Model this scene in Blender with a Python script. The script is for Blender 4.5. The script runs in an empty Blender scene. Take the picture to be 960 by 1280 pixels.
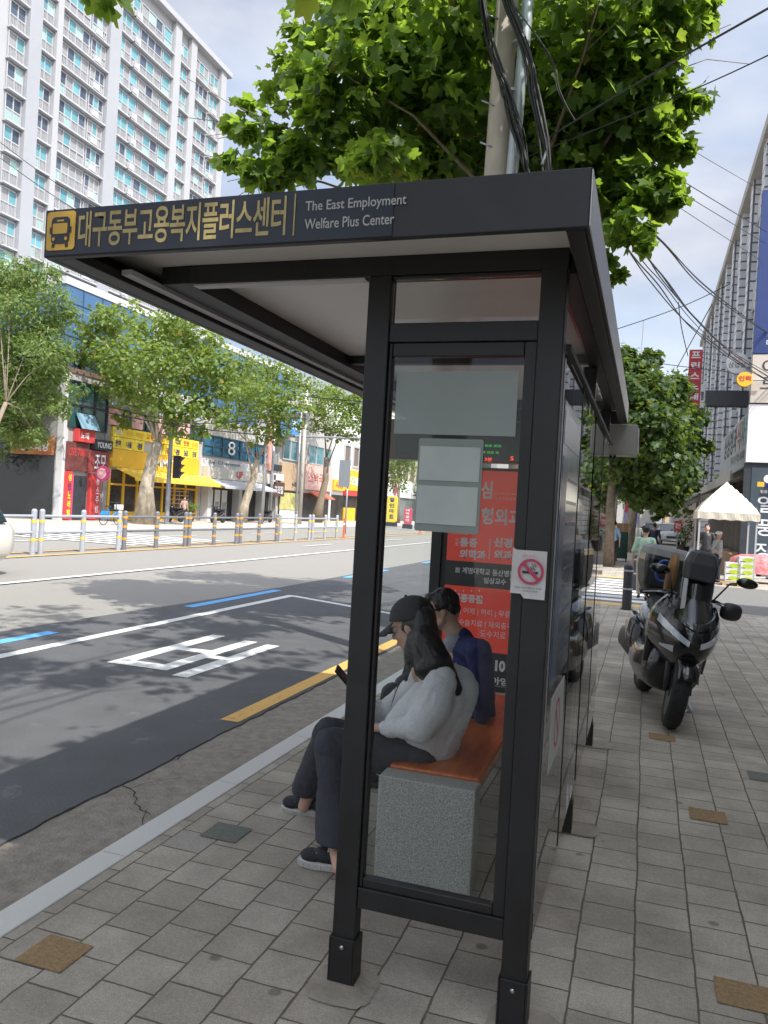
import bpy, bmesh, math, random
import numpy as np
from mathutils import Vector, Matrix, noise as mnoise
random.seed(7); NP = np.random.RandomState(11)
S = bpy.context.scene; COL = S.collection
# ------------------------------------------------------------------ camera
H = 1.6
FOC = 985.0/1280.0
YAW, PITCH, ROLL = math.radians(18.425), math.radians(-0.385), math.radians(3.25)
cam = bpy.data.cameras.new('camera'); camo = bpy.data.objects.new('camera', cam); COL.objects.link(camo)
cam.sensor_fit = 'VERTICAL'; cam.sensor_height = 24; cam.lens = 24*FOC; cam.clip_start = .05; cam.clip_end = 3000
_F = Vector((-math.sin(YAW)*math.cos(PITCH), math.cos(YAW)*math.cos(PITCH), math.sin(PITCH)))
_R = Vector((math.cos(YAW), math.sin(YAW), 0)); _U = _R.cross(_F)
c_, s_ = math.cos(ROLL), math.sin(ROLL)
Rx = _R*c_ + _U*s_      # image-right axis
Ux = _U*c_ - _R*s_      # image-up axis
M = Matrix((( Rx.x, Ux.x, -_F.x, 0), (Rx.y, Ux.y, -_F.y, 0), (Rx.z, Ux.z, -_F.z, H), (0, 0, 0, 1)))
camo.matrix_world = M; S.camera = camo
# ------------------------------------------------------------------ light
SUN_DIR = Vector((.83, -.53, 1.30)).normalized()   # towards the sun
SUN_EL = math.asin(SUN_DIR.z); SUN_AZ = math.atan2(SUN_DIR.x, SUN_DIR.y)
sl = bpy.data.lights.new('sun', 'SUN'); sl.energy = 3.7; sl.angle = math.radians(.6); sl.color = (1, .965, .9)
so = bpy.data.objects.new('sun', sl); COL.objects.link(so)
so.rotation_euler = (-SUN_DIR).to_track_quat('-Z', 'Y').to_euler()
W = bpy.data.worlds.new('World'); S.world = W; W.use_nodes = True
nt = W.node_tree; nt.nodes.clear()
out = nt.nodes.new('ShaderNodeOutputWorld')
sky = nt.nodes.new('ShaderNodeTexSky'); sky.sky_type = 'NISHITA'; sky.sun_disc = False
sky.sun_elevation = SUN_EL; sky.sun_rotation = SUN_AZ; sky.air_density = 1.2; sky.dust_density = 1.5
bg = nt.nodes.new('ShaderNodeBackground'); bg.inputs[1].default_value = .13
nt.links.new(sky.outputs[0], bg.inputs[0])
cl = nt.nodes.new('ShaderNodeBackground'); cl.inputs[0].default_value = (.80, .845, .98, 1); cl.inputs[1].default_value = 1.15
tc = nt.nodes.new('ShaderNodeTexCoord'); mp = nt.nodes.new('ShaderNodeMapping'); mp.inputs['Scale'].default_value = (1.0, 1.0, 2.2)
nz = nt.nodes.new('ShaderNodeTexNoise'); nz.inputs['Scale'].default_value = 2.3; nz.inputs['Detail'].default_value = 7; nz.inputs['Roughness'].default_value = .52
nz.inputs['Distortion'].default_value = .3
rp = nt.nodes.new('ShaderNodeValToRGB'); rp.color_ramp.elements[0].position = .36; rp.color_ramp.elements[0].color = (.34, .34, .34, 1)
rp.color_ramp.elements[1].position = .6; rp.color_ramp.elements[1].color = (1, 1, 1, 1)
nz2 = nt.nodes.new('ShaderNodeTexNoise'); nz2.inputs['Scale'].default_value = 3.6; nz2.inputs['Detail'].default_value = 6
rp2 = nt.nodes.new('ShaderNodeValToRGB'); rp2.color_ramp.elements[0].position = .32; rp2.color_ramp.elements[0].color = (.42, .47, .60, 1)
rp2.color_ramp.elements[1].position = .72; rp2.color_ramp.elements[1].color = (.86, .88, .95, 1)
nt.links.new(tc.outputs['Generated'], mp.inputs[0]); nt.links.new(mp.outputs[0], nz.inputs['Vector']); nt.links.new(mp.outputs[0], nz2.inputs['Vector'])
nt.links.new(nz.outputs[0], rp.inputs[0]); nt.links.new(nz2.outputs[0], rp2.inputs[0]); nt.links.new(rp2.outputs[0], cl.inputs[0])
# clouds are brightest around the sun, duller away from it
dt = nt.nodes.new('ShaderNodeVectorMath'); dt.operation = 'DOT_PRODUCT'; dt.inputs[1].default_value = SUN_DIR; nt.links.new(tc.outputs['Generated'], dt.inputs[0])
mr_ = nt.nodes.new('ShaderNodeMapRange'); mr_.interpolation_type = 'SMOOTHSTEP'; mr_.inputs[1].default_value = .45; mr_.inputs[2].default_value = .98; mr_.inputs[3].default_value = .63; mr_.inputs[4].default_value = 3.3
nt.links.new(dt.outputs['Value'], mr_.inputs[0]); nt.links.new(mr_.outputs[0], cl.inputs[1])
mx = nt.nodes.new('ShaderNodeMixShader')
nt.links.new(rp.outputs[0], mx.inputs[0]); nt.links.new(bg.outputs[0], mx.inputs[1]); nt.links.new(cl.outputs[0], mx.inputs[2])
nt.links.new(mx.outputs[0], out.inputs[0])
S.view_settings.view_transform = 'Standard'; S.view_settings.look = 'None'; S.view_settings.gamma = 1
S.view_settings.exposure = 0.86; S.view_settings.use_curve_mapping = False
try:
    S.cycles.use_denoising = True; S.cycles.max_bounces = 8; S.cycles.transparent_max_bounces = 16; S.cycles.sample_clamp_indirect = 4
except Exception: pass
# ------------------------------------------------------------------ measuring helper: a pixel of the photo on a world plane
def ray(x, y):
    return (_F*985 + Rx*(x-480) - Ux*(y-640)).normalized()
def atz(x, y, z=0.):
    d = ray(x, y); t = (z-H)/d.z; return Vector((d.x*t, d.y*t, z))
def atx(x, y, X):
    d = ray(x, y); t = X/d.x; return Vector((X, d.y*t, H+d.z*t))
def aty(x, y, Y):
    d = ray(x, y); t = Y/d.y; return Vector((d.x*t, Y, H+d.z*t))
# ------------------------------------------------------------------ materials
MATS = {}
def mat(name, col, rough=.7, metal=0., var=0., vscale=4., bump=0., bscale=60., col2=None, spec=.5, coat=0., dirt=0., emit=0., detail=5., stretch=None):
    if name in MATS: return MATS[name]
    m = bpy.data.materials.new(name); m.use_nodes = True; MATS[name] = m
    n = m.node_tree; b = n.nodes['Principled BSDF']
    b.inputs['Base Color'].default_value = (*col, 1); b.inputs['Roughness'].default_value = rough; b.inputs['Metallic'].default_value = metal
    b.inputs['Specular IOR Level'].default_value = spec
    if coat: b.inputs['Coat Weight'].default_value = coat; b.inputs['Coat Roughness'].default_value = .05
    if emit: b.inputs['Emission Color'].default_value = (*col, 1); b.inputs['Emission Strength'].default_value = emit
    tcn = n.nodes.new('ShaderNodeTexCoord'); src = tcn.outputs['Object']
    if stretch:
        mpn = n.nodes.new('ShaderNodeMapping'); mpn.inputs['Scale'].default_value = stretch; n.links.new(src, mpn.inputs[0]); src = mpn.outputs[0]
    if var or col2 or dirt:
        z = n.nodes.new('ShaderNodeTexNoise'); z.inputs['Scale'].default_value = vscale; z.inputs['Detail'].default_value = detail; z.inputs['Roughness'].default_value = .62
        n.links.new(src, z.inputs['Vector'])
        r = n.nodes.new('ShaderNodeValToRGB'); r.color_ramp.elements[0].position = .3; r.color_ramp.elements[1].position = .7
        a = col2 if col2 else tuple(max(0, c*(1-var)) for c in col); d = col if col2 else tuple(min(1, c*(1+var)) for c in col)
        r.color_ramp.elements[0].color = (*a, 1); r.color_ramp.elements[1].color = (*d, 1)
        n.links.new(z.outputs[0], r.inputs[0]); n.links.new(r.outputs[0], b.inputs['Base Color'])
        rr = n.nodes.new('ShaderNodeMapRange'); rr.inputs[3].default_value = max(0, rough-.08); rr.inputs[4].default_value = min(1, rough+.08)
        n.links.new(z.outputs[0], rr.inputs[0]); n.links.new(rr.outputs[0], b.inputs['Roughness'])
    if bump:
        z = n.nodes.new('ShaderNodeTexNoise'); z.inputs['Scale'].default_value = bscale; z.inputs['Detail'].default_value = 4; n.links.new(src, z.inputs['Vector'])
        bp = n.nodes.new('ShaderNodeBump'); bp.inputs['Strength'].default_value = bump; bp.inputs['Distance'].default_value = .01
        n.links.new(z.outputs[0], bp.inputs['Height']); n.links.new(bp.outputs[0], b.inputs['Normal'])
    return m
def glass_mat(name, tint=(.9, .95, .95), refl=1.0, rough=.02, body=None, bodyfac=0.):
    """thin pane: see-through plus a fresnel reflection, optionally a milky film"""
    m = bpy.data.materials.new(name); m.use_nodes = True; n = m.node_tree; n.nodes.clear()
    o = n.nodes.new('ShaderNodeOutputMaterial'); t = n.nodes.new('ShaderNodeBsdfTransparent'); t.inputs[0].default_value = (*tint, 1)
    g = n.nodes.new('ShaderNodeBsdfGlossy'); g.inputs['Roughness'].default_value = rough; g.inputs[0].default_value = (1, 1, 1, 1)
    f = n.nodes.new('ShaderNodeFresnel'); f.inputs[0].default_value = 1.5
    mu = n.nodes.new('ShaderNodeMath'); mu.operation = 'MULTIPLY'; mu.inputs[1].default_value = refl; mu.use_clamp = True
    x = n.nodes.new('ShaderNodeMixShader'); n.links.new(f.outputs[0], mu.inputs[0]); n.links.new(mu.outputs[0], x.inputs[0])
    base = t
    if body:
        d = n.nodes.new('ShaderNodeBsdfDiffuse'); d.inputs[0].default_value = (*body, 1); y = n.nodes.new('ShaderNodeMixShader'); y.inputs[0].default_value = bodyfac
        n.links.new(t.outputs[0], y.inputs[1]); n.links.new(d.outputs[0], y.inputs[2]); base = y
    n.links.new(base.outputs[0], x.inputs[1]); n.links.new(g.outputs[0], x.inputs[2]); n.links.new(x.outputs[0], o.inputs[0])
    return m
def leaf_mat(name, a, b, c, trans=.45, tcol=(.35, .55, .05)):
    m = bpy.data.materials.new(name); m.use_nodes = True; n = m.node_tree; n.nodes.clear()
    o = n.nodes.new('ShaderNodeOutputMaterial'); p = n.nodes.new('ShaderNodeBsdfPrincipled'); p.inputs['Roughness'].default_value = .52; p.inputs['Specular IOR Level'].default_value = .35
    geo = n.nodes.new('ShaderNodeNewGeometry'); r = n.nodes.new('ShaderNodeValToRGB')
    r.color_ramp.elements[0].color = (*a, 1); r.color_ramp.elements[1].color = (*c, 1); e = r.color_ramp.elements.new(.55); e.color = (*b, 1)
    e = r.color_ramp.elements.new(.975); e.color = (*c, 1); r.color_ramp.elements[-1].color = (.22, .12, .03, 1)
    n.links.new(geo.outputs['Random Per Island'], r.inputs[0]); n.links.new(r.outputs[0], p.inputs['Base Color'])
    tr = n.nodes.new('ShaderNodeBsdfTranslucent'); mx = n.nodes.new('ShaderNodeMixRGB'); mx.blend_type = 'MULTIPLY'; mx.inputs[0].default_value = 1
    ad = n.nodes.new('ShaderNodeMixRGB'); ad.inputs[0].default_value = .6; ad.inputs[2].default_value = (*tcol, 1)
    n.links.new(r.outputs[0], ad.inputs[1]); n.links.new(ad.outputs[0], tr.inputs[0])
    x = n.nodes.new('ShaderNodeMixShader'); x.inputs[0].default_value = trans
    n.links.new(p.outputs[0], x.inputs[1]); n.links.new(tr.outputs[0], x.inputs[2]); n.links.new(x.outputs[0], o.inputs[0])
    return m
# ------------------------------------------------------------------ mesh builder
def tag(o, label=None, cat=None, group=None, kind=None):
    if label: o['label'] = label
    if cat: o['category'] = cat
    if group: o['group'] = group
    if kind: o['kind'] = kind
    return o
def thing(name, loc, label, cat, group=None, rot=(0, 0, 0)):
    o = bpy.data.objects.new(name, None); COL.objects.link(o); o.location = loc; o.rotation_euler = rot; o.empty_display_size = .2
    return tag(o, label, cat, group)
class MB:
    def __init__(s): s.v = []; s.f = []; s.m = []; s.ma = []; s.cur = 0; s.X = None
    def use(s, m):
        if m not in s.ma: s.ma.append(m)
        s.cur = s.ma.index(m); return s
    def add(s, vs, fs):
        k = len(s.v)
        for v in vs:
            v = Vector(v); s.v.append(s.X @ v if s.X else v)
        for f in fs: s.f.append([k+i for i in f]); s.m.append(s.cur)
        return s
    def box(s, x0, x1, y0, y1, z0, z1):
        return s.add([(x0, y0, z0), (x1, y0, z0), (x1, y1, z0), (x0, y1, z0), (x0, y0, z1), (x1, y0, z1), (x1, y1, z1), (x0, y1, z1)],
                     [(3, 2, 1, 0), (4, 5, 6, 7), (0, 1, 5, 4), (1, 2, 6, 5), (2, 3, 7, 6), (3, 0, 4, 7)])
    def obox(s, mtx, sx, sy, sz):
        vs = [mtx @ Vector((a*sx/2, b*sy/2, c*sz/2)) for c in (-1, 1) for a, b in ((-1, -1), (1, -1), (1, 1), (-1, 1))]
        return s.add(vs, [(3, 2, 1, 0), (4, 5, 6, 7), (0, 1, 5, 4), (1, 2, 6, 5), (2, 3, 7, 6), (3, 0, 4, 7)])
    def rbox(s, x0, x1, y0, y1, z0, z1, r=.01, axis='z', n=4):
        """box with rounded edges along one axis"""
        if axis == 'z': a0, a1, b0, b1, c0, c1, f = x0, x1, y0, y1, z0, z1, lambda a, b, c: (a, b, c)
        elif axis == 'y': a0, a1, b0, b1, c0, c1, f = x0, x1, z0, z1, y0, y1, lambda a, b, c: (a, c, b)
        else: a0, a1, b0, b1, c0, c1, f = y0, y1, z0, z1, x0, x1, lambda a, b, c: (c, a, b)
        pts = []
        for cx, cy, t0 in ((a1-r, b1-r, 0), (a0+r, b1-r, 90), (a0+r, b0+r, 180), (a1-r, b0+r, 270)):
            for i in range(n+1):
                t = math.radians(t0+90*i/n); pts.append((cx+r*math.cos(t), cy+r*math.sin(t)))
        k = len(pts); vs = [f(a, b, c0) for a, b in pts]+[f(a, b, c1) for a, b in pts]
        return s.add(vs, [list(range(k))[::-1], list(range(k, 2*k))]+[(i, (i+1) % k, k+(i+1) % k, k+i) for i in range(k)])
    def poly(s, pts): return s.add(pts, [list(range(len(pts)))])
    def prism(s, pts, d):
        k = len(pts); d = Vector(d); vs = [Vector(p) for p in pts]+[Vector(p)+d for p in pts]
        return s.add(vs, [list(range(k))[::-1], list(range(k, 2*k))]+[(i, (i+1) % k, k+(i+1) % k, k+i) for i in range(k)])
    def tube(s, pts, rs, n=8, cap=True):
        pts = [Vector(p) for p in pts]
        if not hasattr(rs, '__len__'): rs = [rs]*len(pts)
        rings = []; prev = None
        for i, p in enumerate(pts):
            d = (pts[min(i+1, len(pts)-1)]-pts[max(i-1, 0)])
            if d.length < 1e-9: d = Vector((0, 0, 1))
            d.normalize()
            if prev is None: a = d.orthogonal().normalized()
            else:
                a = prev - d*prev.dot(d)
                a = a.normalized() if a.length > 1e-6 else d.orthogonal().normalized()
            prev = a; b = d.cross(a)
            rings.append([p+(a*math.cos(2*math.pi*j/n)+b*math.sin(2*math.pi*j/n))*rs[i] for j in range(n)])
        vs = [v for r in rings for v in r]; fs = []
        for i in range(len(rings)-1):
            for j in range(n): fs.append((i*n+j, i*n+(j+1) % n, (i+1)*n+(j+1) % n, (i+1)*n+j))
        if cap: fs += [list(range(n))[::-1], list(range((len(rings)-1)*n, len(rings)*n))]
        return s.add(vs, fs)
    def lathe(s, c, prof, n=16, axis=(0, 0, 1)):
        """prof: (radius, height) pairs"""
        ax = Vector(axis).normalized(); a = ax.orthogonal().normalized(); b = ax.cross(a); c = Vector(c)
        vs = [c+ax*h+(a*math.cos(2*math.pi*j/n)+b*math.sin(2*math.pi*j/n))*max(r, 1e-4) for r, h in prof for j in range(n)]
        fs = [(i*n+j, i*n+(j+1) % n, (i+1)*n+(j+1) % n, (i+1)*n+j) for i in range(len(prof)-1) for j in range(n)]
        fs += [list(range(n))[::-1], list(range((len(prof)-1)*n, len(prof)*n))]
        return s.add(vs, fs)
    def ell(s, c, r, mtx=None, n=14, m=10):
        c = Vector(c); r = r if hasattr(r, '__len__') else (r, r, r); vs = []; fs = []
        for i in range(m+1):
            t = math.pi*i/m
            for j in range(n):
                p = Vector((r[0]*math.sin(t)*math.cos(2*math.pi*j/n), r[1]*math.sin(t)*math.sin(2*math.pi*j/n), r[2]*math.cos(t)))
                vs.append(c+(mtx @ p if mtx else p))
        for i in range(m):
            for j in range(n): fs.append((i*n+j, (i+1)*n+j, (i+1)*n+(j+1) % n, i*n+(j+1) % n))
        return s.add(vs, fs)
    def cap(s, p0, r0, p1, r1, n=14):
        """tapered capsule"""
        p0 = Vector(p0); p1 = Vector(p1); d = p1-p0; L = d.length; prof = []
        for i in range(6): t = math.pi/2*i/5; prof.append((r0*math.sin(t), -r0*math.cos(t)))
        for i in range(6): t = math.pi/2*i/5; prof.append((r1*math.cos(t), L+r1*math.sin(t)))
        return s.lathe(p0, prof, n, d)
    def build(s, name, m=None, parent=None, smooth=False, bevel=0., fix=True, local=False):
        me = bpy.data.meshes.new(name)
        off = Vector((0, 0, 0))
        me.from_pydata([tuple(v) for v in s.v], [], s.f)
        mats = s.ma if s.ma else [m]
        for q in mats: me.materials.append(q)
        if s.ma and len(s.ma) > 1: me.polygons.foreach_set('material_index', s.m)
        o = bpy.data.objects.new(name, me); COL.objects.link(o)
        if parent:
            o.parent = parent
            if not local: o.matrix_parent_inverse = pmat(parent).inverted()
        if fix:
            bm = bmesh.new(); bm.from_mesh(me); bmesh.ops.remove_doubles(bm, verts=bm.verts, dist=1e-5)
            bmesh.ops.recalc_face_normals(bm, faces=bm.faces); bm.to_mesh(me); bm.free()
        if smooth: me.polygons.foreach_set('use_smooth', [True]*len(me.polygons))
        if bevel:
            b = o.modifiers.new('bevel', 'BEVEL'); b.width = bevel; b.segments = 2; b.limit_method = 'ANGLE'; b.angle_limit = math.radians(40)
        return o
def pmat(o):
    m = Matrix.Translation(o.location) @ o.rotation_euler.to_matrix().to_4x4()
    return (pmat(o.parent) @ o.matrix_parent_inverse @ m) if o.parent else m
def root_mesh(o):  # top-level mesh: put its origin at its base
    me = o.data; n = len(me.vertices); a = np.empty(n*3); me.vertices.foreach_get('co', a); a = a.reshape(-1, 3)
    c = np.array([(a[:, 0].min()+a[:, 0].max())/2, (a[:, 1].min()+a[:, 1].max())/2, a[:, 2].min()])
    me.transform(Matrix.Translation(-Vector(c))); o.location = c; return o
_DG = [None]
def text_mesh(body, bold=0., spacing=1., lh=1., align='LEFT'):
    c = bpy.data.curves.new('txt', 'FONT'); c.body = body; c.size = 1; c.offset = bold; c.space_character = spacing; c.space_line = lh; c.resolution_u = 4; c.align_x = align
    o = bpy.data.objects.new('txt', c); COL.objects.link(o)
    me = bpy.data.meshes.new_from_object(o.evaluated_get(bpy.context.evaluated_depsgraph_get()))
    vs = [v.co.copy() for v in me.vertices]; fs = [tuple(p.vertices) for p in me.polygons]
    bpy.data.objects.remove(o); bpy.data.curves.remove(c); bpy.data.meshes.remove(me)
    return vs, fs
def text(name, body, m, parent, P, u, v, w=None, h=None, bold=0., spacing=1., lh=1., align='LEFT', lift=.003, keep=False):
    """lettering as a thin mesh: P = lower left corner, u,v unit vectors, w x h its size"""
    vs, fs = text_mesh(body, bold, spacing, lh, align)
    if not vs: return None
    x0 = min(p.x for p in vs); x1 = max(p.x for p in vs); y0 = min(p.y for p in vs); y1 = max(p.y for p in vs)
    P = Vector(P); u = Vector(u); v = Vector(v); nrm = u.cross(v).normalized()
    sx = w/(x1-x0) if w else None; sy = h/(y1-y0) if h else None
    if sx is None or (keep and sy): sx = sy if sx is None else min(sx, sy)
    if sy is None or keep: sy = sx
    mb = MB(); mb.add([P+u*((p.x-x0)*sx)+v*((p.y-y0)*sy)+nrm*lift for p in vs], fs)
    o = mb.build(name, m, parent, fix=False); return o
VX = Vector((1, 0, 0)); VY = Vector((0, 1, 0)); VZ = Vector((0, 0, 1))
def remesh(mb, name, m, parent, voxel=.01, smooth=4, disp=0., dscale=6., fac=.5):
    o = mb.build(name, m, parent, fix=False)
    r = o.modifiers.new('r', 'REMESH'); r.mode = 'VOXEL'; r.voxel_size = voxel; r.use_smooth_shade = True
    if smooth: q = o.modifiers.new('s', 'SMOOTH'); q.iterations = smooth; q.factor = fac
    me = bpy.data.meshes.new_from_object(o.evaluated_get(bpy.context.evaluated_depsgraph_get()))
    old = o.data; o.modifiers.clear(); o.data = me; bpy.data.meshes.remove(old)
    me.polygons.foreach_set('use_smooth', [True]*len(me.polygons))
    if disp:
        for v in me.vertices:
            p = v.co; a = mnoise.noise(Vector((p.x*dscale, p.y*dscale, p.z*dscale*.6))) + .5*mnoise.noise(Vector((p.x*dscale*2.3+5, p.y*dscale*2.3, p.z*dscale)))
            w = mnoise.noise(p*4.)*.08; cr = 0.
            for sc_, am_ in ((1.15, 1.), (2.3, .55)):
                n_ = mnoise.noise(Vector(((p.x+w)*dscale*sc_+3, (p.y+w)*dscale*sc_*.8, (p.z*1.3+p.x*.7)*dscale*sc_+9)))
                cr += am_*max(0., 1-abs(n_)*4.5)**2
            v.co = p + v.normal*(a*disp*.8 - cr*disp*.62)
    if not me.materials: me.materials.append(m)
    return o
# ------------------------------------------------------------------ ground
def nodes_of(m): return m.node_tree
def paving_mat():
    m = bpy.data.materials.new('paving'); m.use_nodes = True; n = m.node_tree; b = n.nodes['Principled BSDF']; L = n.links
    g = n.nodes.new('ShaderNodeNewGeometry'); sp = n.nodes.new('ShaderNodeSeparateXYZ'); L.new(g.outputs['Position'], sp.inputs[0])
    def mt(op, a, c=None, d=None):
        q = n.nodes.new('ShaderNodeMath'); q.operation = op
        for i, v in enumerate((a, c, d)):
            if v is None: continue
            if isinstance(v, (int, float)): q.inputs[i].default_value = v
            else: L.new(v, q.inputs[i])
        return q.outputs[0]
    def nse(scale, det=4, rough=.6, vec=None):
        z = n.nodes.new('ShaderNodeTexNoise'); z.inputs['Scale'].default_value = scale; z.inputs['Detail'].default_value = det; z.inputs['Roughness'].default_value = rough
        L.new(vec or g.outputs['Position'], z.inputs['Vector']); return z.outputs[0]
    wob = mt('MULTIPLY', mt('SUBTRACT', nse(1.1, 2), .5), .030); wob2 = mt('MULTIPLY', mt('SUBTRACT', nse(14., 2), .5), .008)
    x = mt('ADD', mt('ADD', sp.outputs[0], wob), wob2); y = mt('ADD', mt('ADD', sp.outputs[1], wob), wob2)
    u = mt('DIVIDE', mt('ADD', x, 10-.302+.207*.0 - .016), .207); cu = mt('FLOOR', u); fu = mt('FRACT', u)
    w1 = n.nodes.new('ShaderNodeTexWhiteNoise'); w1.noise_dimensions = '1D'; L.new(cu, w1.inputs['W'])
    par = mt('MULTIPLY', mt('MODULO', cu, 2.0), .42); off = mt('ADD', par, mt('MULTIPLY', w1.outputs[0], .25))
    vv = mt('ADD', mt('DIVIDE', mt('ADD', y, 40.), .193), off); cv = mt('FLOOR', vv); fv = mt('FRACT', vv)
    def edge(f, wd): return mt('MINIMUM', f, mt('SUBTRACT', 1., f))
    ex = mt('MULTIPLY', edge(fu, 0), .207); ey = mt('MULTIPLY', edge(fv, 0), .193); e = mt('MINIMUM', ex, ey)
    ew = mt('ADD', .0012, mt('MULTIPLY', nse(5.5, 3), .0062))
    joint = mt('SMOOTH_MIN', mt('DIVIDE', e, ew), 1., .2)
    jm = n.nodes.new('ShaderNodeMapRange'); jm.inputs[1].default_value = .55; jm.inputs[2].default_value = 1.; L.new(mt('DIVIDE', e, ew), jm.inputs[0]); jt = jm.outputs[0]
    cid = n.nodes.new('ShaderNodeCombineXYZ'); L.new(cu, cid.inputs[0]); L.new(cv, cid.inputs[1])
    wn = n.nodes.new('ShaderNodeTexWhiteNoise'); wn.noise_dimensions = '2D'; L.new(cid.outputs[0], wn.inputs['Vector'])
    ramp = n.nodes.new('ShaderNodeValToRGB'); ramp.color_ramp.interpolation = 'CONSTANT'; el = ramp.color_ramp.elements
    el[0].position = 0; el[0].color = (.395, .348, .288, 1); el[1].position = .2; el[1].color = (.43, .385, .322, 1)
    for p, c in ((.42, (.41, .365, .30)), (.63, (.45, .405, .34)), (.83, (.38, .335, .275)), (.985, (.36, .335, .29)), (.996, (.36, .29, .19))):
        q = el.new(p); q.color = (*c, 1)
    L.new(wn.outputs[0], ramp.inputs[0])
    # granite-like speckle, patches of dirt
    spk = nse(230., 3, .8); sr = n.nodes.new('ShaderNodeMapRange'); sr.inputs[1].default_value = .3; sr.inputs[2].default_value = .7; sr.inputs[3].default_value = .55; sr.inputs[4].default_value = 1.42; L.new(spk, sr.inputs[0])
    mid = nse(60., 4, .7); mr = n.nodes.new('ShaderNodeMapRange'); mr.inputs[1].default_value = .3; mr.inputs[2].default_value = .7; mr.inputs[3].default_value = .86; mr.inputs[4].default_value = 1.12; L.new(mid, mr.inputs[0])
    drt = nse(1.7, 6, .65); dr = n.nodes.new('ShaderNodeMapRange'); dr.inputs[1].default_value = .32; dr.inputs[2].default_value = .68; dr.inputs[3].default_value = .62; dr.inputs[4].default_value = 1.1; L.new(drt, dr.inputs[0])
    vor = n.nodes.new('ShaderNodeTexVoronoi'); vor.inputs['Scale'].default_value = 3.2; vor.inputs['Randomness'].default_value = 1; L.new(g.outputs['Position'], vor.inputs['Vector'])
    vs = n.nodes.new('ShaderNodeMapRange'); vs.inputs[1].default_value = .05; vs.inputs[2].default_value = .085; vs.inputs[3].default_value = .55; vs.inputs[4].default_value = 1; L.new(vor.outputs[0], vs.inputs[0])
    k = mt('MULTIPLY', mt('MULTIPLY', mt('MULTIPLY', sr.outputs[0], mr.outputs[0]), dr.outputs[0]), vs.outputs[0])
    mul = n.nodes.new('ShaderNodeVectorMath'); mul.operation = 'SCALE'; L.new(ramp.outputs[0], mul.inputs[0]); L.new(k, mul.inputs['Scale'])
    mx = n.nodes.new('ShaderNodeMixRGB'); mx.inputs[1].default_value = (.135, .113, .085, 1); L.new(jt, mx.inputs[0]); L.new(mul.outputs[0], mx.inputs[2])
    L.new(mx.outputs[0], b.inputs['Base Color']); b.inputs['Roughness'].default_value = .82; b.inputs['Specular IOR Level'].default_value = .35
    # relief: joints down, each stone a little tilted, rough face
    tilt = mt('ADD', mt('MULTIPLY', wn.outputs[0], .0035), mt('MULTIPLY', mt('MULTIPLY', fu, mt('SUBTRACT', wn.outputs[0], .5)), .004))
    hgt = mt('ADD', mt('ADD', mt('MULTIPLY', jt, .006), tilt), mt('MULTIPLY', mid, .0035))
    bp = n.nodes.new('ShaderNodeBump'); bp.inputs['Strength'].default_value = .8; bp.inputs['Distance'].default_value = 1.; L.new(hgt, bp.inputs['Height']); L.new(bp.outputs[0], b.inputs['Normal'])
    return m
PAVE = paving_mat()
granite = mat('kerb_granite', (.55, .54, .52), .75, var=.12, vscale=350, bump=.25, bscale=200)
road_old = mat('road_old', (.235, .222, .20), .9, var=.22, vscale=160, bump=.7, bscale=180, detail=8)
def asphalt_new():
    m = mat('road_new', (.082, .083, .087), .88, var=.16, vscale=2.2, bump=.6, bscale=240)
    n = m.node_tree; b = n.nodes['Principled BSDF']; L = n.links; src = b.inputs['Base Color'].links[0].from_socket
    g = n.nodes.new('ShaderNodeNewGeometry'); z = n.nodes.new('ShaderNodeTexNoise'); z.inputs['Scale'].default_value = 130; z.inputs['Detail'].default_value = 3; L.new(g.outputs['Position'], z.inputs['Vector'])
    r = n.nodes.new('ShaderNodeMapRange'); r.inputs[1].default_value = .35; r.inputs[2].default_value = .75; r.inputs[3].default_value = .75; r.inputs[4].default_value = 1.5; L.new(z.outputs[0], r.inputs[0])
    z2 = n.nodes.new('ShaderNodeTexNoise'); z2.inputs['Scale'].default_value = 3.2; z2.inputs['Detail'].default_value = 8; z2.inputs['Roughness'].default_value = .75; z2.inputs['Distortion'].default_value = .4; L.new(g.outputs['Position'], z2.inputs['Vector'])
    r2 = n.nodes.new('ShaderNodeMapRange'); r2.inputs[1].default_value = .60; r2.inputs[2].default_value = .66; r2.inputs[3].default_value = 1.; r2.inputs[4].default_value = 1.5; L.new(z2.outputs[0], r2.inputs[0])
    k = n.nodes.new('ShaderNodeMath'); k.operation = 'MULTIPLY'; L.new(r.outputs[0], k.inputs[0]); L.new(r2.outputs[0], k.inputs[1])
    v = n.nodes.new('ShaderNodeVectorMath'); v.operation = 'SCALE'; L.new(src, v.inputs[0]); L.new(k.outputs[0], v.inputs['Scale']); L.new(v.outputs[0], b.inputs['Base Color']); return m
road_new = asphalt_new()
gutter_m = mat('gutter_concrete', (.29, .255, .215), .95, var=.0, vscale=14, bump=1., bscale=70, col2=(.17, .148, .12), detail=9)
earth = mat('ground_far', (.24, .225, .2), .9, var=.2, vscale=.6)
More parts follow.
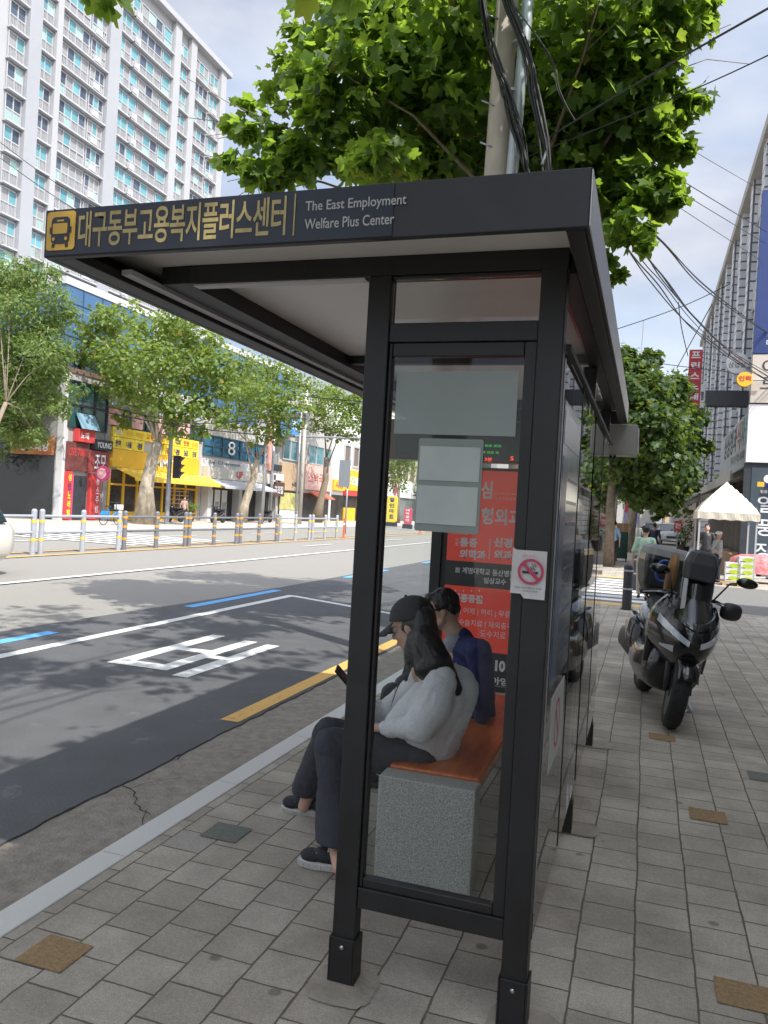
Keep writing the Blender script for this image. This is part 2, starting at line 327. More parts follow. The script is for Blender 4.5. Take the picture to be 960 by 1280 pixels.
def paint(name, c):   # worn road paint: chips let the asphalt through
    m = bpy.data.materials.new(name); m.use_nodes = True; n = m.node_tree; b = n.nodes['Principled BSDF']; L = n.links; b.inputs['Roughness'].default_value = .75
    g = n.nodes.new('ShaderNodeNewGeometry'); z = n.nodes.new('ShaderNodeTexNoise'); z.inputs['Scale'].default_value = 26; z.inputs['Detail'].default_value = 9; z.inputs['Roughness'].default_value = .8; L.new(g.outputs['Position'], z.inputs['Vector'])
    r = n.nodes.new('ShaderNodeValToRGB'); r.color_ramp.elements[0].position = .36; r.color_ramp.elements[0].color = (.12, .12, .12, 1); r.color_ramp.elements[1].position = .45; r.color_ramp.elements[1].color = (*c, 1)
    q = r.color_ramp.elements.new(.75); q.color = (*[x*.86 for x in c], 1)
    L.new(z.outputs[0], r.inputs[0]); L.new(r.outputs[0], b.inputs['Base Color']); return m
p_white = paint('paint_white', (.60, .60, .58)); p_yel = paint('paint_yellow', (.62, .36, .09)); p_blue = paint('paint_blue', (.11, .36, .68))
def sheet(name, m, x0, x1, y0, y1, z, kind='structure'):
    mb = MB(); mb.poly([(x0, y0, z), (x1, y0, z), (x1, y1, z), (x0, y1, z)]); o = mb.build(name, m, fix=False); o['kind'] = kind; return o
sheet('ground', earth, -900, 900, -300, 1600, -.14)
sheet('road', road_old, -22.6, -2.21, -40, 400, -.124)
# newer asphalt of the bus lane with a ragged edge
mb = MB(); ys = np.arange(-12, 60, .06); ed = []
for i, y in enumerate(ys):
    ed.append((-2.83+.035*mnoise.noise(Vector((y*1.3, 0, 0)))+.018*mnoise.noise(Vector((y*7, 3, 0)))+.012*mnoise.noise(Vector((y*21, 3, 0)))-.02*min(1, max(0, (y-4)/6)), y))
vs = [(x, y, -.108) for x, y in ed]+[(-7.05+.25*min(1, max(0, (y-8)/4))+.015*mnoise.noise(Vector((y*3, 9, 0))), y, -.108) for x, y in ed]
k = len(ed); mb.add(vs, [(i+1, i, k+i, k+i+1) for i in range(k-1)])
vs = [(x, y, -.108) for x, y in ed]+[(x+.006, y, -.1245) for x, y in ed]
mb.add(vs, [(i, i+1, k+i+1, k+i) for i in range(k-1)])
o = mb.build('bus_lane_asphalt', road_new, fix=False); o['kind'] = 'structure'
# cracked concrete gutter: a crack is a thin dark strip that wanders
sheet('gutter', gutter_m, -2.86, -2.205, -12, 60, -.119)
crk = mat('crack_dirt', (.03, .026, .022), .95)
mb = MB()
def crack(x0, y0, x1, y1, w, z, seed):
    n = int(max(6, math.hypot(x1-x0, y1-y0)/.025)); L_ = []; R_ = []
    dx, dy = x1-x0, y1-y0; l = math.hypot(dx, dy); nx, ny = -dy/l, dx/l
    for i in range(n+1):
        t = i/n; o_ = .05*mnoise.noise(Vector((t*l*4, seed, 0)))+.018*mnoise.noise(Vector((t*l*18, seed, 2)))
        ww = w*(.35+.9*abs(mnoise.noise(Vector((t*l*9, seed, 7)))))*(1 if 0 < i < n else .05)
        px, py = x0+dx*t+nx*o_, y0+dy*t+ny*o_
        L_.append((px+nx*ww, py+ny*ww, z)); R_.append((px-nx*ww, py-ny*ww, z))
    k = len(L_); mb.add(L_+R_, [(i, i+1, k+i+1, k+i) for i in range(k-1)])
crack(-2.83, 3.92, -2.42, 3.62, .008, -.116, 1); crack(-2.5, 3.70, -2.28, 3.32, .004, -.116, 2); crack(-2.75, 3.9, -2.60, 4.2, .004, -.116, 5)
crack(-2.82, 7.3, -2.25, 7.1, .004, -.116, 3); crack(-2.84, 1.6, -2.3, 1.9, .004, -.116, 4)
for i in range(18): crack(-2.845, 1.8+i*.46, -2.845, 1.8+i*.46+.46, .007, -.1165, 20+i)
o = mb.build('pavement_cracks', crk, fix=False); o['kind'] = 'structure'
# kerbs in lengths with joints
mb = MB(); y = -8.03
while y < 62: mb.rbox(-2.215, -2.078, y+.003, y+.993, -.2, .006, .008, 'y', 2); y += .997
o = mb.build('kerb', granite); o['kind'] = 'structure'
mb = MB(); mb.box(-22.62, -22.4, -20, 300, -.2, .0); o = mb.build('far_kerb', granite); o['kind'] = 'structure'
mb = MB(); mb.box(-30.5, -22.62, -20, 300, -.2, -.004); o = mb.build('far_sidewalk', mat('far_pave', (.42, .38, .33), .85, var=.12, vscale=5)); o['kind'] = 'structure'
# near sidewalk: before and beyond the side street
mb = MB(); mb.box(-2.078, 3.9, -12, 15.9, -.3, 0); o = mb.build('sidewalk', PAVE); o['kind'] = 'structure'
mb = MB(); mb.box(-2.078, 3.9, 22.6, 200, -.3, .0); o = mb.build('sidewalk', PAVE); o['kind'] = 'structure'
side = mat('side_street_asphalt', (.15, .145, .135), .9, var=.15, vscale=20, bump=.4, bscale=150)
sheet('side_street', side, -2.2, 60, 15.9, 22.6, -.012)
mb = MB()
for i in range(8): yy = 16.35+i*.78; mb.poly([(-2.0, yy, -.008), (.62, yy, -.008), (.62, yy+.42, -.008), (-2.0, yy+.42, -.008)])
o = mb.build('zebra_crossing', p_white, fix=False); o['kind'] = 'structure'
sheet('tactile_strip', mat('tactile_yellow', (.50, .34, .13), .8, var=.15, vscale=30, bump=.5, bscale=40), -2.0, .7, 15.35, 15.85, .004)
sheet('tactile_strip', MATS['tactile_yellow'], -2.0, .7, 22.7, 23.2, .004)
zb = MB()
for i in range(9): yy = 46+i*1.0; zb.poly([(-2.0, yy, .006), (3.2, yy, .006), (3.2, yy+.5, .006), (-2.0, yy+.5, .006)])
o = zb.build('zebra_crossing', p_white, fix=False); o['kind'] = 'structure'
# ochre, dark and greenish pavers the photo shows, laid a few mm proud
def paver(x0, x1, y0, y1, m):
    o = sheet('tinted_paver', m, x0+.006, x1-.006, y0+.006, y1-.006, .004)
och = mat('paver_ochre', (.27, .175, .085), .85, var=.25, vscale=70, bump=.6, bscale=90); grn = mat('paver_dark', (.135, .14, .12), .85, var=.2, vscale=60, bump=.6, bscale=90)
olv = mat('paver_olive', (.26, .235, .135), .85, var=.2, vscale=60, bump=.5, bscale=90)
paver(-1.945, -1.745, 2.14, 2.325, och); paver(.309, .509, 2.875, 3.05, och); paver(.309, .513, 4.6, 4.80, och); paver(.10, .30, 6.15, 6.34, och)
q = atz(283, 1041); paver(q.x-.1, q.x+.1, q.y-.095, q.y+.095, grn)
q = atz(413, 962); paver(q.x-.1, q.x+.1, q.y-.095, q.y+.095, olv)
q = atz(955, 972); paver(q.x-.1, q.x+.1, q.y-.095, q.y+.095, grn)
# concrete patches where the shelter's feet were set
conc = mat('foot_concrete', (.28, .245, .20), .9, var=.25, vscale=9, bump=.4, bscale=60)
def patch(cx, cy, rx, ry, sd):
    mb = MB(); mb.poly([(cx+rx*(1+.12*mnoise.noise(Vector((i*.7, sd, 0))))*(abs(math.cos(t))**.5*(1 if math.cos(t) > 0 else -1)), cy+ry*(1+.12*mnoise.noise(Vector((i*.7, sd, 4))))*(abs(math.sin(t))**.5*(1 if math.sin(t) > 0 else -1)), .005) for i in range(28) for t in [2*math.pi*i/28]])
    o = mb.build('footing_patch', conc, fix=False); o['kind'] = 'structure'
patch(-.87, 2.46, .11, .11, 1); patch(-.28, 2.49, .11, .10, 2); patch(-.25, 4.18, .11, .09, 3); patch(-.25, 5.8, .11, .10, 4); patch(-1.47, 5.8, .11, .10, 5)
# road markings
def mark(name, m, quads):
    mb = MB()
    for q in quads: mb.poly([(x, y, -.104 if -7.0 < x < -2.85 else -.104) for x, y in q])
    o = mb.build(name, m, fix=False); o['kind'] = 'structure'; return o
R_ = lambda x0, x1, y0, y1: [(x0, y0), (x1, y0), (x1, y1), (x0, y1)]
mark('yellow_kerb_line', p_yel, [R_(-3.02, -2.865, 5.37, 34)])
mark('bay_line', p_white, [R_(-6.1, -5.95, -8, 13.1), [(-5.95, 12.93), (-2.95, 11.6), (-2.95, 11.75), (-5.95, 13.1)]])
mark('blue_lane_dashes', p_blue, [R_(-6.68, -6.50, a, a+3.1) for a in (-2.7, 4.55, 10.55, 17.2, 24, 31, 38)])
mark('lane_line', p_white, [R_(-10.62, -10.45, -8, 70)]+[R_(-7.0, -6.9, a, a+4) for a in (34, 44, 54)]+[R_(-12.6, -12.45, a, a+3) for a in (28, 38, 48, 60)])
mark('centre_line', p_yel, [R_(-14.4, -14.22, -8, 90), R_(-15.3, -15.15, -8, 90)])
mark('far_lane_line', p_white, [R_(-18.6, -18.45, a, a+3) for a in range(-5, 90, 8)]+[R_(-21.9, -21.75, -8, 90)])
mark('far_zebra', p_white, [R_(-21.6, -15.6, 21.5+i*.9, 21.95+i*.9) for i in range(7)])
mark('painted_lettering', p_white, [R_(-5.02, -4.84, 6.6, 8.62), R_(-4.50, -4.33, 6.6, 8.5), R_(-4.84, -4.50, 6.6, 6.82), R_(-4.84, -4.50, 7.55, 7.72), R_(-4.17, -4.0, 6.45, 8.42), R_(-4.33, -4.17, 7.35, 7.5)])
# ------------------------------------------------------------------ bus shelter
blk = mat('black_paint', (.015, .0145, .0145), .46, var=.35, vscale=7, bump=.05, bscale=90, spec=.5)
blk2 = mat('black_dull', (.02, .02, .023), .6, var=.3, vscale=4)
soff = mat('soffit_panel', (.86, .80, .73), .32, var=.06, vscale=1.2)
alu = mat('grey_metal', (.42, .43, .45), .35, .6, var=.1, vscale=6)
gl = glass_mat('shelter_glass', (.93, .95, .945), .45, .015); glb = glass_mat('back_wall_glass', (.80, .82, .82), 1.0, .02)
bolt = mat('bolt_steel', (.5, .5, .5), .3, 1.)
SH = thing('bus_shelter', (-.95, 4.15, 0), 'black steel bus shelter with glass walls and flat cantilevered roof on the sidewalk', 'bus shelter')
RX0, RX1, RY0, RY1, RZ0, RZ1 = -1.885, -.18, 2.05, 6.3, 2.338, 2.49
mb = MB(); mb.box(RX0, RX1, RY0, RY0+.025, RZ0, RZ1); mb.box(RX0, RX1, RY1-.025, RY1, RZ0, RZ1); mb.box(RX0, RX0+.022, RY0+.025, RY1-.025, RZ0, RZ1); mb.box(RX1-.012, RX1, RY0+.025, RY1-.025, RZ0+.003, RZ1)
mb.box(RX1-.06, RX1-.0125, RY0+.0255, RY1-.0255, RZ0, RZ0+.02); mb.box(RX0+.0225, RX0+.10, RY0+.0255, RY1-.0255, RZ0, RZ0+.03)
ro = mb.build('roof_fascia', blk, SH, bevel=.003)
mb = MB(); mb.box(RX1+.0005, RX1+.003, RY0+.004, RY1-.004, RZ0+.004, RZ1-.004); mb.build('side_trim', mat('trim_sky_sheen', (.72, .72, .74), .4), SH)  # pale colour stands in for sky reflected along the outer edge
mb = MB(); mb.box(RX0+.0225, RX1-.0125, RY0+.0255, RY1-.0255, 2.43, 2.484); mb.build('soffit', soff, SH)
# roof beams
mb = MB(); mb.box(-1.62, -.27, 2.47, 2.53, 2.365, 2.4295); mb.box(-1.62, -.27, 5.73, 5.79, 2.365, 2.4295); mb.box(-1.62, -.32, 4.1, 4.16, 2.385, 2.4295)
mb.box(-1.73, -1.62, 2.47, 5.79, 2.365, 2.4295); mb.box(-.32, -.25, 2.5305, 5.7295, 2.365, 2.4295)
mb.build('roof_beam', blk, SH, bevel=.003)
mb = MB(); mb.box(-1.775, -1.735, 2.3, 6.2, 2.352, 2.37); mb.box(-1.60, -.94, 2.48, 2.52, 2.358, 2.3645); mb.build('lit_groove_strip', mat('lit_groove_grey', (.62, .60, .58), .5), SH)  # grey strips paint the light caught in the groove and on the beam edge
mb = MB()
for x, y in ((-.5, 2.25), (-1.55, 2.28)): mb.lathe((x, y, 2.425), [(.006, 0), (.006, .006)], 8)
mb.build('soffit_screws', blk, SH)
# posts and their boots
def post(x0, x1, y0, y1, z1=2.365, boot=True):
    mb = MB(); mb.box(x0, x1, y0, y1, .0, z1); p = mb.build('post', blk, SH, bevel=.004)
    if boot:
        mb = MB(); g_ = .007; mb.box(x0-g_, x0-.0005, y0-g_, y1+g_, .006, .155); mb.box(x1+.0005, x1+g_, y0-g_, y1+g_, .006, .155); mb.box(x0, x1, y0-g_, y0-.0005, .006, .155); mb.box(x0, x1, y1+.0005, y1+g_, .006, .155)
        mb.build('boot', blk, p, bevel=.002)
        mb = MB(); mb.ell(((x0+x1)/2, y0-g_-.001, .125), (.008, .005, .008)); mb.build('bolt', bolt, p, smooth=True)
    return p
post(-.922, -.842, 2.47, 2.53); post(-.352, -.272, 2.465, 2.535)
post(-.345, -.28, 4.10, 4.16); post(-.345, -.28, 5.73, 5.79); post(-1.52, -1.44, 5.72, 5.78)
# near end frame: transom, glazed leaf
for z0_, z1_ in ((2.355, 2.3645), (2.145, 2.208), (.262, .33)): mb = MB(); mb.box(-.8415, -.3525, 2.475, 2.525, z0_, z1_); mb.build('end_rail', blk, SH, bevel=.003)
mb = MB(); mb.box(-.8415, -.829, 2.482, 2.518, .3305, 2.1445); mb.box(-.392, -.3525, 2.482, 2.518, .3305, 2.1445); mb.box(-.8285, -.3925, 2.482, 2.518, 2.098, 2.1445); mb.box(-.8285, -.3925, 2.482, 2.518, .3305, .362)
mb.build('glazing_frame', blk, SH, bevel=.004)
mb = MB(); mb.rbox(-.830, -.391, 2.497, 2.503, .360, 2.099, .02, 'y'); mb.build('end_glass', gl, SH)
mb = MB(); mb.box(-.8415, -.3525, 2.497, 2.503, 2.2085, 2.3545); mb.build('transom_glass', gl, SH)
# back wall
mb = MB(); mb.box(-.338, -.286, 2.5355, 4.0995, .265, .325); mb.box(-.338, -.286, 4.1605, 5.7295, .265, .325); mb.box(-.338, -.286, 2.5355, 4.0995, 2.085, 2.125); mb.box(-.338, -.286, 4.1605, 5.7295, 2.085, 2.125); mb.build('back_rail', blk, SH, bevel=.003)
for y in (3.3, 4.95): mb = MB(); mb.box(-.279, -.2695, y-.012, y+.012, .255, 2.13); mb.build('glass_clamp', blk2, SH)
for a, b in ((2.545, 3.288), (3.312, 4.09), (4.17, 4.938), (4.962, 5.72)):
    mb = MB(); mb.box(-.2795, -.2715, a, b, .25, 2.12); mb.build('back_glass', glb, SH)
for a, b in ((2.545, 4.09), (4.17, 5.72)):
    mb = MB(); mb.box(-.314, -.308, a, b, 2.1255, 2.3645); mb.build('back_transom_glass', gl, SH)
mb = MB(); mb.box(-.2713, -.268, 2.536, 2.5415, .34, 2.1); mb.build('edge_strip', alu, SH); mb = MB(); mb.box(-.2713, -.255, 2.5355, 5.79, 2.125, 2.145); mb.build('back_top_strip', blk2, SH)
# lettering on the roof edge
decal = mat('sign_film', (.016, .018, .026), .3)
mb = MB(); mb.box(-1.88, -.705, 2.0465, 2.0498, 2.342, 2.487); sg = mb.build('roof_sign', decal, SH)
gold = mat('sign_gold', (.42, .33, .13), .55, .0, var=.18, vscale=40); silver = mat('sign_silver', (.42, .41, .38), .5)
bus_y = mat('bus_yellow', (.62, .37, .05), .5, var=.1, vscale=20)
mb = MB(); mb.rbox(-1.872, -1.762, 2.0435, 2.0462, 2.357, 2.480, .012, 'y'); mb.build('bus_symbol_plate', bus_y, sg)
mb = MB()   # bus pictogram in dark film
yy = 2.0415; mb.rbox(-1.852, -1.782, yy, 2.0433, 2.377, 2.462, .014, 'y'); mb.box(-1.848, -1.838, yy, 2.0433, 2.366, 2.3765); mb.box(-1.796, -1.786, yy, 2.0433, 2.366, 2.3765); mb.box(-1.858, -1.8525, yy, 2.0433, 2.41, 2.43); mb.box(-1.7815, -1.776, yy, 2.0433, 2.41, 2.43)
mb.build('bus_symbol', decal, sg)
mb = MB(); yy = 2.0398; mb.rbox(-1.845, -1.789, yy, 2.0412, 2.408, 2.441, .004, 'y'); mb.lathe((-1.841, 2.0412, 2.392), [(.006, 0), (.006, .0014)], 12, (0, -1, 0)); mb.lathe((-1.793, 2.0412, 2.392), [(.006, 0), (.006, .0014)], 12, (0, -1, 0)); mb.box(-1.83, -1.804, yy, 2.0412, 2.447, 2.452)
mb.build('bus_symbol_windows', bus_y, sg)
text('sign_lettering', '대구동부고용복지플러스센터', gold, sg, (-1.750, 2.0465, 2.362), VX, VZ, .722, .113, bold=.016, spacing=.95, lift=.0015)
mb = MB(); mb.box(-1.003, -.999, 2.044, 2.0462, 2.358, 2.478); mb.build('sign_divider', gold, sg)
text('sign_lettering', 'The East Employment', silver, sg, (-.968, 2.0465, 2.418), VX, VZ, .300, .036, bold=.008, lift=.0015)
text('sign_lettering', 'Welfare Plus Center', silver, sg, (-.968, 2.0465, 2.374), VX, VZ, .268, .030, bold=.008, lift=.0015)
# ---- LED board, lit
LX0, LX1, LY0, LY1, LZ0, LZ1 = -1.78, -.66, 5.1, 5.26, 1.93, 2.20
LB = thing('bus_arrival_display', ((LX0+LX1)/2, 5.18, LZ0), 'dark LED bus arrival display hanging under the shelter roof above the red poster', 'display')
mb = MB(); mb.box(LX0, LX1, LY0, LY1, LZ0, LZ1); mb.build('housing', mat('brown_housing', (.10, .055, .03), .4, var=.1, vscale=3), LB, bevel=.006)
mb = MB(); mb.box(-1.64, LX1+.01, LY0-.006, LY0-.0005, LZ0+.01, LZ1-.015); mb.build('screen', mat('led_black', (.012, .013, .014), .25), LB)
mb = MB(); mb.tube([(-1.5, 5.18, LZ1), (-1.5, 5.18, 2.43)], .015); mb.tube([(-.9, 5.18, LZ1), (-.9, 5.18, 2.43)], .015); mb.build('hanger', blk, LB)
ledr = mat('led_red', (1, .06, .03), emit=.8); ledg = mat('led_green', (.06, .42, .10), emit=.2)
for body, m_, px, py, w, h in (('■■ ■■', ledg, 606, 557, 20, 3), ('■■ ■■ ■', ledg, 598, 565, 25, 3), ('3분', ledr, 606, 574, 9, 4.5), ('5', ledr, 638, 573, 4, 5), ('곧도착', ledr, 548, 552, 13, 3.5), ('8', ledr, 587, 552, 4, 4)):
    a = aty(px, py, LY0-.006); k = (a-camo.location).length/985*1.02
    text('led_text', body, m_, LB, (a.x, LY0-.006, a.z-h*k/2), VX, VZ, w*k, h*k, bold=.01, lift=.001)
# ---- notices in clear pockets on the end glass
PY = 2.496
fm1 = glass_mat('film_back', (.75, .8, .79), .35, .15, body=(.42, .46, .43), bodyfac=.72)
mb = MB(); mb.box(-.812, -.408, PY-.003, PY, 1.845, 2.052); o = root_mesh(mb.build('frosted_film', fm1)); tag(o, 'grey green translucent film stuck across the top of the shelter end glass', 'film')
pk = thing('notice_holder', (-.61, PY, 1.53), 'clear plastic holder with two pale grey green sheets on the shelter end glass', 'notice holder')
mb = MB(); mb.rbox(-.722, -.507, PY-.006, PY-.0035, 1.528, 1.832, .008, 'y'); mb.build('plastic_pocket', mat('pocket', (.25, .285, .26), .2, var=.05, vscale=8), pk)
shp = mat('paper_back', (.47, .51, .47), .45, var=.09, vscale=5, bump=.15, bscale=14)
mb = MB(); mb.box(-.716, -.515, PY-.009, PY-.0065, 1.695, 1.806); mb.build('paper_sheet', shp, pk)
mb = MB(); mb.box(-.718, -.516, PY-.009, PY-.0065, 1.553, 1.678); mb.build('paper_sheet', shp, pk)
# ---- no smoking sticker
A = aty(648, 684, 2.462)
st = thing('no_smoking_sticker', (-.335, 2.46, 1.35), 'curling white no smoking sticker with red ring on the black corner post', 'sticker')
paper = mat('sticker_paper', (.56, .54, .52), .6, var=.1, vscale=25); red = mat('sticker_red', (.50, .05, .11), .6); ink = mat('ink_black', (.02, .02, .02), .6)
mb = MB(); sx0, sx1, sz0, sz1 = -.390, -.283, 1.355, 1.490; n_ = 10; vs = []; fs = []
for j in range(n_+1):
    for i in range(n_+1):
        u_, v_ = i/n_, j/n_; lift = .004+.010*max(0, (1-v_)-.75)*4*.6+.006*max(0, u_-.8)*5*.5+.0015*math.sin(u_*9+v_*5)
        vs.append((sx0+(sx1-sx0)*u_, 2.4655-lift, sz0+(sz1-sz0)*v_ + (.008*(u_ < .1)*(v_ > .95)) - .014*(u_ > .35)*(v_ < .02)*1))
for j in range(n_):
    for i in range(n_): a = j*(n_+1)+i; fs.append((a, a+1, a+n_+2, a+n_+1))
mb.add(vs, fs); pp = mb.build('paper', paper, st, fix=False); sf = pp.modifiers.new('s', 'SOLIDIFY'); sf.thickness = .0006
cx, cz = -.330, 1.425; YS = 2.455
mb = MB(); ring = []
for i in range(32):
    t0, t1 = 2*math.pi*i/32, 2*math.pi*(i+1)/32
    mb.poly([(cx+.040*math.cos(t0), YS, cz+.040*math.sin(t0)), (cx+.040*math.cos(t1), YS, cz+.040*math.sin(t1)), (cx+.032*math.cos(t1), YS, cz+.032*math.sin(t1)), (cx+.032*math.cos(t0), YS, cz+.032*math.sin(t0))])
d_ = .0037; q_ = .0255; mb.poly([(cx-q_-d_, YS-.0005, cz+q_-d_), (cx-q_+d_, YS-.0005, cz+q_+d_), (cx+q_+d_, YS-.0005, cz-q_+d_), (cx+q_-d_, YS-.0005, cz-q_-d_)])
mb.build('prohibition_ring', red, pp, fix=False)
mb = MB(); mb.box(cx-.026, cx+.012, YS+.0005, YS+.001, cz-.006, cz+.001); mb.box(cx+.014, cx+.022, YS+.0005, YS+.001, cz-.006, cz+.001)
for k_ in range(2): mb.tube([(cx+.006+k_*.008, YS, cz+.006), (cx-.002+k_*.008, YS, cz+.013), (cx+.008+k_*.008, YS, cz+.018), (cx+.002+k_*.008, YS, cz+.025)], .0012, 5)
mb.build('cigarette', ink, pp, fix=False)
text('fine_print', '금연구역 안내', red, pp, (-.36, 2.457, 1.470), VX, VZ, .045, .006, lift=.001)
text('fine_print', '이곳은 금연구역입니다 담배를', ink, pp, (-.378, 2.457, 1.371), VX, VZ, .085, .006, lift=.001)
text('fine_print', '과태료가 부과됩니다', ink, pp, (-.352, 2.457, 1.362), VX, VZ, .06, .005, lift=.001)
# ---- posters on the back glass
rt = thing('route_poster', (-.27, 2.9, 1.0), 'pale blue grey route notice stuck on the back glass of the shelter', 'poster')
pap2 = mat('route_paper', (.16, .19, .23), .12, var=.2, vscale=3, spec=.9); blu = mat('route_blue', (.035, .075, .17), .25)
mb = MB(); mb.box(-.2705, -.2685, 2.60, 3.24, 1.03, 1.98); mb.build('paper', pap2, rt)
mb = MB(); mb.box(-.268, -.2675, 2.62, 3.22, 1.84, 1.95); mb.box(-.268, -.2675, 2.62, 2.78, 1.06, 1.8)
for i in range(9): mb.box(-.268, -.2675, 2.82, 3.2, 1.1+i*.078, 1.112+i*.078)
mb.build('printed_lines', blu, rt)
ns = thing('no_smoking_poster', (-.27, 2.95, .7), 'small white no smoking poster low on the back glass of the shelter', 'poster')
mb = MB(); mb.box(-.2705, -.269, 2.72, 3.16, .72, .98); mb.build('paper', mat('white_paper', (.5, .5, .5), .5, var=.05), ns)
mb = MB()
for i in range(28):
    t0, t1 = 2*math.pi*i/28, 2*math.pi*(i+1)/28
    mb.poly([(-.2685, 2.94+r*math.cos(t), .85+r*math.sin(t)) for t, r in ((t0, .09), (t1, .09), (t1, .075), (t0, .075))])
mb.poly([(-.2682, 2.87, .91), (-.2682, 2.885, .92), (-.2682, 3.01, .79), (-.2682, 2.995, .78)])
mb.build('prohibition_ring', red, ns, fix=False)
# ---- grey control box under the far end of the roof
cb = thing('control_box', (-.18, 6.42, 2.12), 'beige grey metal control box hanging at the far end of the shelter roof', 'control box')
bx = mat('box_beige', (.36, .35, .32), .45, var=.08, vscale=5)
mb = MB(); mb.box(-.31, -.10, 6.31, 6.52, 2.10, 2.335); mb.build('case', bx, cb, bevel=.006)
mb = MB(); mb.box(-.098, -.092, 6.34, 6.5, 2.13, 2.31); mb.build('lid', alu, cb)
mb = MB(); mb.tube([(-.29, 6.38, 2.1), (-.33, 6.35, 2.02), (-.30, 6.3, 2.05), (-.31, 6.0, 2.08)], .012); mb.tube([(-.26, 6.38, 2.1), (-.29, 6.2, 2.0), (-.31, 5.9, 2.03)], .010); mb.build('cable', blk, cb)
# ------------------------------------------------------------------ advertising panel at the far end
AD = thing('advertising_panel', (-.88, 5.85, 0), 'red and black clinic advertising panel with white lettering closing the far end of the shelter', 'advertising panel')
ADX0, ADX1, ADY = -1.445, -.36, 5.74
adr = mat('ad_red_glow', (.72, .06, .035), .3, emit=.10); adb = mat('ad_black', (.022, .022, .026), .35); adw = mat('ad_white', (.8, .78, .76), .5)  # faint glow added to the red so the panel looks brighter
mb = MB(); mb.box(ADX0, ADX1, ADY+.002, ADY+.07, .22, 1.93); mb.build('cabinet', blk, AD, bevel=.004)
def adz(py): return aty(600, py, ADY).z
def band(name, y0, y1, m_):
    mb = MB(); mb.box(-1.40, -.40, ADY-.004, ADY+.001, adz(y1), adz(y0)); return mb.build(name, m_, AD)
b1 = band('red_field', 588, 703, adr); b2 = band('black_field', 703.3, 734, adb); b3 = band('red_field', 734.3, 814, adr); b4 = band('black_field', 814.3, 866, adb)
mb = MB(); mb.box(-1.40, -.40, ADY-.004, ADY+.001, adz(873)+.002, adz(867)); mb.build('foot_strip', alu, AD)
def adt(body, px, py, w, h, par, bold=.02, m_=adw, sp=1.):
    """px,py lower-left pixel; w,h pixels"""
    a = aty(px, py, ADY-.004); b = aty(px+w, py, ADY-.004); c = aty(px, py-h, ADY-.004)
    text('ad_lettering', body, m_, par, a, VX, VZ, b.x-a.x, c.z-a.z, bold=bold, lift=.0015, spacing=sp)
adt('심', 601, 623, 14, 22, b1, .03); adt('진', 582, 623, 14, 22, b1, .03)
adt('JINSIM', 619, 619, 25, 3.5, b1, 0, sp=1.6); adt('ORTHOPEDICS', 619, 624.5, 44, 3.5, b1, 0, sp=1.6)
adt('정', 583, 654, 16, 21, b1, .03); adt('형외과', 601, 655, 52, 21, b1, .03)
adt('진심정형외과 도심', 563, 667.5, 22, 3, b1, 0)
adt('마\n취', 569, 682, 4, 9.5, b1, .01); adt('통증', 574.5, 683, 22, 11, b1, .04); adt('의학과', 574, 698, 33, 12, b1, .04)
adt('신경', 617, 683.5, 23, 12, b1, .04); adt('외과', 617, 699, 23, 12, b1, .04)
mb = MB(); a = aty(611, 699, ADY-.0045); c = aty(612, 673, ADY-.0045); mb.box(a.x, a.x+.006, ADY-.0065, ADY-.0045, a.z, c.z); mb.build('ad_lettering', adw, b1)
adt('前', 569, 715.5, 6, 7, b2, .01); adt('계명대학교 동산병원', 577.5, 716.5, 66, 8, b2, .02); adt('임상교수', 604.5, 729, 28, 7.5, b2, .02); adt('임', 637, 729.5, 7, 8, b2, .02)
for k_ in range(4):
    a = aty(569.5+k_*9.9, 738.5, ADY-.0045); mb = MB(); mb.lathe((a.x, ADY-.0045, a.z), [(.006, 0), (.006, .0015)], 10, (0, -1, 0)); mb.build('ad_lettering', adw, b3)
adt('통증중점', 566, 751.5, 37, 10.5, b3, .04); adt('목 | 어깨 | 허리 | 무릎', 565, 766.5, 73, 9, b3, .0); adt('비수술치료 | 체외충격파', 566, 781.5, 83, 9.5, b3, .0); adt('도수치료', 600, 796, 32, 9, b3, .0)
adt('053.751.1101', 560, 832, 76.5, 14, b4, .05); adt('대구 동구 아양로', 565, 849, 82, 9.5, b4, .03)
mb = MB(); a = aty(614, 857.5, ADY-.0045); mb.box(-1.0, -.55, ADY-.0065, ADY-.0045, a.z, a.z+.008); mb.build('ad_rule', mat('ad_grey', (.25, .25, .25), .5), b4)
# ------------------------------------------------------------------ bench
BN = thing('bench', (-.81, 4.0, 0), 'bench with granite end blocks and glossy orange plank seat inside the shelter', 'bench')
gr = mat('bench_granite', (.60, .59, .53), .6, var=.0, vscale=190, col2=(.17, .17, .15), bump=.12, bscale=120, detail=3)
def plank_m():
    return mat('orange_seat', (.62, .15, .022), .2, var=.0, vscale=3, col2=(.42, .085, .012), stretch=(9, 1, 9), bump=.06, bscale=8, spec=.6)
for y0, y1 in ((3.22, 3.34), (4.95, 5.07)):
    mb = MB(); mb.box(-1.03, -.605, y0, y1, 0, .447); mb.build('end_block', gr, BN, bevel=.008)
mb = MB(); mb.box(-1.02, -.615, 3.3405, 4.9495, .395, .462); mb.build('seat', plank_m(), BN, bevel=.012)
mb = MB(); mb.box(-.90, -.75, 3.3405, 4.9495, .30, .394); mb.build('seat_beam', blk2, BN)
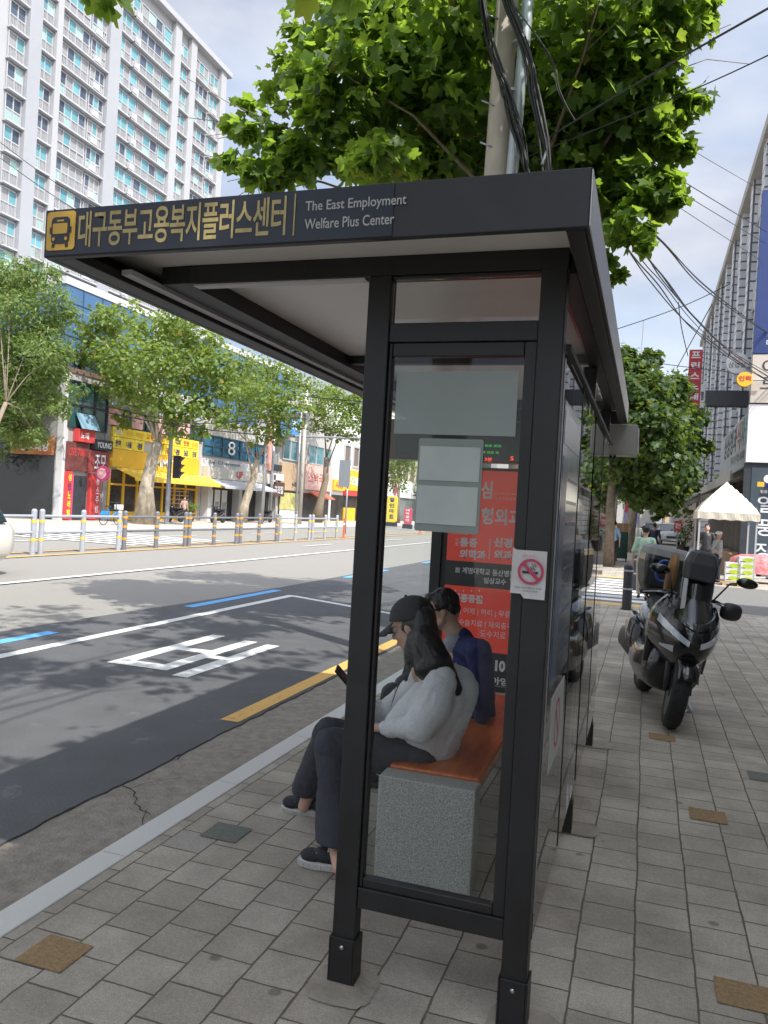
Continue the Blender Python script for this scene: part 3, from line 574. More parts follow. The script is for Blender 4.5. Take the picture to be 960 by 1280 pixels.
# ------------------------------------------------------------------ people
skin = mat('skin', (.50, .30, .215), .5, var=.06, vscale=20); hair_m = mat('hair_black', (.012, .010, .010), .38, var=.3, vscale=60, stretch=(1, 1, .1), bump=.3, bscale=90)
def hand(mb, wrist, d, palm_n, curl=.5, side=1, s=1.0):
    """palm + four fingers + thumb. d: pointing direction, palm_n: direction the palm faces, side: where the thumb is"""
    w = Vector(wrist); d = Vector(d).normalized(); n = (Vector(palm_n)-d*Vector(palm_n).dot(d)).normalized(); t = d.cross(n)*side
    for k in range(4):
        o_ = (1.5-k)*.019*s
        mb.cap(w+t*o_*.6+d*.005, .016*s, w+d*.075*s+t*o_, .0125*s, 10)
    for k, L in enumerate((.068, .076, .070, .056)):
        o_ = (1.5-k)*.0195*s; p = w+d*.078*s+t*o_; dd = d.copy(); r = .0085*s
        for j in range(3):
            dd = (dd+n*curl*(.5 if j == 0 else .8)).normalized(); q = p+dd*L*s*(.45, .32, .23)[j]
            mb.cap(p, r, q, r*.92, 8); p = q; r *= .93
    p = w+d*.022*s+t*.030*s; q = p+(d*.6+t*.7+n*.25).normalized()*.036*s; e = q+(d*.8+t*.15+n*.5).normalized()*.03*s
    mb.cap(p, .012*s, q, .0105*s, 8); mb.cap(q, .0105*s, e, .0088*s, 8)
def head(mb, c, f, up=(0, 0, 1), s=1.):
    """head with face; c centre of the skull, f facing direction"""
    f = Vector(f).normalized(); up = Vector(up); up = (up-f*up.dot(f)).normalized(); l = up.cross(f); R3 = Matrix((l, f, up)).transposed()
    P = lambda a, b, z: Vector(c)+(l*a+f*b+up*z)*s
    E = lambda a, b, z, rx, ry, rz: mb.ell(P(a, b, z), (rx*s, ry*s, rz*s), R3, 16, 12)
    E(0, -.012, .028, .074, .092, .080); E(0, .025, -.030, .060, .064, .078); E(0, .050, -.085, .034, .034, .026); E(0, -.03, -.02, .065, .07, .07)
    for a in (-1, 1):
        E(a*.034, .062, -.030, .022, .020, .022); E(a*.030, .078, .020, .022, .012, .008); E(a*.073, -.010, -.012, .010, .019, .030)
        mb.cap(P(a*.055, .01, -.06), .02*s, P(a*.02, .055, -.09), .018*s)
    mb.cap(P(0, .084, .008), .007*s, P(0, .104, -.026), .012*s); E(-.011, .094, -.030, .008, .010, .007); E(.011, .094, -.030, .008, .010, .007)
    E(0, .085, -.053, .023, .011, .0065); E(0, .083, -.064, .020, .011, .0075)
    return P, R3
def face_bits(P, R3, body, s=1.):
    ew = mat('eye_white', (.6, .58, .55), .3); ed_ = mat('eye_dark', (.02, .012, .01), .2); lip = mat('lips', (.36, .12, .10), .5)
    for a in (-1, 1):
        mb = MB(); mb.use(ew).ell(P(a*.030, .073, .004), .0125*s, None, 12, 8); mb.use(ed_).ell(P(a*.030, .0795, .003), .0073*s, None, 10, 6); mb.build('eye', None, body, smooth=True, fix=False)
        mb = MB(); mb.tube([P(a*.014, .090, .026), P(a*.030, .090, .031), P(a*.048, .076, .026)], [.003*s, .0035*s, .002*s], 6); mb.build('eyebrow', hair_m, body, smooth=True)
    mb = MB(); mb.ell(P(0, .094, -.055), (.018*s, .004*s, .0038*s), R3); mb.ell(P(0, .092, -.062), (.016*s, .004*s, .004*s), R3); mb.build('lips', lip, body, smooth=True, fix=False)
def trainer(parent, heel, toe, up=(0, 0, 1), canvas=None, sole=None, s=1.):
    """canvas shoe: sole slab with ribbed foxing, upper, laces"""
    heel = Vector(heel); toe = Vector(toe); f = (toe-heel).normalized(); up = Vector(up); up = (up-f*up.dot(f)).normalized(); l = up.cross(f); L = (toe-heel).length
    P = lambda a, b, c: heel+f*a+l*b+up*c
    outl = [(0, .022), (.04, .034), (.10, .035), (.16, .044), (.21, .045), (.25, .034), (.27, .012)]
    k = L/.27; pts = [(a*k, b) for a, b in outl]+[(a*k, -b) for a, b in outl[::-1]]
    sh = MB(); mbs = MB()
    mbs.prism([P(a, b, 0) for a, b in pts], up*.030); so_ = mbs.build('sole', sole, parent, bevel=.004)
    for sgn in (-1, 1):
        rb = MB()
        for i in range(len(outl)-1):
            (a0, b0), (a1, b1) = outl[i], outl[i+1]
            for j in range(4):
                t = (j+.5)/4; a = (a0+(a1-a0)*t)*k; b = (b0+(b1-b0)*t)*sgn; rb.tube([P(a, b*1.03, .003), P(a+.004, b*1.03, .027)], .0035, 5)
        rb.build('sole_ribs', sole, so_)
    u = MB()
    u.ell(P(.21*k, 0, .045), (.041, .055, .030), Matrix((l, f, up)).transposed()); u.ell(P(.14*k, 0, .055), (.038, .07, .038), Matrix((l, f, up)).transposed())
    u.ell(P(.05*k, 0, .058), (.034, .05, .042), Matrix((l, f, up)).transposed()); u.cap(P(.03*k, 0, .05), .03, P(.04*k, 0, .075), .030)
    up_ = remesh(u, 'shoe_upper', canvas, parent, .006, 3)
    lc = MB()
    for j in range(6):
        a = .09+j*.018; z = .103-j*.0052; lc.tube([P(a*k, .026, z-.010), P(a*k+.006, 0, z+.003), P(a*k+.002, -.026, z-.010)], .0032, 5)
    lc.build('laces', mat('lace_white', (.7, .7, .68), .7), up_)
# ---- woman in a grey sweatshirt and cap, legs crossed, looking at her phone
WM = thing('person', (-.80, 3.6, .46), 'woman with black cap, long hair and pale grey sweatshirt looking down at a phone', 'person')
canv = mat('canvas_black', (.018, .018, .022), .75, var=.3, vscale=60, bump=.2, bscale=200); solew = mat('sole_white', (.50, .49, .45), .7, var=.08, vscale=30)
knit = mat('sweat_grey', (.68, .67, .67), .9, var=.10, vscale=130, bump=.6, bscale=160); trou = mat('trousers_charcoal', (.040, .041, .050), .85, var=.18, vscale=90, bump=.2, bscale=220)
hip = aty(524, 938, 3.62); waist = aty(545, 915, 3.62); chest = aty(553, 865, 3.60); neck = aty(534, 826, 3.60); hd = aty(516, 781, 3.58)
lsh = aty(552, 852, 3.42); lel = aty(522, 908, 3.36); lwr = aty(482, 910, 3.40)
rsh = aty(536, 843, 3.78); rel = aty(478, 895, 3.84); rwr = aty(450, 874, 3.72); rhd = aty(437, 860, 3.68)
lhip = aty(516, 948, 3.50); lkn = aty(414, 930, 3.34); lan = aty(420, 1058, 3.24)
rhip = aty(516, 940, 3.74); rkn = aty(411, 917, 3.52); ran = aty(385, 994, 3.70)
fdir = Vector((-.92, .16, -.40)).normalized(); fup = Vector((-.38, .05, .92))
b = MB()
P_, R3_ = head(b, hd, fdir, fup, 1.1)
b.cap(neck-Vector((0, 0, .02)), .052, hd+Vector((.02, 0, -.06)), .050); b.cap(chest, .10, neck+Vector((0, 0, -.05)), .075); b.cap(hip, .13, chest, .11); b.cap(lhip, .08, rhip, .08)
for a, c_2, d in ((lsh, lel, lwr), (rsh, rel, rwr)): b.cap(neck+Vector((.02, 0, -.05)), .05, a, .045); b.cap(a, .042, c_2, .034); b.cap(c_2, .034, d, .022)
for a, k_, n_2 in ((lhip, lkn, lan), (rhip, rkn, ran)): b.cap(a, .078, k_, .055); b.cap(k_, .052, n_2, .036)
b.cap(lan, .034, atz(424, 1085, .055), .03); b.cap(ran, .034, ran+Vector((-.02, 0, -.06)), .03)
hand(b, lwr, (-.9, .25, -.15), (0, .1, -1), .45, -1, .95)
hand(b, rwr, (rhd-rwr), (.2, -.3, .9), .8, 1, .95)
body = remesh(b, 'body', skin, WM, .0058, 3)
face_bits(P_, R3_, body, 1.1)
# sweatshirt: loose, dropped shoulders, rounded back
c = MB()
bk = Vector((.035, 0, 0))
c.cap(hip+Vector((.03, -.03, .03)), .150, chest+bk, .135); c.cap(hip+Vector((.03, .06, .03)), .145, chest+bk+Vector((0, .05, 0)), .13); c.cap(hip+Vector((.03, -.07, .06)), .12, chest+Vector((.02, -.08, 0)), .115)
c.cap(chest+bk, .13, neck+Vector((.02, 0, -.035)), .088); c.cap(lsh+Vector((0, .03, 0)), .066, rsh, .066); c.cap(neck+Vector((.02, 0, -.045)), .082, lsh, .072); c.cap(neck+Vector((.02, 0, -.045)), .082, rsh, .070)
c.cap(hip+Vector((-.10, -.03, .10)), .085, chest+Vector((-.03, -.02, 0)), .10)
c.cap(lsh, .074, (lsh+lel)/2+Vector((.02, -.01, 0)), .086); c.cap((lsh+lel)/2+Vector((.02, -.01, 0)), .086, lel+Vector((.01, 0, .0)), .078); c.cap(lel, .069, lwr+Vector((.025, 0, 0)), .040)
c.cap(rsh, .066, rel, .064); c.cap(rel, .062, rwr+Vector((.03, 0, -.01)), .04)
sw = remesh(c, 'sweatshirt', knit, WM, .0085, 8, .0085, 6)
cf = MB(); cf.cap(lwr+Vector((.034, 0, 0)), .041, lwr+Vector((.0, .0, 0)), .034); remesh(cf, 'cuff', knit, sw, .005, 2)
cf = MB(); cf.tube([neck+Vector((.055*math.cos(t), .06*math.sin(t), .004-.028*math.cos(t+math.pi))) for t in [2*math.pi*i/24 for i in range(25)]], .011, 8); cf.build('collar', knit, sw, smooth=True)
# trousers
c = MB()
c.cap(lhip+Vector((.02, 0, -.0)), .105, rhip+Vector((.02, 0, -.0)), .105)
c.cap(lhip, .098, lkn, .078); c.cap(lkn+Vector((0, 0, -.005)), .080, (lkn+lan)/2+Vector((0, 0, .02)), .076); c.cap((lkn+lan)/2, .080, lan+Vector((.005, 0, .02)), .096)
c.cap(rhip, .098, rkn, .076); c.cap(rkn, .078, ran+Vector((0.0, 0, .035)), .084)
tr = remesh(c, 'trousers', trou, WM, .009, 5, .008, 7)
# hems end cleanly: cut the rounded ends off flat
def cut_below(o, p, nrm):
    me = o.data; bm = bmesh.new(); bm.from_mesh(me)
    return bm
bm = bmesh.new(); bm.from_mesh(tr.data)
r_ = bmesh.ops.bisect_plane(bm, geom=bm.verts[:]+bm.edges[:]+bm.faces[:], plane_co=(0, 0, lan.z+.03), plane_no=(0, 0, 1), clear_inner=True)
bm.to_mesh(tr.data); bm.free()
so2 = tr.modifiers.new('s', 'SOLIDIFY'); so2.thickness = .004; so2.offset = -1
q0 = atz(374, 1079, .0); h0 = atz(445, 1092, .0)
d0 = (q0-h0).normalized(); trainer(WM, q0-d0*.262+Vector((0, 0, .002)), q0+Vector((0, 0, .002)), (0, 0, 1), canv, solew)
t1 = aty(354, 1010, 3.74); d1 = Vector((-.97, -.02, -.02)).normalized(); trainer(WM, t1-d1*.25, t1, (.05, -.28, 1), canv, solew)
# cap and hair
capm = mat('cap_black', (.012, .012, .014), .8, bump=.2, bscale=200)
c = MB(); c.ell(P_(0, -.010, .034), (.098, .114, .100), R3_, 24, 16); cp = c.build('cap', capm, WM, smooth=True)
bm = bmesh.new(); bm.from_mesh(cp.data); up_w = R3_ @ Vector((0, 0, 1)); bmesh.ops.bisect_plane(bm, geom=bm.verts[:]+bm.edges[:]+bm.faces[:], plane_co=P_(0, 0, .026), plane_no=(up_w*1.0-fdir*.18).normalized(), clear_inner=True); bm.to_mesh(cp.data); bm.free()
sfm = cp.modifiers.new('s', 'SOLIDIFY'); sfm.thickness = .004
c = MB(); vs = []; fs = []; n_ = 12
for j in range(5):
    for i in range(n_+1):
        t = -1+2*i/n_; r = j/4
        vs.append(P_(t*.076*(1-.10*r), .074*math.sqrt(max(0, 1-(t*.8)**2))+.018+.092*r*(1-.5*t*t), .036-.030*r-.022*t*t*(1-.2*r)))
for j in range(4):
    for i in range(n_): a = j*(n_+1)+i; fs.append((a, a+1, a+n_+2, a+n_+1))
c.add(vs, fs); br = c.build('cap_brim', capm, cp, smooth=True); z_ = br.modifiers.new('s', 'SOLIDIFY'); z_.thickness = .005
c = MB(); c.ell(P_(0, -.010, .126), .007); c.build('cap_button', capm, cp, smooth=True, fix=False)
c = MB()
c.ell(P_(0, -.028, .005), (.092, .092, .080), R3_)
for dy_ in (-.085, -.05, 0, .05, .085):
    y = 3.58+dy_; edge = 1-abs(dy_)*3.5
    if abs(dy_) < .06: c.cap(aty(530, 772, y), .056, aty(532, 795, y), .068)
    else: c.cap(aty(527, 786, y-dy_*.25), .040, aty(531, 798, y-dy_*.1), .056)
    c.cap(aty(532, 797, y), .062, aty(546, 828, y+dy_*.5), .070); c.cap(aty(546, 828, y+dy_*.5), .070, aty(569, 862, y+dy_*.4), .022*edge+.018)
for sg_ in (-1, 1):
    y = 3.58+sg_*.095
    c.cap(aty(516, 790, y-sg_*.02), .022, aty(514, 814, y-sg_*.01), .036); c.cap(aty(514, 812, y), .038, aty(507, 850, y+sg_*.03), .010); c.cap(aty(521, 797, y-sg_*.02), .036, aty(532, 836, y+sg_*.03), .054); c.cap(aty(534, 836, y+sg_*.05), .052, aty(553, 858, y+sg_*.06), .018)
hr = remesh(c, 'hair', hair_m, WM, .0065, 7, .005, 18)
c = MB()
for k_ in range(16):   # loose strands down the back and over the chest
    y0 = 3.53+.014*k_; a = hd+Vector((.10, (y0-3.6), -.13)); e = aty(570+random.uniform(-6, 12), 868+random.uniform(-10, 20), y0-.06*(k_ < 6))
    c.tube([a, (a+e)/2+Vector((.035, 0, .01)), e], [.003, .0025, .001], 5)
for k_ in range(6):
    a = hd+Vector((.02, -.09, -.10)); e = aty(488+k_*1.5, 885-k_*7, 3.40); m2 = aty(502+k_*1.5, 845, 3.44); c.tube([a, m2, e], [.003, .0022, .001], 5)
c.build('hair_strands', hair_m, hr, smooth=True)
ph = thing('smartphone', rhd, 'black smartphone held upright in the hand of the woman in the cap', 'phone')
mm = Matrix.Translation(aty(432, 849, 3.655)) @ Matrix.Rotation(math.radians(-38), 4, 'Y') @ Matrix.Rotation(math.radians(20), 4, 'X')
c = MB(); c.obox(mm, .009, .072, .15); c.build('case', mat('phone_black', (.01, .01, .012), .3), ph, bevel=.003)
c = MB(); c.obox(mm @ Matrix.Translation((.0052, 0, 0)), .001, .066, .142); c.build('screen', mat('phone_screen', (.02, .025, .03), .1), ph)
# ---- man in a navy jacket further along the bench
MN = thing('person', (-.83, 4.5, .46), 'person in navy blue jacket with grey collar and glasses sitting behind the woman', 'person')
navy = mat('jacket_navy', (.010, .018, .10), .75, var=.2, vscale=40, bump=.2, bscale=150); dark = mat('trousers_black', (.02, .022, .03), .85)
Y2 = 4.42
hp2 = aty(586, 905, Y2); ch2 = aty(584, 838, Y2); nk2 = aty(573, 796, Y2); hd2 = aty(552, 762, Y2)
l1 = aty(598, 815, Y2-.17); l2 = aty(603, 868, Y2-.20); l3 = aty(601, 905, Y2-.18); r1 = aty(585, 812, Y2+.17); r2 = aty(560, 860, Y2+.2); r3 = aty(535, 880, Y2+.1)
f2 = Vector((-.90, -.20, -.28)).normalized()
b = MB(); P2, R2 = head(b, hd2, f2, (-.25, 0, .95), 1.02)
b.cap(nk2, .055, hd2+Vector((.02, 0, -.05)), .052); b.cap(ch2, .12, nk2+Vector((0, 0, -.05)), .08); b.cap(hp2, .14, ch2, .13)
for q in ((l1, l2, l3), (r1, r2, r3)): b.cap(nk2+Vector((.02, 0, -.06)), .05, q[0], .05); b.cap(q[0], .046, q[1], .038); b.cap(q[1], .036, q[2], .026)
kn_ = [Vector((hp2.x-.42, Y2+s2*.13, .53)) for s2 in (-1, 1)]; an_ = [Vector((hp2.x-.46, Y2+s2*.14, .10)) for s2 in (-1, 1)]
for i in (0, 1): b.cap(hp2+Vector((0, (-1, 1)[i]*.09, -.02)), .085, kn_[i], .058); b.cap(kn_[i], .055, an_[i], .04)
hand(b, l3+Vector((0, 0, .02)), (-.15, -.1, -1), (-1, 0, 0), .3, 1, .95); hand(b, r3, (-.8, -.3, -.3), (0, 0, -1), .4, 1, 1)
b2_ = remesh(b, 'body', skin, MN, .007, 3); face_bits(P2, R2, b2_, 1.02)
c = MB(); c.cap(hp2+Vector((.01, 0, .04)), .142, ch2+Vector((.015, 0, 0)), .140); c.cap(ch2+Vector((.015, 0, 0)), .138, nk2+Vector((.015, 0, -.06)), .085); c.cap(l1, .075, r1, .075)
for q in ((l1, l2, l3), (r1, r2, r3)): c.cap(nk2+Vector((.02, 0, -.055)), .080, q[0], .074); c.cap(q[0], .074, q[1], .062); c.cap(q[1], .060, q[2]+(q[1]-q[2])*.25, .044)
c.cap(nk2+Vector((.035, 0, -.05)), .085, nk2+Vector((.025, 0, -.012)), .070)
jk = remesh(c, 'jacket', navy, MN, .010, 6, .009, 7)
c = MB(); c.cap(nk2+Vector((-.01, -.03, -.035)), .066, nk2+Vector((-.01, .03, -.03)), .066); c.cap(nk2+Vector((-.04, -.03, -.04)), .045, nk2+Vector((-.06, -.03, -.075)), .03); remesh(c, 'shirt_collar', mat('collar_grey', (.30, .30, .33), .8), MN, .006, 4)
c = MB()
for i in (0, 1): c.cap(hp2+Vector((0, (-1, 1)[i]*.09, -.02)), .10, kn_[i], .075); c.cap(kn_[i], .074, an_[i]+Vector((0, 0, .03)), .062)
remesh(c, 'trousers', dark, MN, .010, 5, .006, 8)
for i in (0, 1): a = Vector((an_[i].x+.07, an_[i].y, .001)); trainer(MN, a, a+Vector((-.28, 0, 0)), (0, 0, 1), canv, mat('sole_dark', (.05, .05, .05), .7))
c = MB(); c.ell(P2(0, -.022, .045), (.084, .094, .078), R2); c.ell(P2(0, -.052, .0), (.074, .06, .065), R2); c.ell(P2(0, .045, .084), (.055, .035, .026), R2)
for s2 in (-1, 1): c.ell(P2(s2*.066, -.012, .030), (.018, .045, .045), R2)
remesh(c, 'hair', hair_m, MN, .006, 2, .007, 30)
c = MB()
for s2 in (-1, 1):
    c.tube([P2(s2*.030+.024*math.cos(t), .105, .004+.019*math.sin(t)) for t in [2*math.pi*i/16 for i in range(17)]], .0028, 5); c.tube([P2(s2*.054, .103, .010), P2(s2*.078, .05, .012), P2(s2*.082, -.02, .008)], [.006, .0065, .004], 6)
c.tube([P2(-.008, .106, .008), P2(.008, .106, .008)], .003, 5); c.build('glasses', mat('frame_black', (.01, .01, .01), .35), MN, smooth=True)
# ------------------------------------------------------------------ scooter
SC = thing('scooter', (.09, 7.25, 0), 'large black scooter with grey topped rear box and tall dark windscreen on the sidewalk', 'scooter', rot=(0, 0, 0))
SM = Matrix.Translation((.15, 7.22, 0)) @ Matrix.Rotation(math.radians(9), 4, 'Z') @ Matrix.Rotation(math.radians(9.5), 4, 'Y')
glossb = mat('gloss_black', (.008, .008, .010), .16, spec=.5, coat=.35, var=.2, vscale=4); mattb = mat('plastic_black', (.022, .022, .024), .5, var=.2, vscale=8)
rub = mat('rubber', (.018, .018, .018), .85, var=.2, vscale=40, bump=.3, bscale=60); rimm = mat('rim_dark', (.06, .06, .065), .35, .7); lens = mat('lamp_lens', (.5, .53, .58), .08, spec=.9, coat=1.); chrome = mat('chrome', (.6, .6, .62), .12, 1.)
boxt = mat('box_grey', (.17, .165, .16), .5, var=.25, vscale=7)
def SB(): m_ = MB(); m_.X = SM; return m_
def loft(mb, secs, n=20):
    """secs: (y, cx, half width, z0, z1)"""
    vs = []; fs = []
    for y, cx_, w, z0, z1 in secs:
        for i in range(n):
            t = 2*math.pi*i/n; ct, st_ = math.cos(t), math.sin(t)
            vs.append((cx_+w*math.copysign(abs(ct)**.7, ct), y, (z0+z1)/2+(z1-z0)/2*math.copysign(abs(st_)**.75, st_)))
    for k_ in range(len(secs)-1):
        for i in range(n): fs.append((k_*n+i, k_*n+(i+1) % n, (k_+1)*n+(i+1) % n, (k_+1)*n+i))
    fs += [list(range(n))[::-1], list(range((len(secs)-1)*n, len(secs)*n))]
    return mb.add(vs, fs)
def rring(w, y0, y1, z, r=.07, n=5):
    pts = []
    for cx_, cy_, t0 in ((w-r, y1-r, 0), (-w+r, y1-r, 90), (-w+r, y0+r, 180), (w-r, y0+r, 270)):
        for i in range(n+1): t = math.radians(t0+90*i/n); pts.append((cx_+r*math.cos(t), cy_+r*math.sin(t), z))
    return pts
def rloft(mb, rings):
    k = len(rings[0]); vs = [p for r in rings for p in r]; fs = [(a*k+i, a*k+(i+1) % k, (a+1)*k+(i+1) % k, (a+1)*k+i) for a in range(len(rings)-1) for i in range(k)]
    return mb.add(vs, fs+[list(range(k))[::-1], list(range((len(rings)-1)*k, len(rings)*k))])
def wheel(y, r, w, turn=0):
    X = SM @ Matrix.Translation((0, y, r)) @ Matrix.Rotation(turn, 4, 'Z')
    m_ = MB(); m_.X = X
    prof = [(r*.62, -w*.42), (r*.70, -w*.5), (r*.86, -w*.50), (r*.95, -w*.34), (r, -w*.12), (r, w*.12), (r*.95, w*.34), (r*.86, w*.5), (r*.70, w*.5), (r*.62, w*.42)]
    m_.lathe((0, 0, 0), prof, 40, (1, 0, 0)); t_ = m_.build('tyre', rub, SC, smooth=True)
    m_ = MB(); m_.X = X
    for k_ in range(22):
        a = 2*math.pi*k_/22
        for sg_ in (-1, 1): m_.tube([(sg_*w*.05, r*1.001*math.cos(a), r*1.001*math.sin(a)), (sg_*w*.36, r*.955*math.cos(a+.16), r*.955*math.sin(a+.16))], .0035, 4)
    m_.build('tread', mat('tread_groove', (.006, .006, .006), .9), t_)
    m_ = MB(); m_.X = X; m_.lathe((0, 0, 0), [(r*.60, -w*.44), (r*.66, -w*.46), (r*.66, w*.46), (r*.60, w*.44)], 40, (1, 0, 0)); m_.lathe((0, 0, 0), [(.045, -w*.5), (.045, w*.5)], 16, (1, 0, 0))
    for k_ in range(5):
        a = 2*math.pi*k_/5; m_.tube([(0, .04*math.cos(a), .04*math.sin(a)), (0, r*.61*math.cos(a), r*.61*math.sin(a))], [.022, .014], 6)
    m_.build('rim', rimm, SC, smooth=False)
    m_ = MB(); m_.X = X; m_.lathe((w*.5, 0, 0), [(.06, 0), (.12, 0), (.12, .006), (.06, .006)], 28, (1, 0, 0)); m_.build('brake_disc', alu, SC)
wheel(-.66, .285, .125, math.radians(-7)); wheel(.68, .27, .14)
# front fairing: horizontal slices, widths and noses
LV = [(.44, .13, -.60, -.26), (.52, .19, -.74, -.26), (.60, .245, -.83, -.27), (.68, .275, -.87, -.28), (.76, .285, -.86, -.30), (.84, .275, -.80, -.32), (.92, .24, -.71, -.33), (1.0, .185, -.62, -.36), (1.05, .14, -.57, -.38)]
def lv(z):
    z = min(max(z, LV[0][0]), LV[-1][0])
    for a, b_ in zip(LV, LV[1:]):
        if z <= b_[0]: t = (z-a[0])/(b_[0]-a[0]); t2 = t; return [p+(q-p)*t2 for p, q in zip(a, b_)]
def fsurf(t, z, off=0.):
    """t -1..1 across the nose (right to left), z height"""
    _, w, yf, yb = lv(z); a = abs(t); sgn = 1 if t >= 0 else -1
    x = (w+off)*min(1, a**.85*1.02); y = yf-off+(yb-yf)*(a**2.3)
    return Vector((sgn*x, y, z))
m_ = SB(); nt_ = 32; nz_ = 22; vs = []; fs = []
for j in range(nz_+1):
    z = LV[0][0]+(LV[-1][0]-LV[0][0])*j/nz_
    for i in range(nt_+1): vs.append(fsurf(-1+2*i/nt_, z))
for j in range(nz_):
    for i in range(nt_): a = j*(nt_+1)+i; fs.append((a, a+1, a+nt_+2, a+nt_+1))
fs.append([i for i in range(nt_+1)][::-1]); fs.append([nz_*(nt_+1)+i for i in range(nt_+1)])
fs.append([j*(nt_+1) for j in range(nz_+1)]+[j*(nt_+1)+nt_ for j in range(nz_, -1, -1)])
m_.add(vs, fs); m_.build('front_fairing', glossb, SC, smooth=False)
o = bpy.data.objects[-1] if False else [c for c in SC.children if c.name.startswith('front_fairing')][0]
o.data.polygons.foreach_set('use_smooth', [len(p.vertices) == 4 for p in o.data.polygons])
def fpatch(name, mt, ts, zlo, zhi, off=.006, n=14, parent=None):
    m2 = SB(); vs = []; fs = []
    for i in range(n+1):
        t = ts[0]+(ts[1]-ts[0])*i/n; z0, z1 = zlo(t), zhi(t)
        for j in range(4): vs.append(fsurf(t, z0+(z1-z0)*j/3, off))
        for j in range(4): vs.append(fsurf(t, z0+(z1-z0)*j/3, -.01))
    for i in range(n):
        for j in range(3): a = i*8+j; fs.append((a, a+8, a+9, a+1))
        fs.append((i*8, i*8+4, i*8+12, i*8+8)); fs.append((i*8+3, i*8+11, i*8+15, i*8+7))
    fs.append((0, 1, 2, 3, 7, 6, 5, 4)); a = n*8; fs.append((a, a+4, a+5, a+6, a+7, a+3, a+2, a+1))
    m2.add(vs, fs); return m2.build(name, mt, parent or SC, smooth=False)
for sg_ in (-1, 1):
    fpatch('headlight', lens, (sg_*.10, sg_*.80), lambda t: .665+.17*abs(t)**1.3, lambda t: .705+.20*abs(t)**1.25, .007)
    fpatch('turn_signal', lens, (sg_*.42, sg_*.72), lambda t: .575+.05*abs(t), lambda t: .575+.05*abs(t)+.05*(.78-abs(t))/.36+.006, .007)
    fpatch('trim_panel', mat('panel_grey', (.03, .03, .033), .25, coat=.4), (sg_*.30, sg_*.93), lambda t: .74+.16*abs(t)**1.2, lambda t: .765+.22*abs(t)**1.2, .012)
    fpatch('fairing_blade', glossb, (sg_*.02, sg_*.9), lambda t: .80+.17*abs(t)**1.3, lambda t: .85+.16*abs(t)**1.3, .016)
fpatch('nose_panel', mattb, (-.30, .30), lambda t: .50, lambda t: .60-.1*abs(t), .004)
# mudguard, forks
m_ = SB(); vs = []; fs = []; n_ = 16
for i in range(n_+1):
    a = math.radians(28+95*i/n_); 
    for j in range(7):
        u_ = -1+2*j/6; rr = .318-.03*u_*u_; vs.append((u_*.078, -.66-rr*math.sin(a) if False else -.66-rr*math.cos(a), .285+rr*math.sin(a)))
for i in range(n_):
    for j in range(6): a = i*7+j; fs.append((a, a+1, a+8, a+7))
m_.add(vs, fs); o = m_.build('mudguard', glossb, SC, smooth=True); q = o.modifiers.new('s', 'SOLIDIFY'); q.thickness = .006
for sg_ in (-1, 1):
    m_ = SB(); m_.tube([(sg_*.085, -.66, .285), (sg_*.085, -.50, .62)], [.024, .028], 12); m_.build('fork', mattb, SC, smooth=True)
m_ = SB(); m_.box(.05, .075, -.69, -.60, .32, .42); m_.build('brake_caliper', alu, SC)
m_ = SB(); loft(m_, [(-.50, 0, .12, .44, .60), (-.42, 0, .20, .24, .66), (-.2, 0, .225, .19, .62), (.05, 0, .25, .18, .56), (.35, 0, .25, .20, .62), (.6, 0, .235, .25, .72), (.85, 0, .2, .36, .76), (1.0, 0, .1, .5, .72)], 28); m_.build('underbody', glossb, SC, smooth=True)
# inner apron, footboards, belly
m_ = SB(); m_.prism([(-.24, -.32, .42), (.24, -.32, .42), (.26, -.32, .8), (.16, -.34, 1.0), (-.16, -.34, 1.0), (-.26, -.32, .8)], (0, .05, 0)); m_.build('leg_shield', mattb, SC)
m_ = SB(); loft(m_, [(-.30, 0, .07, .38, .62), (-.1, 0, .10, .40, .66), (.05, 0, .14, .42, .74), (.25, 0, .19, .40, .78), (.55, 0, .20, .42, .82), (.8, 0, .18, .50, .84), (1.0, 0, .10, .62, .84), (1.06, 0, .05, .7, .82)]); m_.build('rear_bodywork', glossb, SC, smooth=True)
m_ = SB(); loft(m_, [(-.06, 0, .10, .74, .80), (.05, 0, .16, .74, .84), (.3, 0, .17, .76, .855), (.42, 0, .15, .78, .90), (.7, 0, .14, .80, .92), (.85, 0, .10, .82, .90)]); m_.build('seat', mat('seat_vinyl', (.02, .02, .02), .6, bump=.2, bscale=120), SC, smooth=True)
m_ = SB(); loft(m_, [(.30, -.16, .05, .34, .46), (.45, -.19, .07, .32, .50), (.9, -.205, .08, .34, .55), (1.02, -.20, .055, .38, .53)]); m_.build('exhaust', mattb, SC, smooth=True)
m_ = SB(); loft(m_, [(.25, -.17, .04, .42, .62), (.4, -.23, .06, .40, .68), (.7, -.22, .06, .46, .72), (.82, -.18, .03, .52, .68)]); m_.build('side_panel', glossb, SC, smooth=True)
m_ = SB(); m_.tube([(-.05, .9, .70), (-.05, 1.02, .42)], .02); m_.box(-.10, .10, .98, .99, .44, .58); m_.build('plate_holder', mattb, SC)
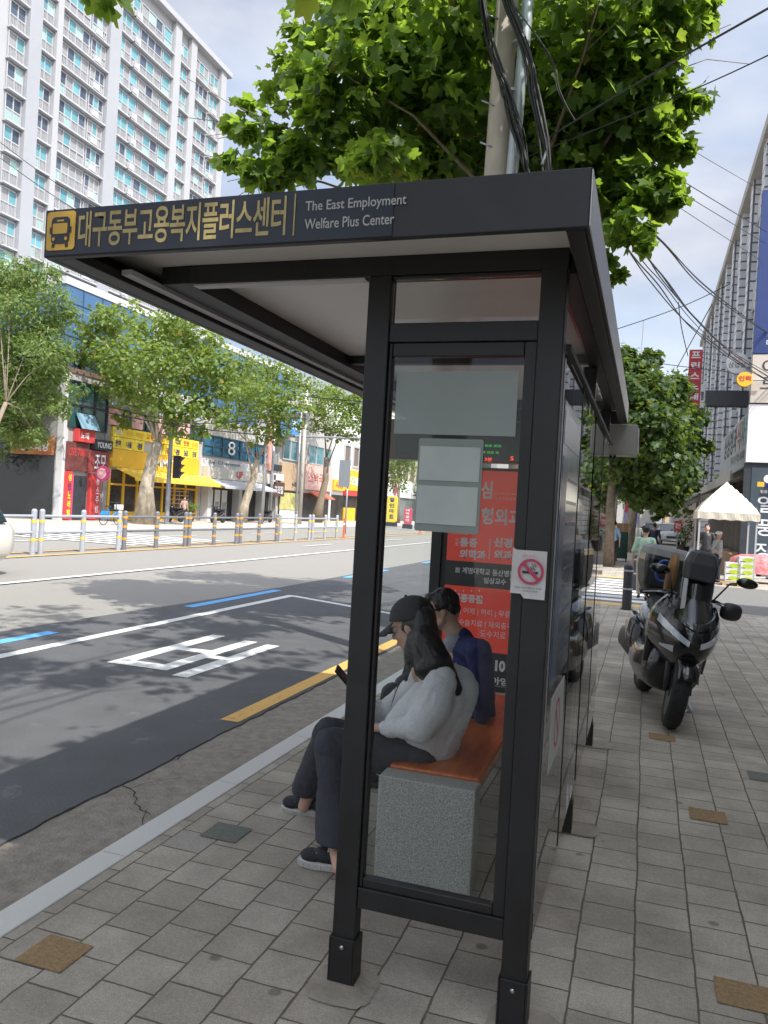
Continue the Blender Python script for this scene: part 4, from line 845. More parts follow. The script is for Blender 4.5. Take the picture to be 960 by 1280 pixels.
# handlebar, levers, guards
m_ = SB(); m_.tube([(-.33, -.30, .99), (-.2, -.40, 1.03), (0, -.43, 1.03), (.2, -.40, 1.03), (.33, -.30, .99)], .014, 10); hb = m_.build('handlebar', mattb, SC, smooth=True)
for sg_ in (-1, 1):
    m_ = SB(); m_.tube([(sg_*.26, -.355, 1.01), (sg_*.37, -.27, .97)], .019, 10); m_.build('grip', rub, hb, smooth=True)
    m_ = SB(); m_.tube([(sg_*.19, -.43, 1.02), (sg_*.28, -.44, 1.01), (sg_*.37, -.36, .98)], [.008, .007, .006], 6); m_.build('lever', alu, hb, smooth=True)
m_ = SB(); loft(m_, [(-.46, .30, .05, .95, 1.03), (-.40, .32, .085, .91, 1.05), (-.30, .34, .08, .90, 1.03), (-.24, .35, .04, .92, 1.0)]); m_.build('hand_guard', mattb, SC, smooth=True)
m_ = SB(); m_.ell((0, -.40, 1.0), (.13, .10, .07)); m_.build('dashboard', mattb, SC, smooth=True)
# tall dark windscreen and its top visor
tint = glass_mat('smoked_screen', (.05, .052, .06), 1.6, .05, body=(.02, .02, .024), bodyfac=.5)
m_ = SB(); vs = []; fs = []; nu, nv = 12, 10
for j in range(nv+1):
    v_ = j/nv
    for i in range(nu+1):
        u_ = -1+2*i/nu; w = .105+.025*math.sin(min(1, v_*1.3)*2.2); w *= (1 if v_ < .85 else 1-(v_-.85)*1.3); vs.append((u_*w, -.66+.20*v_+.07*u_*u_, .84+.56*v_ - .03*(v_ > .8)*u_*u_))
for j in range(nv):
    for i in range(nu): a = j*(nu+1)+i; fs.append((a, a+1, a+nu+2, a+nu+1))
m_.add(vs, fs); ws = m_.build('windscreen', tint, SC, smooth=True); q = ws.modifiers.new('s', 'SOLIDIFY'); q.thickness = .004
m_ = SB(); m_.prism([(-.115, -.665, .86), (-.085, -.68, .86), (-.095, -.575, 1.17), (-.125, -.565, 1.17)], (0, -.006, 0)); m_.build('screen_highlight', mat('highlight_white', (.45, .45, .45), .4), SC)  # white strip painted as the highlight running up the screen
m_ = SB(); rloft(m_, [[(a*.84, b_, 1.17) for a, b_ in ((-.12, -.60), (.12, -.60), (.15, -.50), (.14, -.40), (-.14, -.40), (-.15, -.50))], [(a*.84, b_, 1.30) for a, b_ in ((-.125, -.575), (.125, -.575), (.155, -.49), (.145, -.39), (-.145, -.39), (-.155, -.49))], [(a*.84, b_, 1.385) for a, b_ in ((-.085, -.54), (.085, -.54), (.12, -.48), (.11, -.40), (-.11, -.40), (-.12, -.48))], [(a*.84, b_, 1.41) for a, b_ in ((-.04, -.52), (.04, -.52), (.07, -.47), (.06, -.42), (-.06, -.42), (-.07, -.47))]]); m_.build('top_visor', mat('visor_grey', (.022, .022, .025), .45, var=.2, vscale=9), SC, bevel=.012)
for sg_, (mx_, mz, my) in ((1, (.36, 1.23, -.40)), (-1, (-.24, 1.19, -.30))):
    m_ = SB(); m_.tube([(sg_*.16, -.42, 1.03), ((sg_*.16+mx_)/2, -.42, mz-.03), (mx_, my, mz-.005)], .007, 8); mr_ = m_.build('mirror', mattb, SC, smooth=True)
    m_ = SB(); m_.ell((mx_+.03*sg_, my, mz), (.085, .035, .042)); m_.build('mirror_shell', glossb, mr_, smooth=True)
    m_ = SB(); m_.ell((mx_+.03*sg_, my+.022, mz), (.075, .012, .028)); m_.build('mirror_glass', chrome, mr_, smooth=True)
m_ = SB(); loft(m_, [(-.30, -.16, .03, 1.0, 1.24), (-.22, -.155, .045, .98, 1.34), (-.14, -.15, .03, 1.02, 1.28)]); m_.build('brown_cover', mat('cover_brown', (.22, .11, .03), .6, var=.25, vscale=12), SC, smooth=True)
m_ = SB(); m_.tube([(-.20+.06*math.cos(t), -.1, 1.17+.09*math.sin(t)) for t in [math.pi*.35+math.pi*1.3*i/14 for i in range(15)]], .012, 8); m_.build('blue_loop', mat('loop_blue', (.02, .08, .36), .45), SC, smooth=True)
# rear box
m_ = SB(); m_.box(-.17, .17, .66, 1.05, .90, .925); m_.tube([(-.14, .5, .84), (-.14, .8, .9), (-.14, 1.0, .91)], .012); m_.tube([(.14, .5, .84), (.14, .8, .9), (.14, 1.0, .91)], .012); m_.build('rack', mattb, SC)
m_ = SB(); rloft(m_, [rring(.17, .66, 1.06, .93), rring(.205, .62, 1.10, 1.0), rring(.235, .60, 1.13, 1.14), rring(.24, .60, 1.13, 1.22)]); tb = m_.build('rear_box', mattb, SC, bevel=.004)
m_ = SB(); rloft(m_, [rring(.247, .595, 1.14, 1.215), rring(.247, .595, 1.14, 1.245), rring(.242, .605, 1.13, 1.28)]); m_.build('box_band', glossb, tb)
m_ = SB(); rloft(m_, [rring(.24, .608, 1.128, 1.281), rring(.228, .64, 1.11, 1.345), rring(.185, .70, 1.05, 1.375, .06), rring(.12, .80, .98, 1.382, .05)]); m_.build('box_lid', boxt, tb, bevel=.004)
m_ = SB(); rloft(m_, [[(p[0]*.98-.03, p[1], p[2]) for p in rring(.19, .63, .80, 1.0, .03)], [(p[0]*.98-.03, p[1]-.035, p[2]) for p in rring(.20, .63, .80, 1.20, .03)]]); m_.build('box_front', mattb, tb)
# side stand
m_ = SB(); m_.tube([(.10, -.02, .30), (.27, -.06, .055)], [.012, .010], 8); m_.tube([(.235, -.10, .058), (.29, -.05, .052)], .012, 6); m_.build('side_stand', alu, SC)
m_ = SB(); m_.tube([(.12, -.25, .35), (.17, -.30, .16), (.24, -.26, .09), (.20, -.20, .2)], .009, 6); m_.build('stand_spring', alu, SC)
# ------------------------------------------------------------------ trees
def leaf_outline(kind):
    if kind == 'plane':   # five pointed lobes, like a plane tree leaf
        pts = []
        for a, r in ((-90, .34), (-62, .42), (-34, .62), (-14, .60), (6, .50), (20, .68), (40, .88), (54, .70), (64, .62), (78, .84), (90, 1.0), (102, .80), (116, .60), (126, .68), (140, .84), (160, .70), (174, .48), (194, .58), (214, .60), (242, .40)):
            t = math.radians(a); pts.append((r*math.cos(t), r*math.sin(t)))
        return pts
    if kind == 'simple': return [(0, -.5), (.36, -.2), (.42, .22), (0, .62), (-.42, .22), (-.36, -.2)]
    return [(0, -.55), (.2, -.1), (.13, .35), (0, .6), (-.13, .35), (-.2, -.1)]
def make_leaves(name, m, parent, clumps, size, kind, rs, droop=.35):
    out = np.array(leaf_outline(kind)); k = len(out); C = []
    for c, r, n in clumps:
        r = np.array(r if hasattr(r, '__len__') else (r, r, r*.8)); c = np.array(c)
        ns = max(3, int(n/14)); d = rs.normal(size=(ns, 3)); d /= np.linalg.norm(d, axis=1)[:, None]
        sc = c+d*r*(rs.uniform(.35, 1.05, size=(ns, 1)))       # sprays
        idx = rs.randint(0, ns, n); p = sc[idx]+rs.normal(size=(n, 3))*r*.20
        o = (p-c)/r; o /= (np.linalg.norm(o, axis=1)[:, None]+1e-6); C.append(np.hstack([p, o]))
    A = np.vstack(C); n = len(A); P = A[:, :3]; O = A[:, 3:]
    nrm = np.array([0, 0, 1.])*.62+O*.5+rs.normal(size=(n, 3))*.52; nrm /= np.linalg.norm(nrm, axis=1)[:, None]
    tip = O*np.array([1, 1, .2])+np.array([0, 0, -droop])+rs.normal(size=(n, 3))*.5; tip -= nrm*(tip*nrm).sum(1)[:, None]; tip /= np.linalg.norm(tip, axis=1)[:, None]
    side_ = np.cross(tip, nrm); s = size*rs.uniform(.45, 1.2, size=(n, 1))
    V = np.empty((n, k, 3)); fold = np.abs(out[:, 0])
    for i in range(k):
        V[:, i] = P+side_*out[i, 0]*s*.62+tip*out[i, 1]*s*.62+nrm*(s*.22*fold[i]*.6 - s*.10*max(0, out[i, 1])**2)
    V = V.reshape(-1, 3)
    if kind == 'plane':   # fan from the leaf base so lobes stay sharp
        cen = P-nrm*0; V = np.concatenate([V, cen]); base = n*k
        i0 = (np.arange(n)*k)[:, None]; j = np.arange(k)[None, :]
        T = np.stack([np.broadcast_to((base+np.arange(n))[:, None], (n, k)), i0+j, i0+(j+1) % k], axis=2).reshape(-1, 3); per = 3
    else:
        T = (np.arange(n)[:, None]*k+np.arange(k)[None, :]); per = k
    me = bpy.data.meshes.new(name); me.vertices.add(len(V)); me.vertices.foreach_set('co', V.ravel()); nf = len(T)
    me.loops.add(nf*per); me.loops.foreach_set('vertex_index', T.astype(np.int32).ravel()); me.polygons.add(nf)
    me.polygons.foreach_set('loop_start', np.arange(nf)*per); me.update(calc_edges=True); me.materials.append(m)
    o = bpy.data.objects.new(name, me); COL.objects.link(o); o.parent = parent; o.matrix_parent_inverse = pmat(parent).inverted(); return o
bark = mat('bark_plane', (.50, .44, .34), .85, var=.0, vscale=5, col2=(.20, .16, .11), bump=.5, bscale=20, stretch=(1, 1, .45)); bark2 = mat('bark_grey', (.20, .155, .11), .9, var=.3, vscale=8, bump=.6, bscale=30)
L_near = leaf_mat('leaf_near', (.032, .068, .018), (.058, .115, .026), (.105, .175, .036), .55, (.50, .72, .06))
L_dark = leaf_mat('leaf_dark', (.022, .048, .016), (.036, .072, .021), (.06, .105, .03), .36, (.34, .46, .05))
L_far = leaf_mat('leaf_far', (.075, .125, .03), (.115, .175, .042), (.175, .235, .055), .38, (.55, .68, .08)); L_fine = leaf_mat('leaf_fine', (.095, .145, .045), (.13, .19, .055), (.18, .24, .07), .4, (.35, .48, .08))
def tree(name, label, trunk, rad, clumps, size, kind, lm, bm_, limbs=None, seed=1, group=None, twigs=True, cat='tree'):
    rs = np.random.RandomState(seed); b = Vector(trunk[0]); T = thing(name, b, label, cat, group)
    mb = MB(); mb.tube(trunk, [rad*(1.5 if i == 0 else 1-.45*i/(len(trunk)-1)) for i in range(len(trunk))], 14); tk = mb.build('trunk', bm_, T, smooth=True)
    top = Vector(trunk[-1]); mb = MB(); rr = random.Random(seed)
    if limbs is None: limbs = clumps
    for c in limbs:
        c = Vector(c[0]); d = c-top; st_ = Vector(trunk[-1]) if rr.random() < .6 or len(trunk) < 3 else Vector(trunk[-2]).lerp(top, rr.random())
        m1 = st_.lerp(c, .35)+Vector((rr.uniform(-.12, .12), rr.uniform(-.12, .12), d.length*.10)); m2 = st_.lerp(c, .7)+Vector((rr.uniform(-.12, .12), rr.uniform(-.12, .12), d.length*.06))
        r0 = rad*.20 if d.length > 1.5 else rad*.15
        mb.tube([st_, m1, m2, c], [r0, r0*.62, r0*.36, r0*.12], 7)
        if twigs:
            for _ in range(5):
                e = c+Vector((rr.gauss(0, 1), rr.gauss(0, 1), rr.gauss(0, .6)))*.42; mb.tube([m2.lerp(c, rr.random()), (m2+e)/2+(c-m2)*.3, e], [r0*.2, r0*.12, .004], 4)
    mb.build('limbs', bm_, tk, smooth=True)
    make_leaves('crown', lm, T, clumps, size, kind, rs); return T
# the big plane tree behind the shelter: clumps measured on the photo
def pc(px, py, Y, rpx, n, fl=.8):
    c = aty(px, py, Y); r = rpx*(c-camo.location).length/985; return (c, (r, r, r*fl), n)
cl = []
NEAR = [(300,150,8.6,26),(318,208,8.4,26),(345,165,8.8,26),(352,212,8.6,30),(395,190,8.7,34),(300,205,8.6,18),(372,110,8.8,34),(420,150,8.5,40),(400,65,8.8,38),(365,85,9.2,22),(430,95,8.2,42),(470,200,8.2,40),(470,190,7.4,24),
 (450,30,8.6,50),(420,20,9.4,35),(500,110,8.8,50),(510,180,9.2,45),(540,40,9.0,60),(560,120,8.6,50),(590,180,9.4,50),(560,210,9.6,40),(600,70,9.8,60),(640,130,10.2,60),(640,20,10.0,60),(700,60,9.6,60),(700,140,9.4,55),(700,200,9.6,50),(760,40,9.2,55),(760,110,9.0,50),
 (820,20,9.0,45),(850,35,9.0,38),(870,10,9.2,26),(790,70,9.0,45),(800,140,9.2,36),(840,130,9.4,30),(865,128,9.4,16),(780,175,9.4,36),(830,180,9.3,24),(850,178,9.3,18),(740,190,9.4,40),(770,235,9.3,34),(810,235,9.2,30),(840,262,9.2,16),(790,280,9.1,26),(800,300,9.0,18),(755,260,9.4,34),(820,215,9.3,20),
 (750,330,9.4,12),(770,345,9.5,8),(690,230,10,40),(640,215,10,40),(520,225,9.6,36),(585,30,8.2,36),(730,300,10.2,26)]
for px, py, Y, r in NEAR: cl.append(pc(px, py, Y, r*1.1, int(36+r*r*.14)))
# the crown goes on above the frame
rs_ = random.Random(3)
for _ in range(60):
    a = rs_.uniform(0, 6.28); z = rs_.uniform(6.3, 10.4); R = (3.7-abs(z-7.6)*.62)*math.sqrt(rs_.uniform(.05, 1)); c = Vector((-1.9+R*math.cos(a), 9.5+R*math.sin(a)*.95, z))
    if -.355*c.y < c.x < c.y*.01-.05: cl.append((c, (.75, .75, .6), 210))
tree('plane_tree', 'large plane tree with big lobed leaves spreading over the roof of the bus shelter', [(-1.5, 9.7, 0), (-1.48, 9.65, 1.5), (-1.5, 9.6, 3.3), (-1.45, 9.5, 4.6)], .19, cl, .205, 'plane', L_near, bark2, limbs=cl[::5], seed=4)
# dead stalks seen under the crown
# second tree, over the photographer: only a few of its leaves hang into the frame
cl = []
for _ in range(600):
    a = rs_.uniform(0, 6.28); z = rs_.uniform(4.8, 10.0); R = (4.8-abs(z-7.2)*.7)*math.sqrt(rs_.uniform(.02, 1)); c = Vector((-1.1+R*math.cos(a), 2.2+R*math.sin(a), z))
    dep = c.x*-.316+c.y*.949
    if z-.95 > 1.6+.76*max(dep, 0) and len(cl) < 74: cl.append((c, (.62, .62, .5), 90))  # unseen clumps spread forward to shade the bus lane
hang = [pc(px, py, Y, r, n) for px, py, Y, r, n in ((425, -16, 4.0, 30, 18), (447, -6, 4.0, 18, 9), (392, -14, 4.0, 20, 10), (132, -10, 4.1, 14, 8), (112, -4, 4.1, 10, 5))]
TB = tree('plane_tree', 'plane tree beside the photographer, its lowest dark leaves hanging into the top', [(-1.55, -1.6, 0), (-1.6, -1.5, 2), (-1.7, -1.2, 4.2)], .2, cl+hang, .20, 'plane', L_near, bark2, limbs=cl[::3], seed=8)
mb = MB()
for c, r_, n in hang: mb.tube([c, c+Vector((-.05, -.25, .35)), c+Vector((-.1, -.9, .95)), c+Vector((-.3, -1.6, 1.5))], [.004, .007, .012, .02], 5)
mb.build('hanging_twigs', bark2, TB, smooth=True)
# far side of the avenue
def far_crown(cx, cy, Y_, specs, dens=.20):
    return [pc(px, py, Y_+dy, r*1.0, int(r*r*dens*2.8)) for px, py, dy, r in specs]
cl = far_crown(0, 0, 34.8, [(120,410,0,26),(150,400,.5,28),(185,420,0,32),(225,400,-.5,28),(250,425,.5,28),(270,450,0,24),(115,440,1,24),(145,450,-1,30),(190,455,-1.5,36),(235,465,0,34),(270,490,.5,24),(285,470,1,18),(140,480,0,24),(165,500,-.5,24),(205,505,-1,28),(245,510,0,28),(275,520,.6,18),(150,525,.5,14),(220,530,0,22),(255,540,.4,14),(180,480,2,40),(230,440,3,40),(150,430,3,34),(210,410,2,24),(130,388,1,14),(240,382,1,12)], .22)
tree('plane_tree', 'tall pale trunked plane tree in front of the yellow shop across the road', [atz(181, 655, 0), aty(183, 610, 34.7), aty(190, 575, 34.6), aty(197, 552, 34.5)], .42, cl, .36, 'simple', L_far, bark, seed=12, group='plane trees across the road', limbs=cl[::4])
cl = far_crown(0, 0, 30, [(10,345,0,30),(45,350,0,26),(70,375,0,24),(20,385,-1,30),(60,400,1,26),(85,395,0,14),(15,425,0,34),(55,435,-1,30),(82,440,0,16),(20,465,0,30),(60,470,0,24),(95,488,0,12),(10,500,0,26),(40,510,0,24),(70,500,1,18),(15,540,0,22),(45,545,0,16),(-20,400,0,40),(-25,460,0,40),(-20,520,0,36),(-10,350,1,30),(62,345,0,12),(30,330,0,12),(-20,560,1,24),(30,540,1,24),(75,510,0,16),(30,480,1,30),(50,450,1,30),(5,440,1,30),(40,420,1,30),(25,360,1,30),(20,520,1,26)], .42)
tree('street_tree', 'loose light green fine leaved tree before the grey karaoke building at the left edge', [Vector((-27.2, 26.2, 0)), Vector((-27.0, 26.6, 3)), Vector((-26.8, 27.4, 5.2))], .16, cl, .36, 'fine', L_fine, bark2, seed=14, limbs=cl[::4])
T2b = atz(300, 653, 0); Y2_ = T2b.y
cl = far_crown(0, 0, Y2_, [(285,470,0,22),(305,455,0,20),(330,460,-1,24),(355,468,0,22),(375,480,0,18),(295,500,-1,24),(325,490,-2,28),(358,500,-1,26),(380,510,0,14),(300,528,-1,16),(330,525,-1,24),(355,535,0,18),(318,550,0,12),(340,548,0,14),(340,500,2,34),(310,480,3,30),(275,520,0,12),(370,530,0,12)], .30)
tree('plane_tree', 'leaning forked plane tree before the white building with blue windows across the road', [T2b, aty(306, 630, Y2_), aty(316, 600, Y2_), aty(322, 574, Y2_)], .34, cl, .34, 'simple', L_far, bark, seed=15, group='plane trees across the road', limbs=cl[::4])
T3b = atz(395, 653, 0); Y3_ = T3b.y
cl = far_crown(0, 0, Y3_, [(400,490,0,16),(420,495,-1,20),(440,510,0,18),(398,515,0,16),(425,525,-1,22),(448,530,0,14),(400,535,0,14),(420,545,0,12),(450,495,1,16),(460,520,1,18),(440,545,0,10),(410,500,2,22)], .42)
tree('plane_tree', 'plane tree with knobbly cut limbs before the peach shop across the road', [T3b, aty(400, 630, Y3_), aty(407, 600, Y3_), aty(408, 572, Y3_)], .36, cl, .38, 'simple', L_far, bark2, seed=16, group='plane trees across the road', limbs=cl[::4])
# along the near sidewalk beyond the side street
cl = far_crown(0, 0, 28, [(790,470,0,24),(812,450,.5,14),(785,450,1,18),(800,500,-1,36),(835,490,0,28),(770,520,0,34),(815,540,-1.5,40),(850,530,0,28),(868,560,0,18),(785,570,-1,34),(830,580,-1,34),(855,590,0,22),(770,600,1,20),(800,615,0,24),(835,620,0,20),(760,560,2,26),(846,475,0,9),(858,560,.5,12),(858,548,1,20),(815,500,2,36),(750,500,2,30),(757,460,2,24),(803,442,0,7),(860,612,1,10),(822,640,1,9)], .40)
tree('plane_tree', 'dense dark green plane tree on the sidewalk just beyond the side street', [(-1.25, 28, 0), (-1.2, 28, 2), (-1.1, 28, 4.2)], .2, cl, .25, 'plane', L_dark, bark2, seed=21, limbs=cl[::4])
cl = far_crown(0, 0, 42, [(790,600,0,20),(815,620,0,22),(840,630,0,16),(770,610,0,18),(800,560,0,26),(775,585,1,22),(830,590,2,22),(760,625,1,12)], .45)
tree('plane_tree', 'lighter green tree further along the sidewalk with a leaning pale trunk', [atz(790, 674, 0).lerp(Vector((-.9, 42, 0)), 1), Vector((-.9, 42, 0)), Vector((-.6, 42, 3)), Vector((-.5, 42, 4.4))][1:], .24, cl, .36, 'simple', L_fine, bark, seed=22, limbs=cl[::4])
cl = far_crown(0, 0, 60, [(860,600,0,16),(845,610,0,14),(872,612,0,12),(868,590,0,12),(850,628,0,10),(858,640,0,8)], .7)
tree('street_tree', 'small light green tree rising behind the shop awning on the right', [(3.6, 60, 0), (3.6, 60, 2), (3.6, 60, 3.6)], .15, cl, .34, 'simple', L_fine, bark2, seed=23)
for i, (x, y) in enumerate(((-1.4, 58), (-1.4, 74), (-1.4, 92), (-24.5, 78), (-24.5, 96), (-24.5, 118), (-3, 125))):
    rs2 = random.Random(40+i); cl = [(Vector((x+rs2.uniform(-2, 2), y+rs2.uniform(-2, 2), rs2.uniform(4.2, 8.2))), (1.4, 1.4, 1.1), 260) for _ in range(13)]
    tree('plane_tree', ['plane tree in the far row along this sidewalk', 'plane tree in the far row across the road'][x < -20], [(x, y, 0), (x, y, 2), (x, y, 4.5)], .22, cl, .42, 'simple', L_far, bark2, seed=50+i, group=['far row of trees on this side', 'far row of trees across the road'][x < -20], limbs=cl[::3])
# ------------------------------------------------------------------ left side of the avenue
conc_l = mat('concrete_light', (.42, .40, .37), .85, var=.10, vscale=1.2, bump=.1, bscale=8); conc_g = mat('concrete_grey', (.30, .29, .28), .85, var=.16, vscale=.9); whitew = mat('wall_white', (.50, .50, .50), .8, var=.05, vscale=.4)
gdark = mat('window_dark', (.02, .035, .042), .06, spec=.9); gteal = mat('window_teal', (.10, .24, .27), .08, spec=.9, var=.25, vscale=.25); gblue = mat('glass_blue', (.055, .13, .25), .07, spec=.9, var=.25, vscale=.12); ggreen = mat('window_green', (.025, .075, .07), .07, spec=.9, var=.3, vscale=.4)
frw = mat('frame_white', (.42, .42, .43), .5); steel = mat('steel_grey', (.33, .34, .36), .45, .5, var=.12, vscale=3)
FX = -28.0
def fy(px, py=620, X=FX): return atx(px, py, X).y
def fz(px, py, X=FX): return atx(px, py, X).z
def building(name, label, x0, x1, y0, y1, z1, m, z0=0, parapet=.3, roofm=None):
    B = thing(name, ((x0+x1)/2, (y0+y1)/2, z0), label, 'building')
    mb = MB(); mb.box(x0, x1, y0, y1, z0, z1); mb.build('wall', m, B)
    if parapet:
        mb = MB(); mb.box(x0-.06, x1+.06, y0-.06, y1+.06, z1+.001, z1+parapet); mb.build('parapet', roofm or m, B)
    return B
def win_x(B, X, y0, y1, z0, z1, m=gdark, nx=2, nz=1, fr=.06, frm=None, dep=.08, name='window', out=1):
    """glazed opening on a face at X looking along +X (out=1) or -X"""
    mb = MB(); frm = frm or frw; s = out
    a, b_ = sorted((X+s*.012, X+s*.03)); mb.use(m).box(a, b_, y0, y1, z0, z1)
    a, b_ = sorted((X+s*.0305, X+s*(.03+dep))); mb.use(frm)
    for q in np.linspace(y0, y1, nx+1): mb.box(a, b_, q-fr/2, q+fr/2, z0-fr/2, z1+fr/2)
    a2, b2 = sorted((X+s*.031, X+s*(.025+dep)))
    for q in np.linspace(z0, z1, nz+1): mb.box(a2, b2, y0, y1, q-fr/2, q+fr/2)
    return mb.build(name, None, B, fix=False)
def win_y(B, Y, x0, x1, z0, z1, m=gdark, nx=2, nz=1, fr=.06, frm=None, dep=.08, name='window'):
    mb = MB(); frm = frm or frw; mb.use(m).box(x0, x1, Y-.03, Y-.012, z0, z1); mb.use(frm)
    for q in np.linspace(x0, x1, nx+1): mb.box(q-fr/2, q+fr/2, Y-.03-dep, Y-.0305, z0-fr/2, z1+fr/2)
    for q in np.linspace(z0, z1, nz+1): mb.box(x0, x1, Y-.025-dep, Y-.031, q-fr/2, q+fr/2)
    return mb.build(name, None, B, fix=False)
def board_x(B, name, X, y0, y1, z0, z1, m, t=.12, out=1):
    a, b_ = sorted((X+out*.015, X+out*t)); mb = MB(); mb.box(a, b_, y0, y1, z0, z1); return mb.build(name, m, B)
def board_y(B, name, Y, x0, x1, z0, z1, m, t=.12):
    mb = MB(); mb.box(x0, x1, Y-t, Y-.015, z0, z1); return mb.build(name, m, B)
C_ = lambda n, c, **k: mat(n, c, k.pop('rough', .55), **k)
s_yel = C_('sign_yellow', (.75, .58, .05), var=.04, vscale=2); s_ora = C_('sign_orange', (.72, .42, .03), var=.05, vscale=1); s_red = C_('sign_red', (.50, .05, .05), var=.1, vscale=2); s_mag = C_('sign_magenta', (.50, .06, .20), var=.1, vscale=2)
s_white = C_('sign_white', (.70, .70, .70), var=.04, vscale=1); s_pink = C_('poster_pink', (.62, .35, .34), var=.35, vscale=3); s_blue = C_('sign_blue', (.015, .035, .14), var=.1, vscale=2); s_peach = C_('sign_peach', (.62, .42, .36), var=.05, vscale=1); s_dark = C_('sign_dark', (.03, .035, .042), var=.2, vscale=3); s_brown = C_('sign_brown', (.09, .045, .035))
wood = C_('beige_board', (.45, .32, .20), var=.1, vscale=2)
# --- karaoke building on the corner
YA0, YA1 = fy(75, 620), fy(132, 620)
ka = building('corner_building', 'grey three storey corner building with karaoke signs and dark green glass at the far left', -44, FX, YA0, YA1, 7.5, conc_g, parapet=.25, roofm=C_('coping_brown', (.16, .10, .08)))
mb = MB(); mb.box(FX-.35, FX+.04, YA0-.04, YA0+.30, 0, 7.5); mb.build('corner_pier', whitew, ka)
mb = MB(); mb.box(-44, FX-.45, YA0-.035, YA0-.01, 0, 3.9); mb.build('garage_glass', mat('garage_dark', (.018, .022, .024), .12, spec=.8), ka)
a = aty(17, 562, YA0); b_ = aty(69, 562, YA0)
k1 = board_y(ka, 'karaoke_sign', YA0-.04, a.x, b_.x, 3.25, 4.15, mat('sign_redgold', (.42, .06, .03), .5, var=0, vscale=2.5, col2=(.50, .28, .10)), .18)
text('sign_lettering', '엘 노래방', s_white, k1, (a.x+.55, YA0-.23, 3.42), VX, VZ, b_.x-a.x-.75, .52, bold=.03)
win_x(ka, FX, fy(79), fy(127), 4.75, 7.1, ggreen, 3, 2, .08, s_dark)
mb = MB(); mb.X = Matrix.Translation((FX+.14, fy(103, 540), 5.5)) @ Matrix.Rotation(math.radians(-28), 4, 'Y'); mb.box(-.02, .02, -.7, .7, -.9, 0); mb.build('open_window', mat('pane_light', (.20, .33, .42), .1), ka)
k2 = board_x(ka, 'shop_sign', FX, fy(87), fy(108), 4.05, 4.7, s_red, .35); text('sign_lettering', '노래', s_white, k2, (FX+.36, fy(90), 4.2), VY, VZ, fy(100)-fy(90), .35, bold=.02)
k3 = board_x(ka, 'shop_sign', FX, fy(108.5), fy(131), 3.75, 4.3, s_dark, .35); text('sign_lettering', 'YOUNG', s_white, k3, (FX+.36, fy(111), 3.87), VY, VZ, fy(129)-fy(111), .3, bold=.02)
k4 = board_x(ka, 'dark_sign_board', FX, fy(78), fy(104), 2.55, 4.0, C_('sign_maroon', (.13, .04, .035), var=.4, vscale=4), .16); k5 = board_x(ka, 'striped_sign_board', FX, fy(104.2), fy(130), 2.5, 3.7, mat('sign_stripes', (.36, .06, .06), .5, var=0, vscale=9, col2=(.12, .03, .03), stretch=(1, 2.5, .1)), .2)
text('sign_lettering', '조모', s_white, k5, (FX+.21, fy(112), 2.75), VY, VZ, fy(126)-fy(112), .75, bold=.02); text('sign_lettering', 'LIVE 7080', s_red, k4, (FX+.17, fy(80), 3.3), VY, VZ, fy(101)-fy(80), .4, bold=.02)
k6 = board_x(ka, 'vertical_sign', FX, fy(78), fy(85), .05, 2.5, s_red, .22)
for i, ch in enumerate('성인노래텔'): text('sign_lettering', ch, [s_yel, s_blue, s_yel, s_yel, s_yel][i], k6, (FX+.235, fy(79.5), 2.0-i*.45), VY, VZ, fy(83.5)-fy(79.5), .36, bold=.03)
mb = MB(); mb.box(FX+.01, FX+.05, fy(85.5), fy(90), 0, 2.4); mb.build('pink_panel', s_mag, ka); mb = MB(); mb.box(FX+.01, FX+.04, fy(90.2), fy(107), 0, 2.3); mb.build('doorway', s_dark, ka)
k7 = board_x(ka, 'vertical_sign', FX, fy(108), fy(121), .05, 2.5, s_red, .22)
for i, ch in enumerate('룸소주방'): text('sign_lettering', ch, s_white, k7, (FX+.235, fy(115), 1.9-i*.5), VY, VZ, fy(119)-fy(115), .4, bold=.02)
mb = MB(); mb.box(FX-.2, FX+.06, YA1-.35, YA1-.02, 0, 7.4); mb.build('pier', conc_g, ka)
kb = thing('round_sign', (FX+.9, fy(126, 593), 1.9), 'round pink sign on a bracket beside the yellow shop', 'sign')
c = atx(129, 592, FX+1.0); mb = MB(); mb.lathe(c+Vector((0, -.12, 0)), [(.38, 0), (.40, .04), (.40, .2), (.38, .24)], 28, (0, 1, 0)); mb.build('disc', s_mag, kb); mb = MB(); mb.lathe(c+Vector((0, -.14, 0)), [(.28, 0), (.28, .02)], 24, (0, 1, 0)); mb.build('inner_disc', s_pink, kb); mb = MB(); mb.tube([c+Vector((-.4, .0, 0)), (FX, c.y, c.z)], .03); mb.build('bracket', steel, kb)
# --- blue glass tower behind it
bt = building('blue_glass_building', 'blue glass office building with white roof band rising behind the street trees', -46, -30.2, 34.6, 64, 12.6, gblue, parapet=.4, roofm=whitew)
mb = MB()
for z in np.arange(7.2, 12.6, .9): mb.box(-46, -30.16, 34.56, 64, z-.02, z+.02)
for y in np.arange(36, 64, 1.6): mb.box(-30.19, -30.155, y-.02, y+.02, 0, 12.6)
for x in np.arange(-45, -30.3, 1.6): mb.box(x-.02, x+.02, 34.555, 34.59, 0, 12.6)
mb.build('glazing_bars', mat('mullion', (.05, .08, .13), .4), bt)
mb = MB(); mb.box(-30.19, -29.9, 42.6, 43.3, 7, 13.2); mb.build('white_pier', whitew, bt)
mb = MB(); mb.box(-30.18, -30.1, 48, 50, 10.2, 11.8); mb.box(-30.18, -30.1, 54, 56, 9.8, 11.4); mb.build('opening', s_dark, bt)
win_x(bt, -30.18, 36, 42, 7.55, 9.2, ggreen, 3, 1, .06, s_dark)
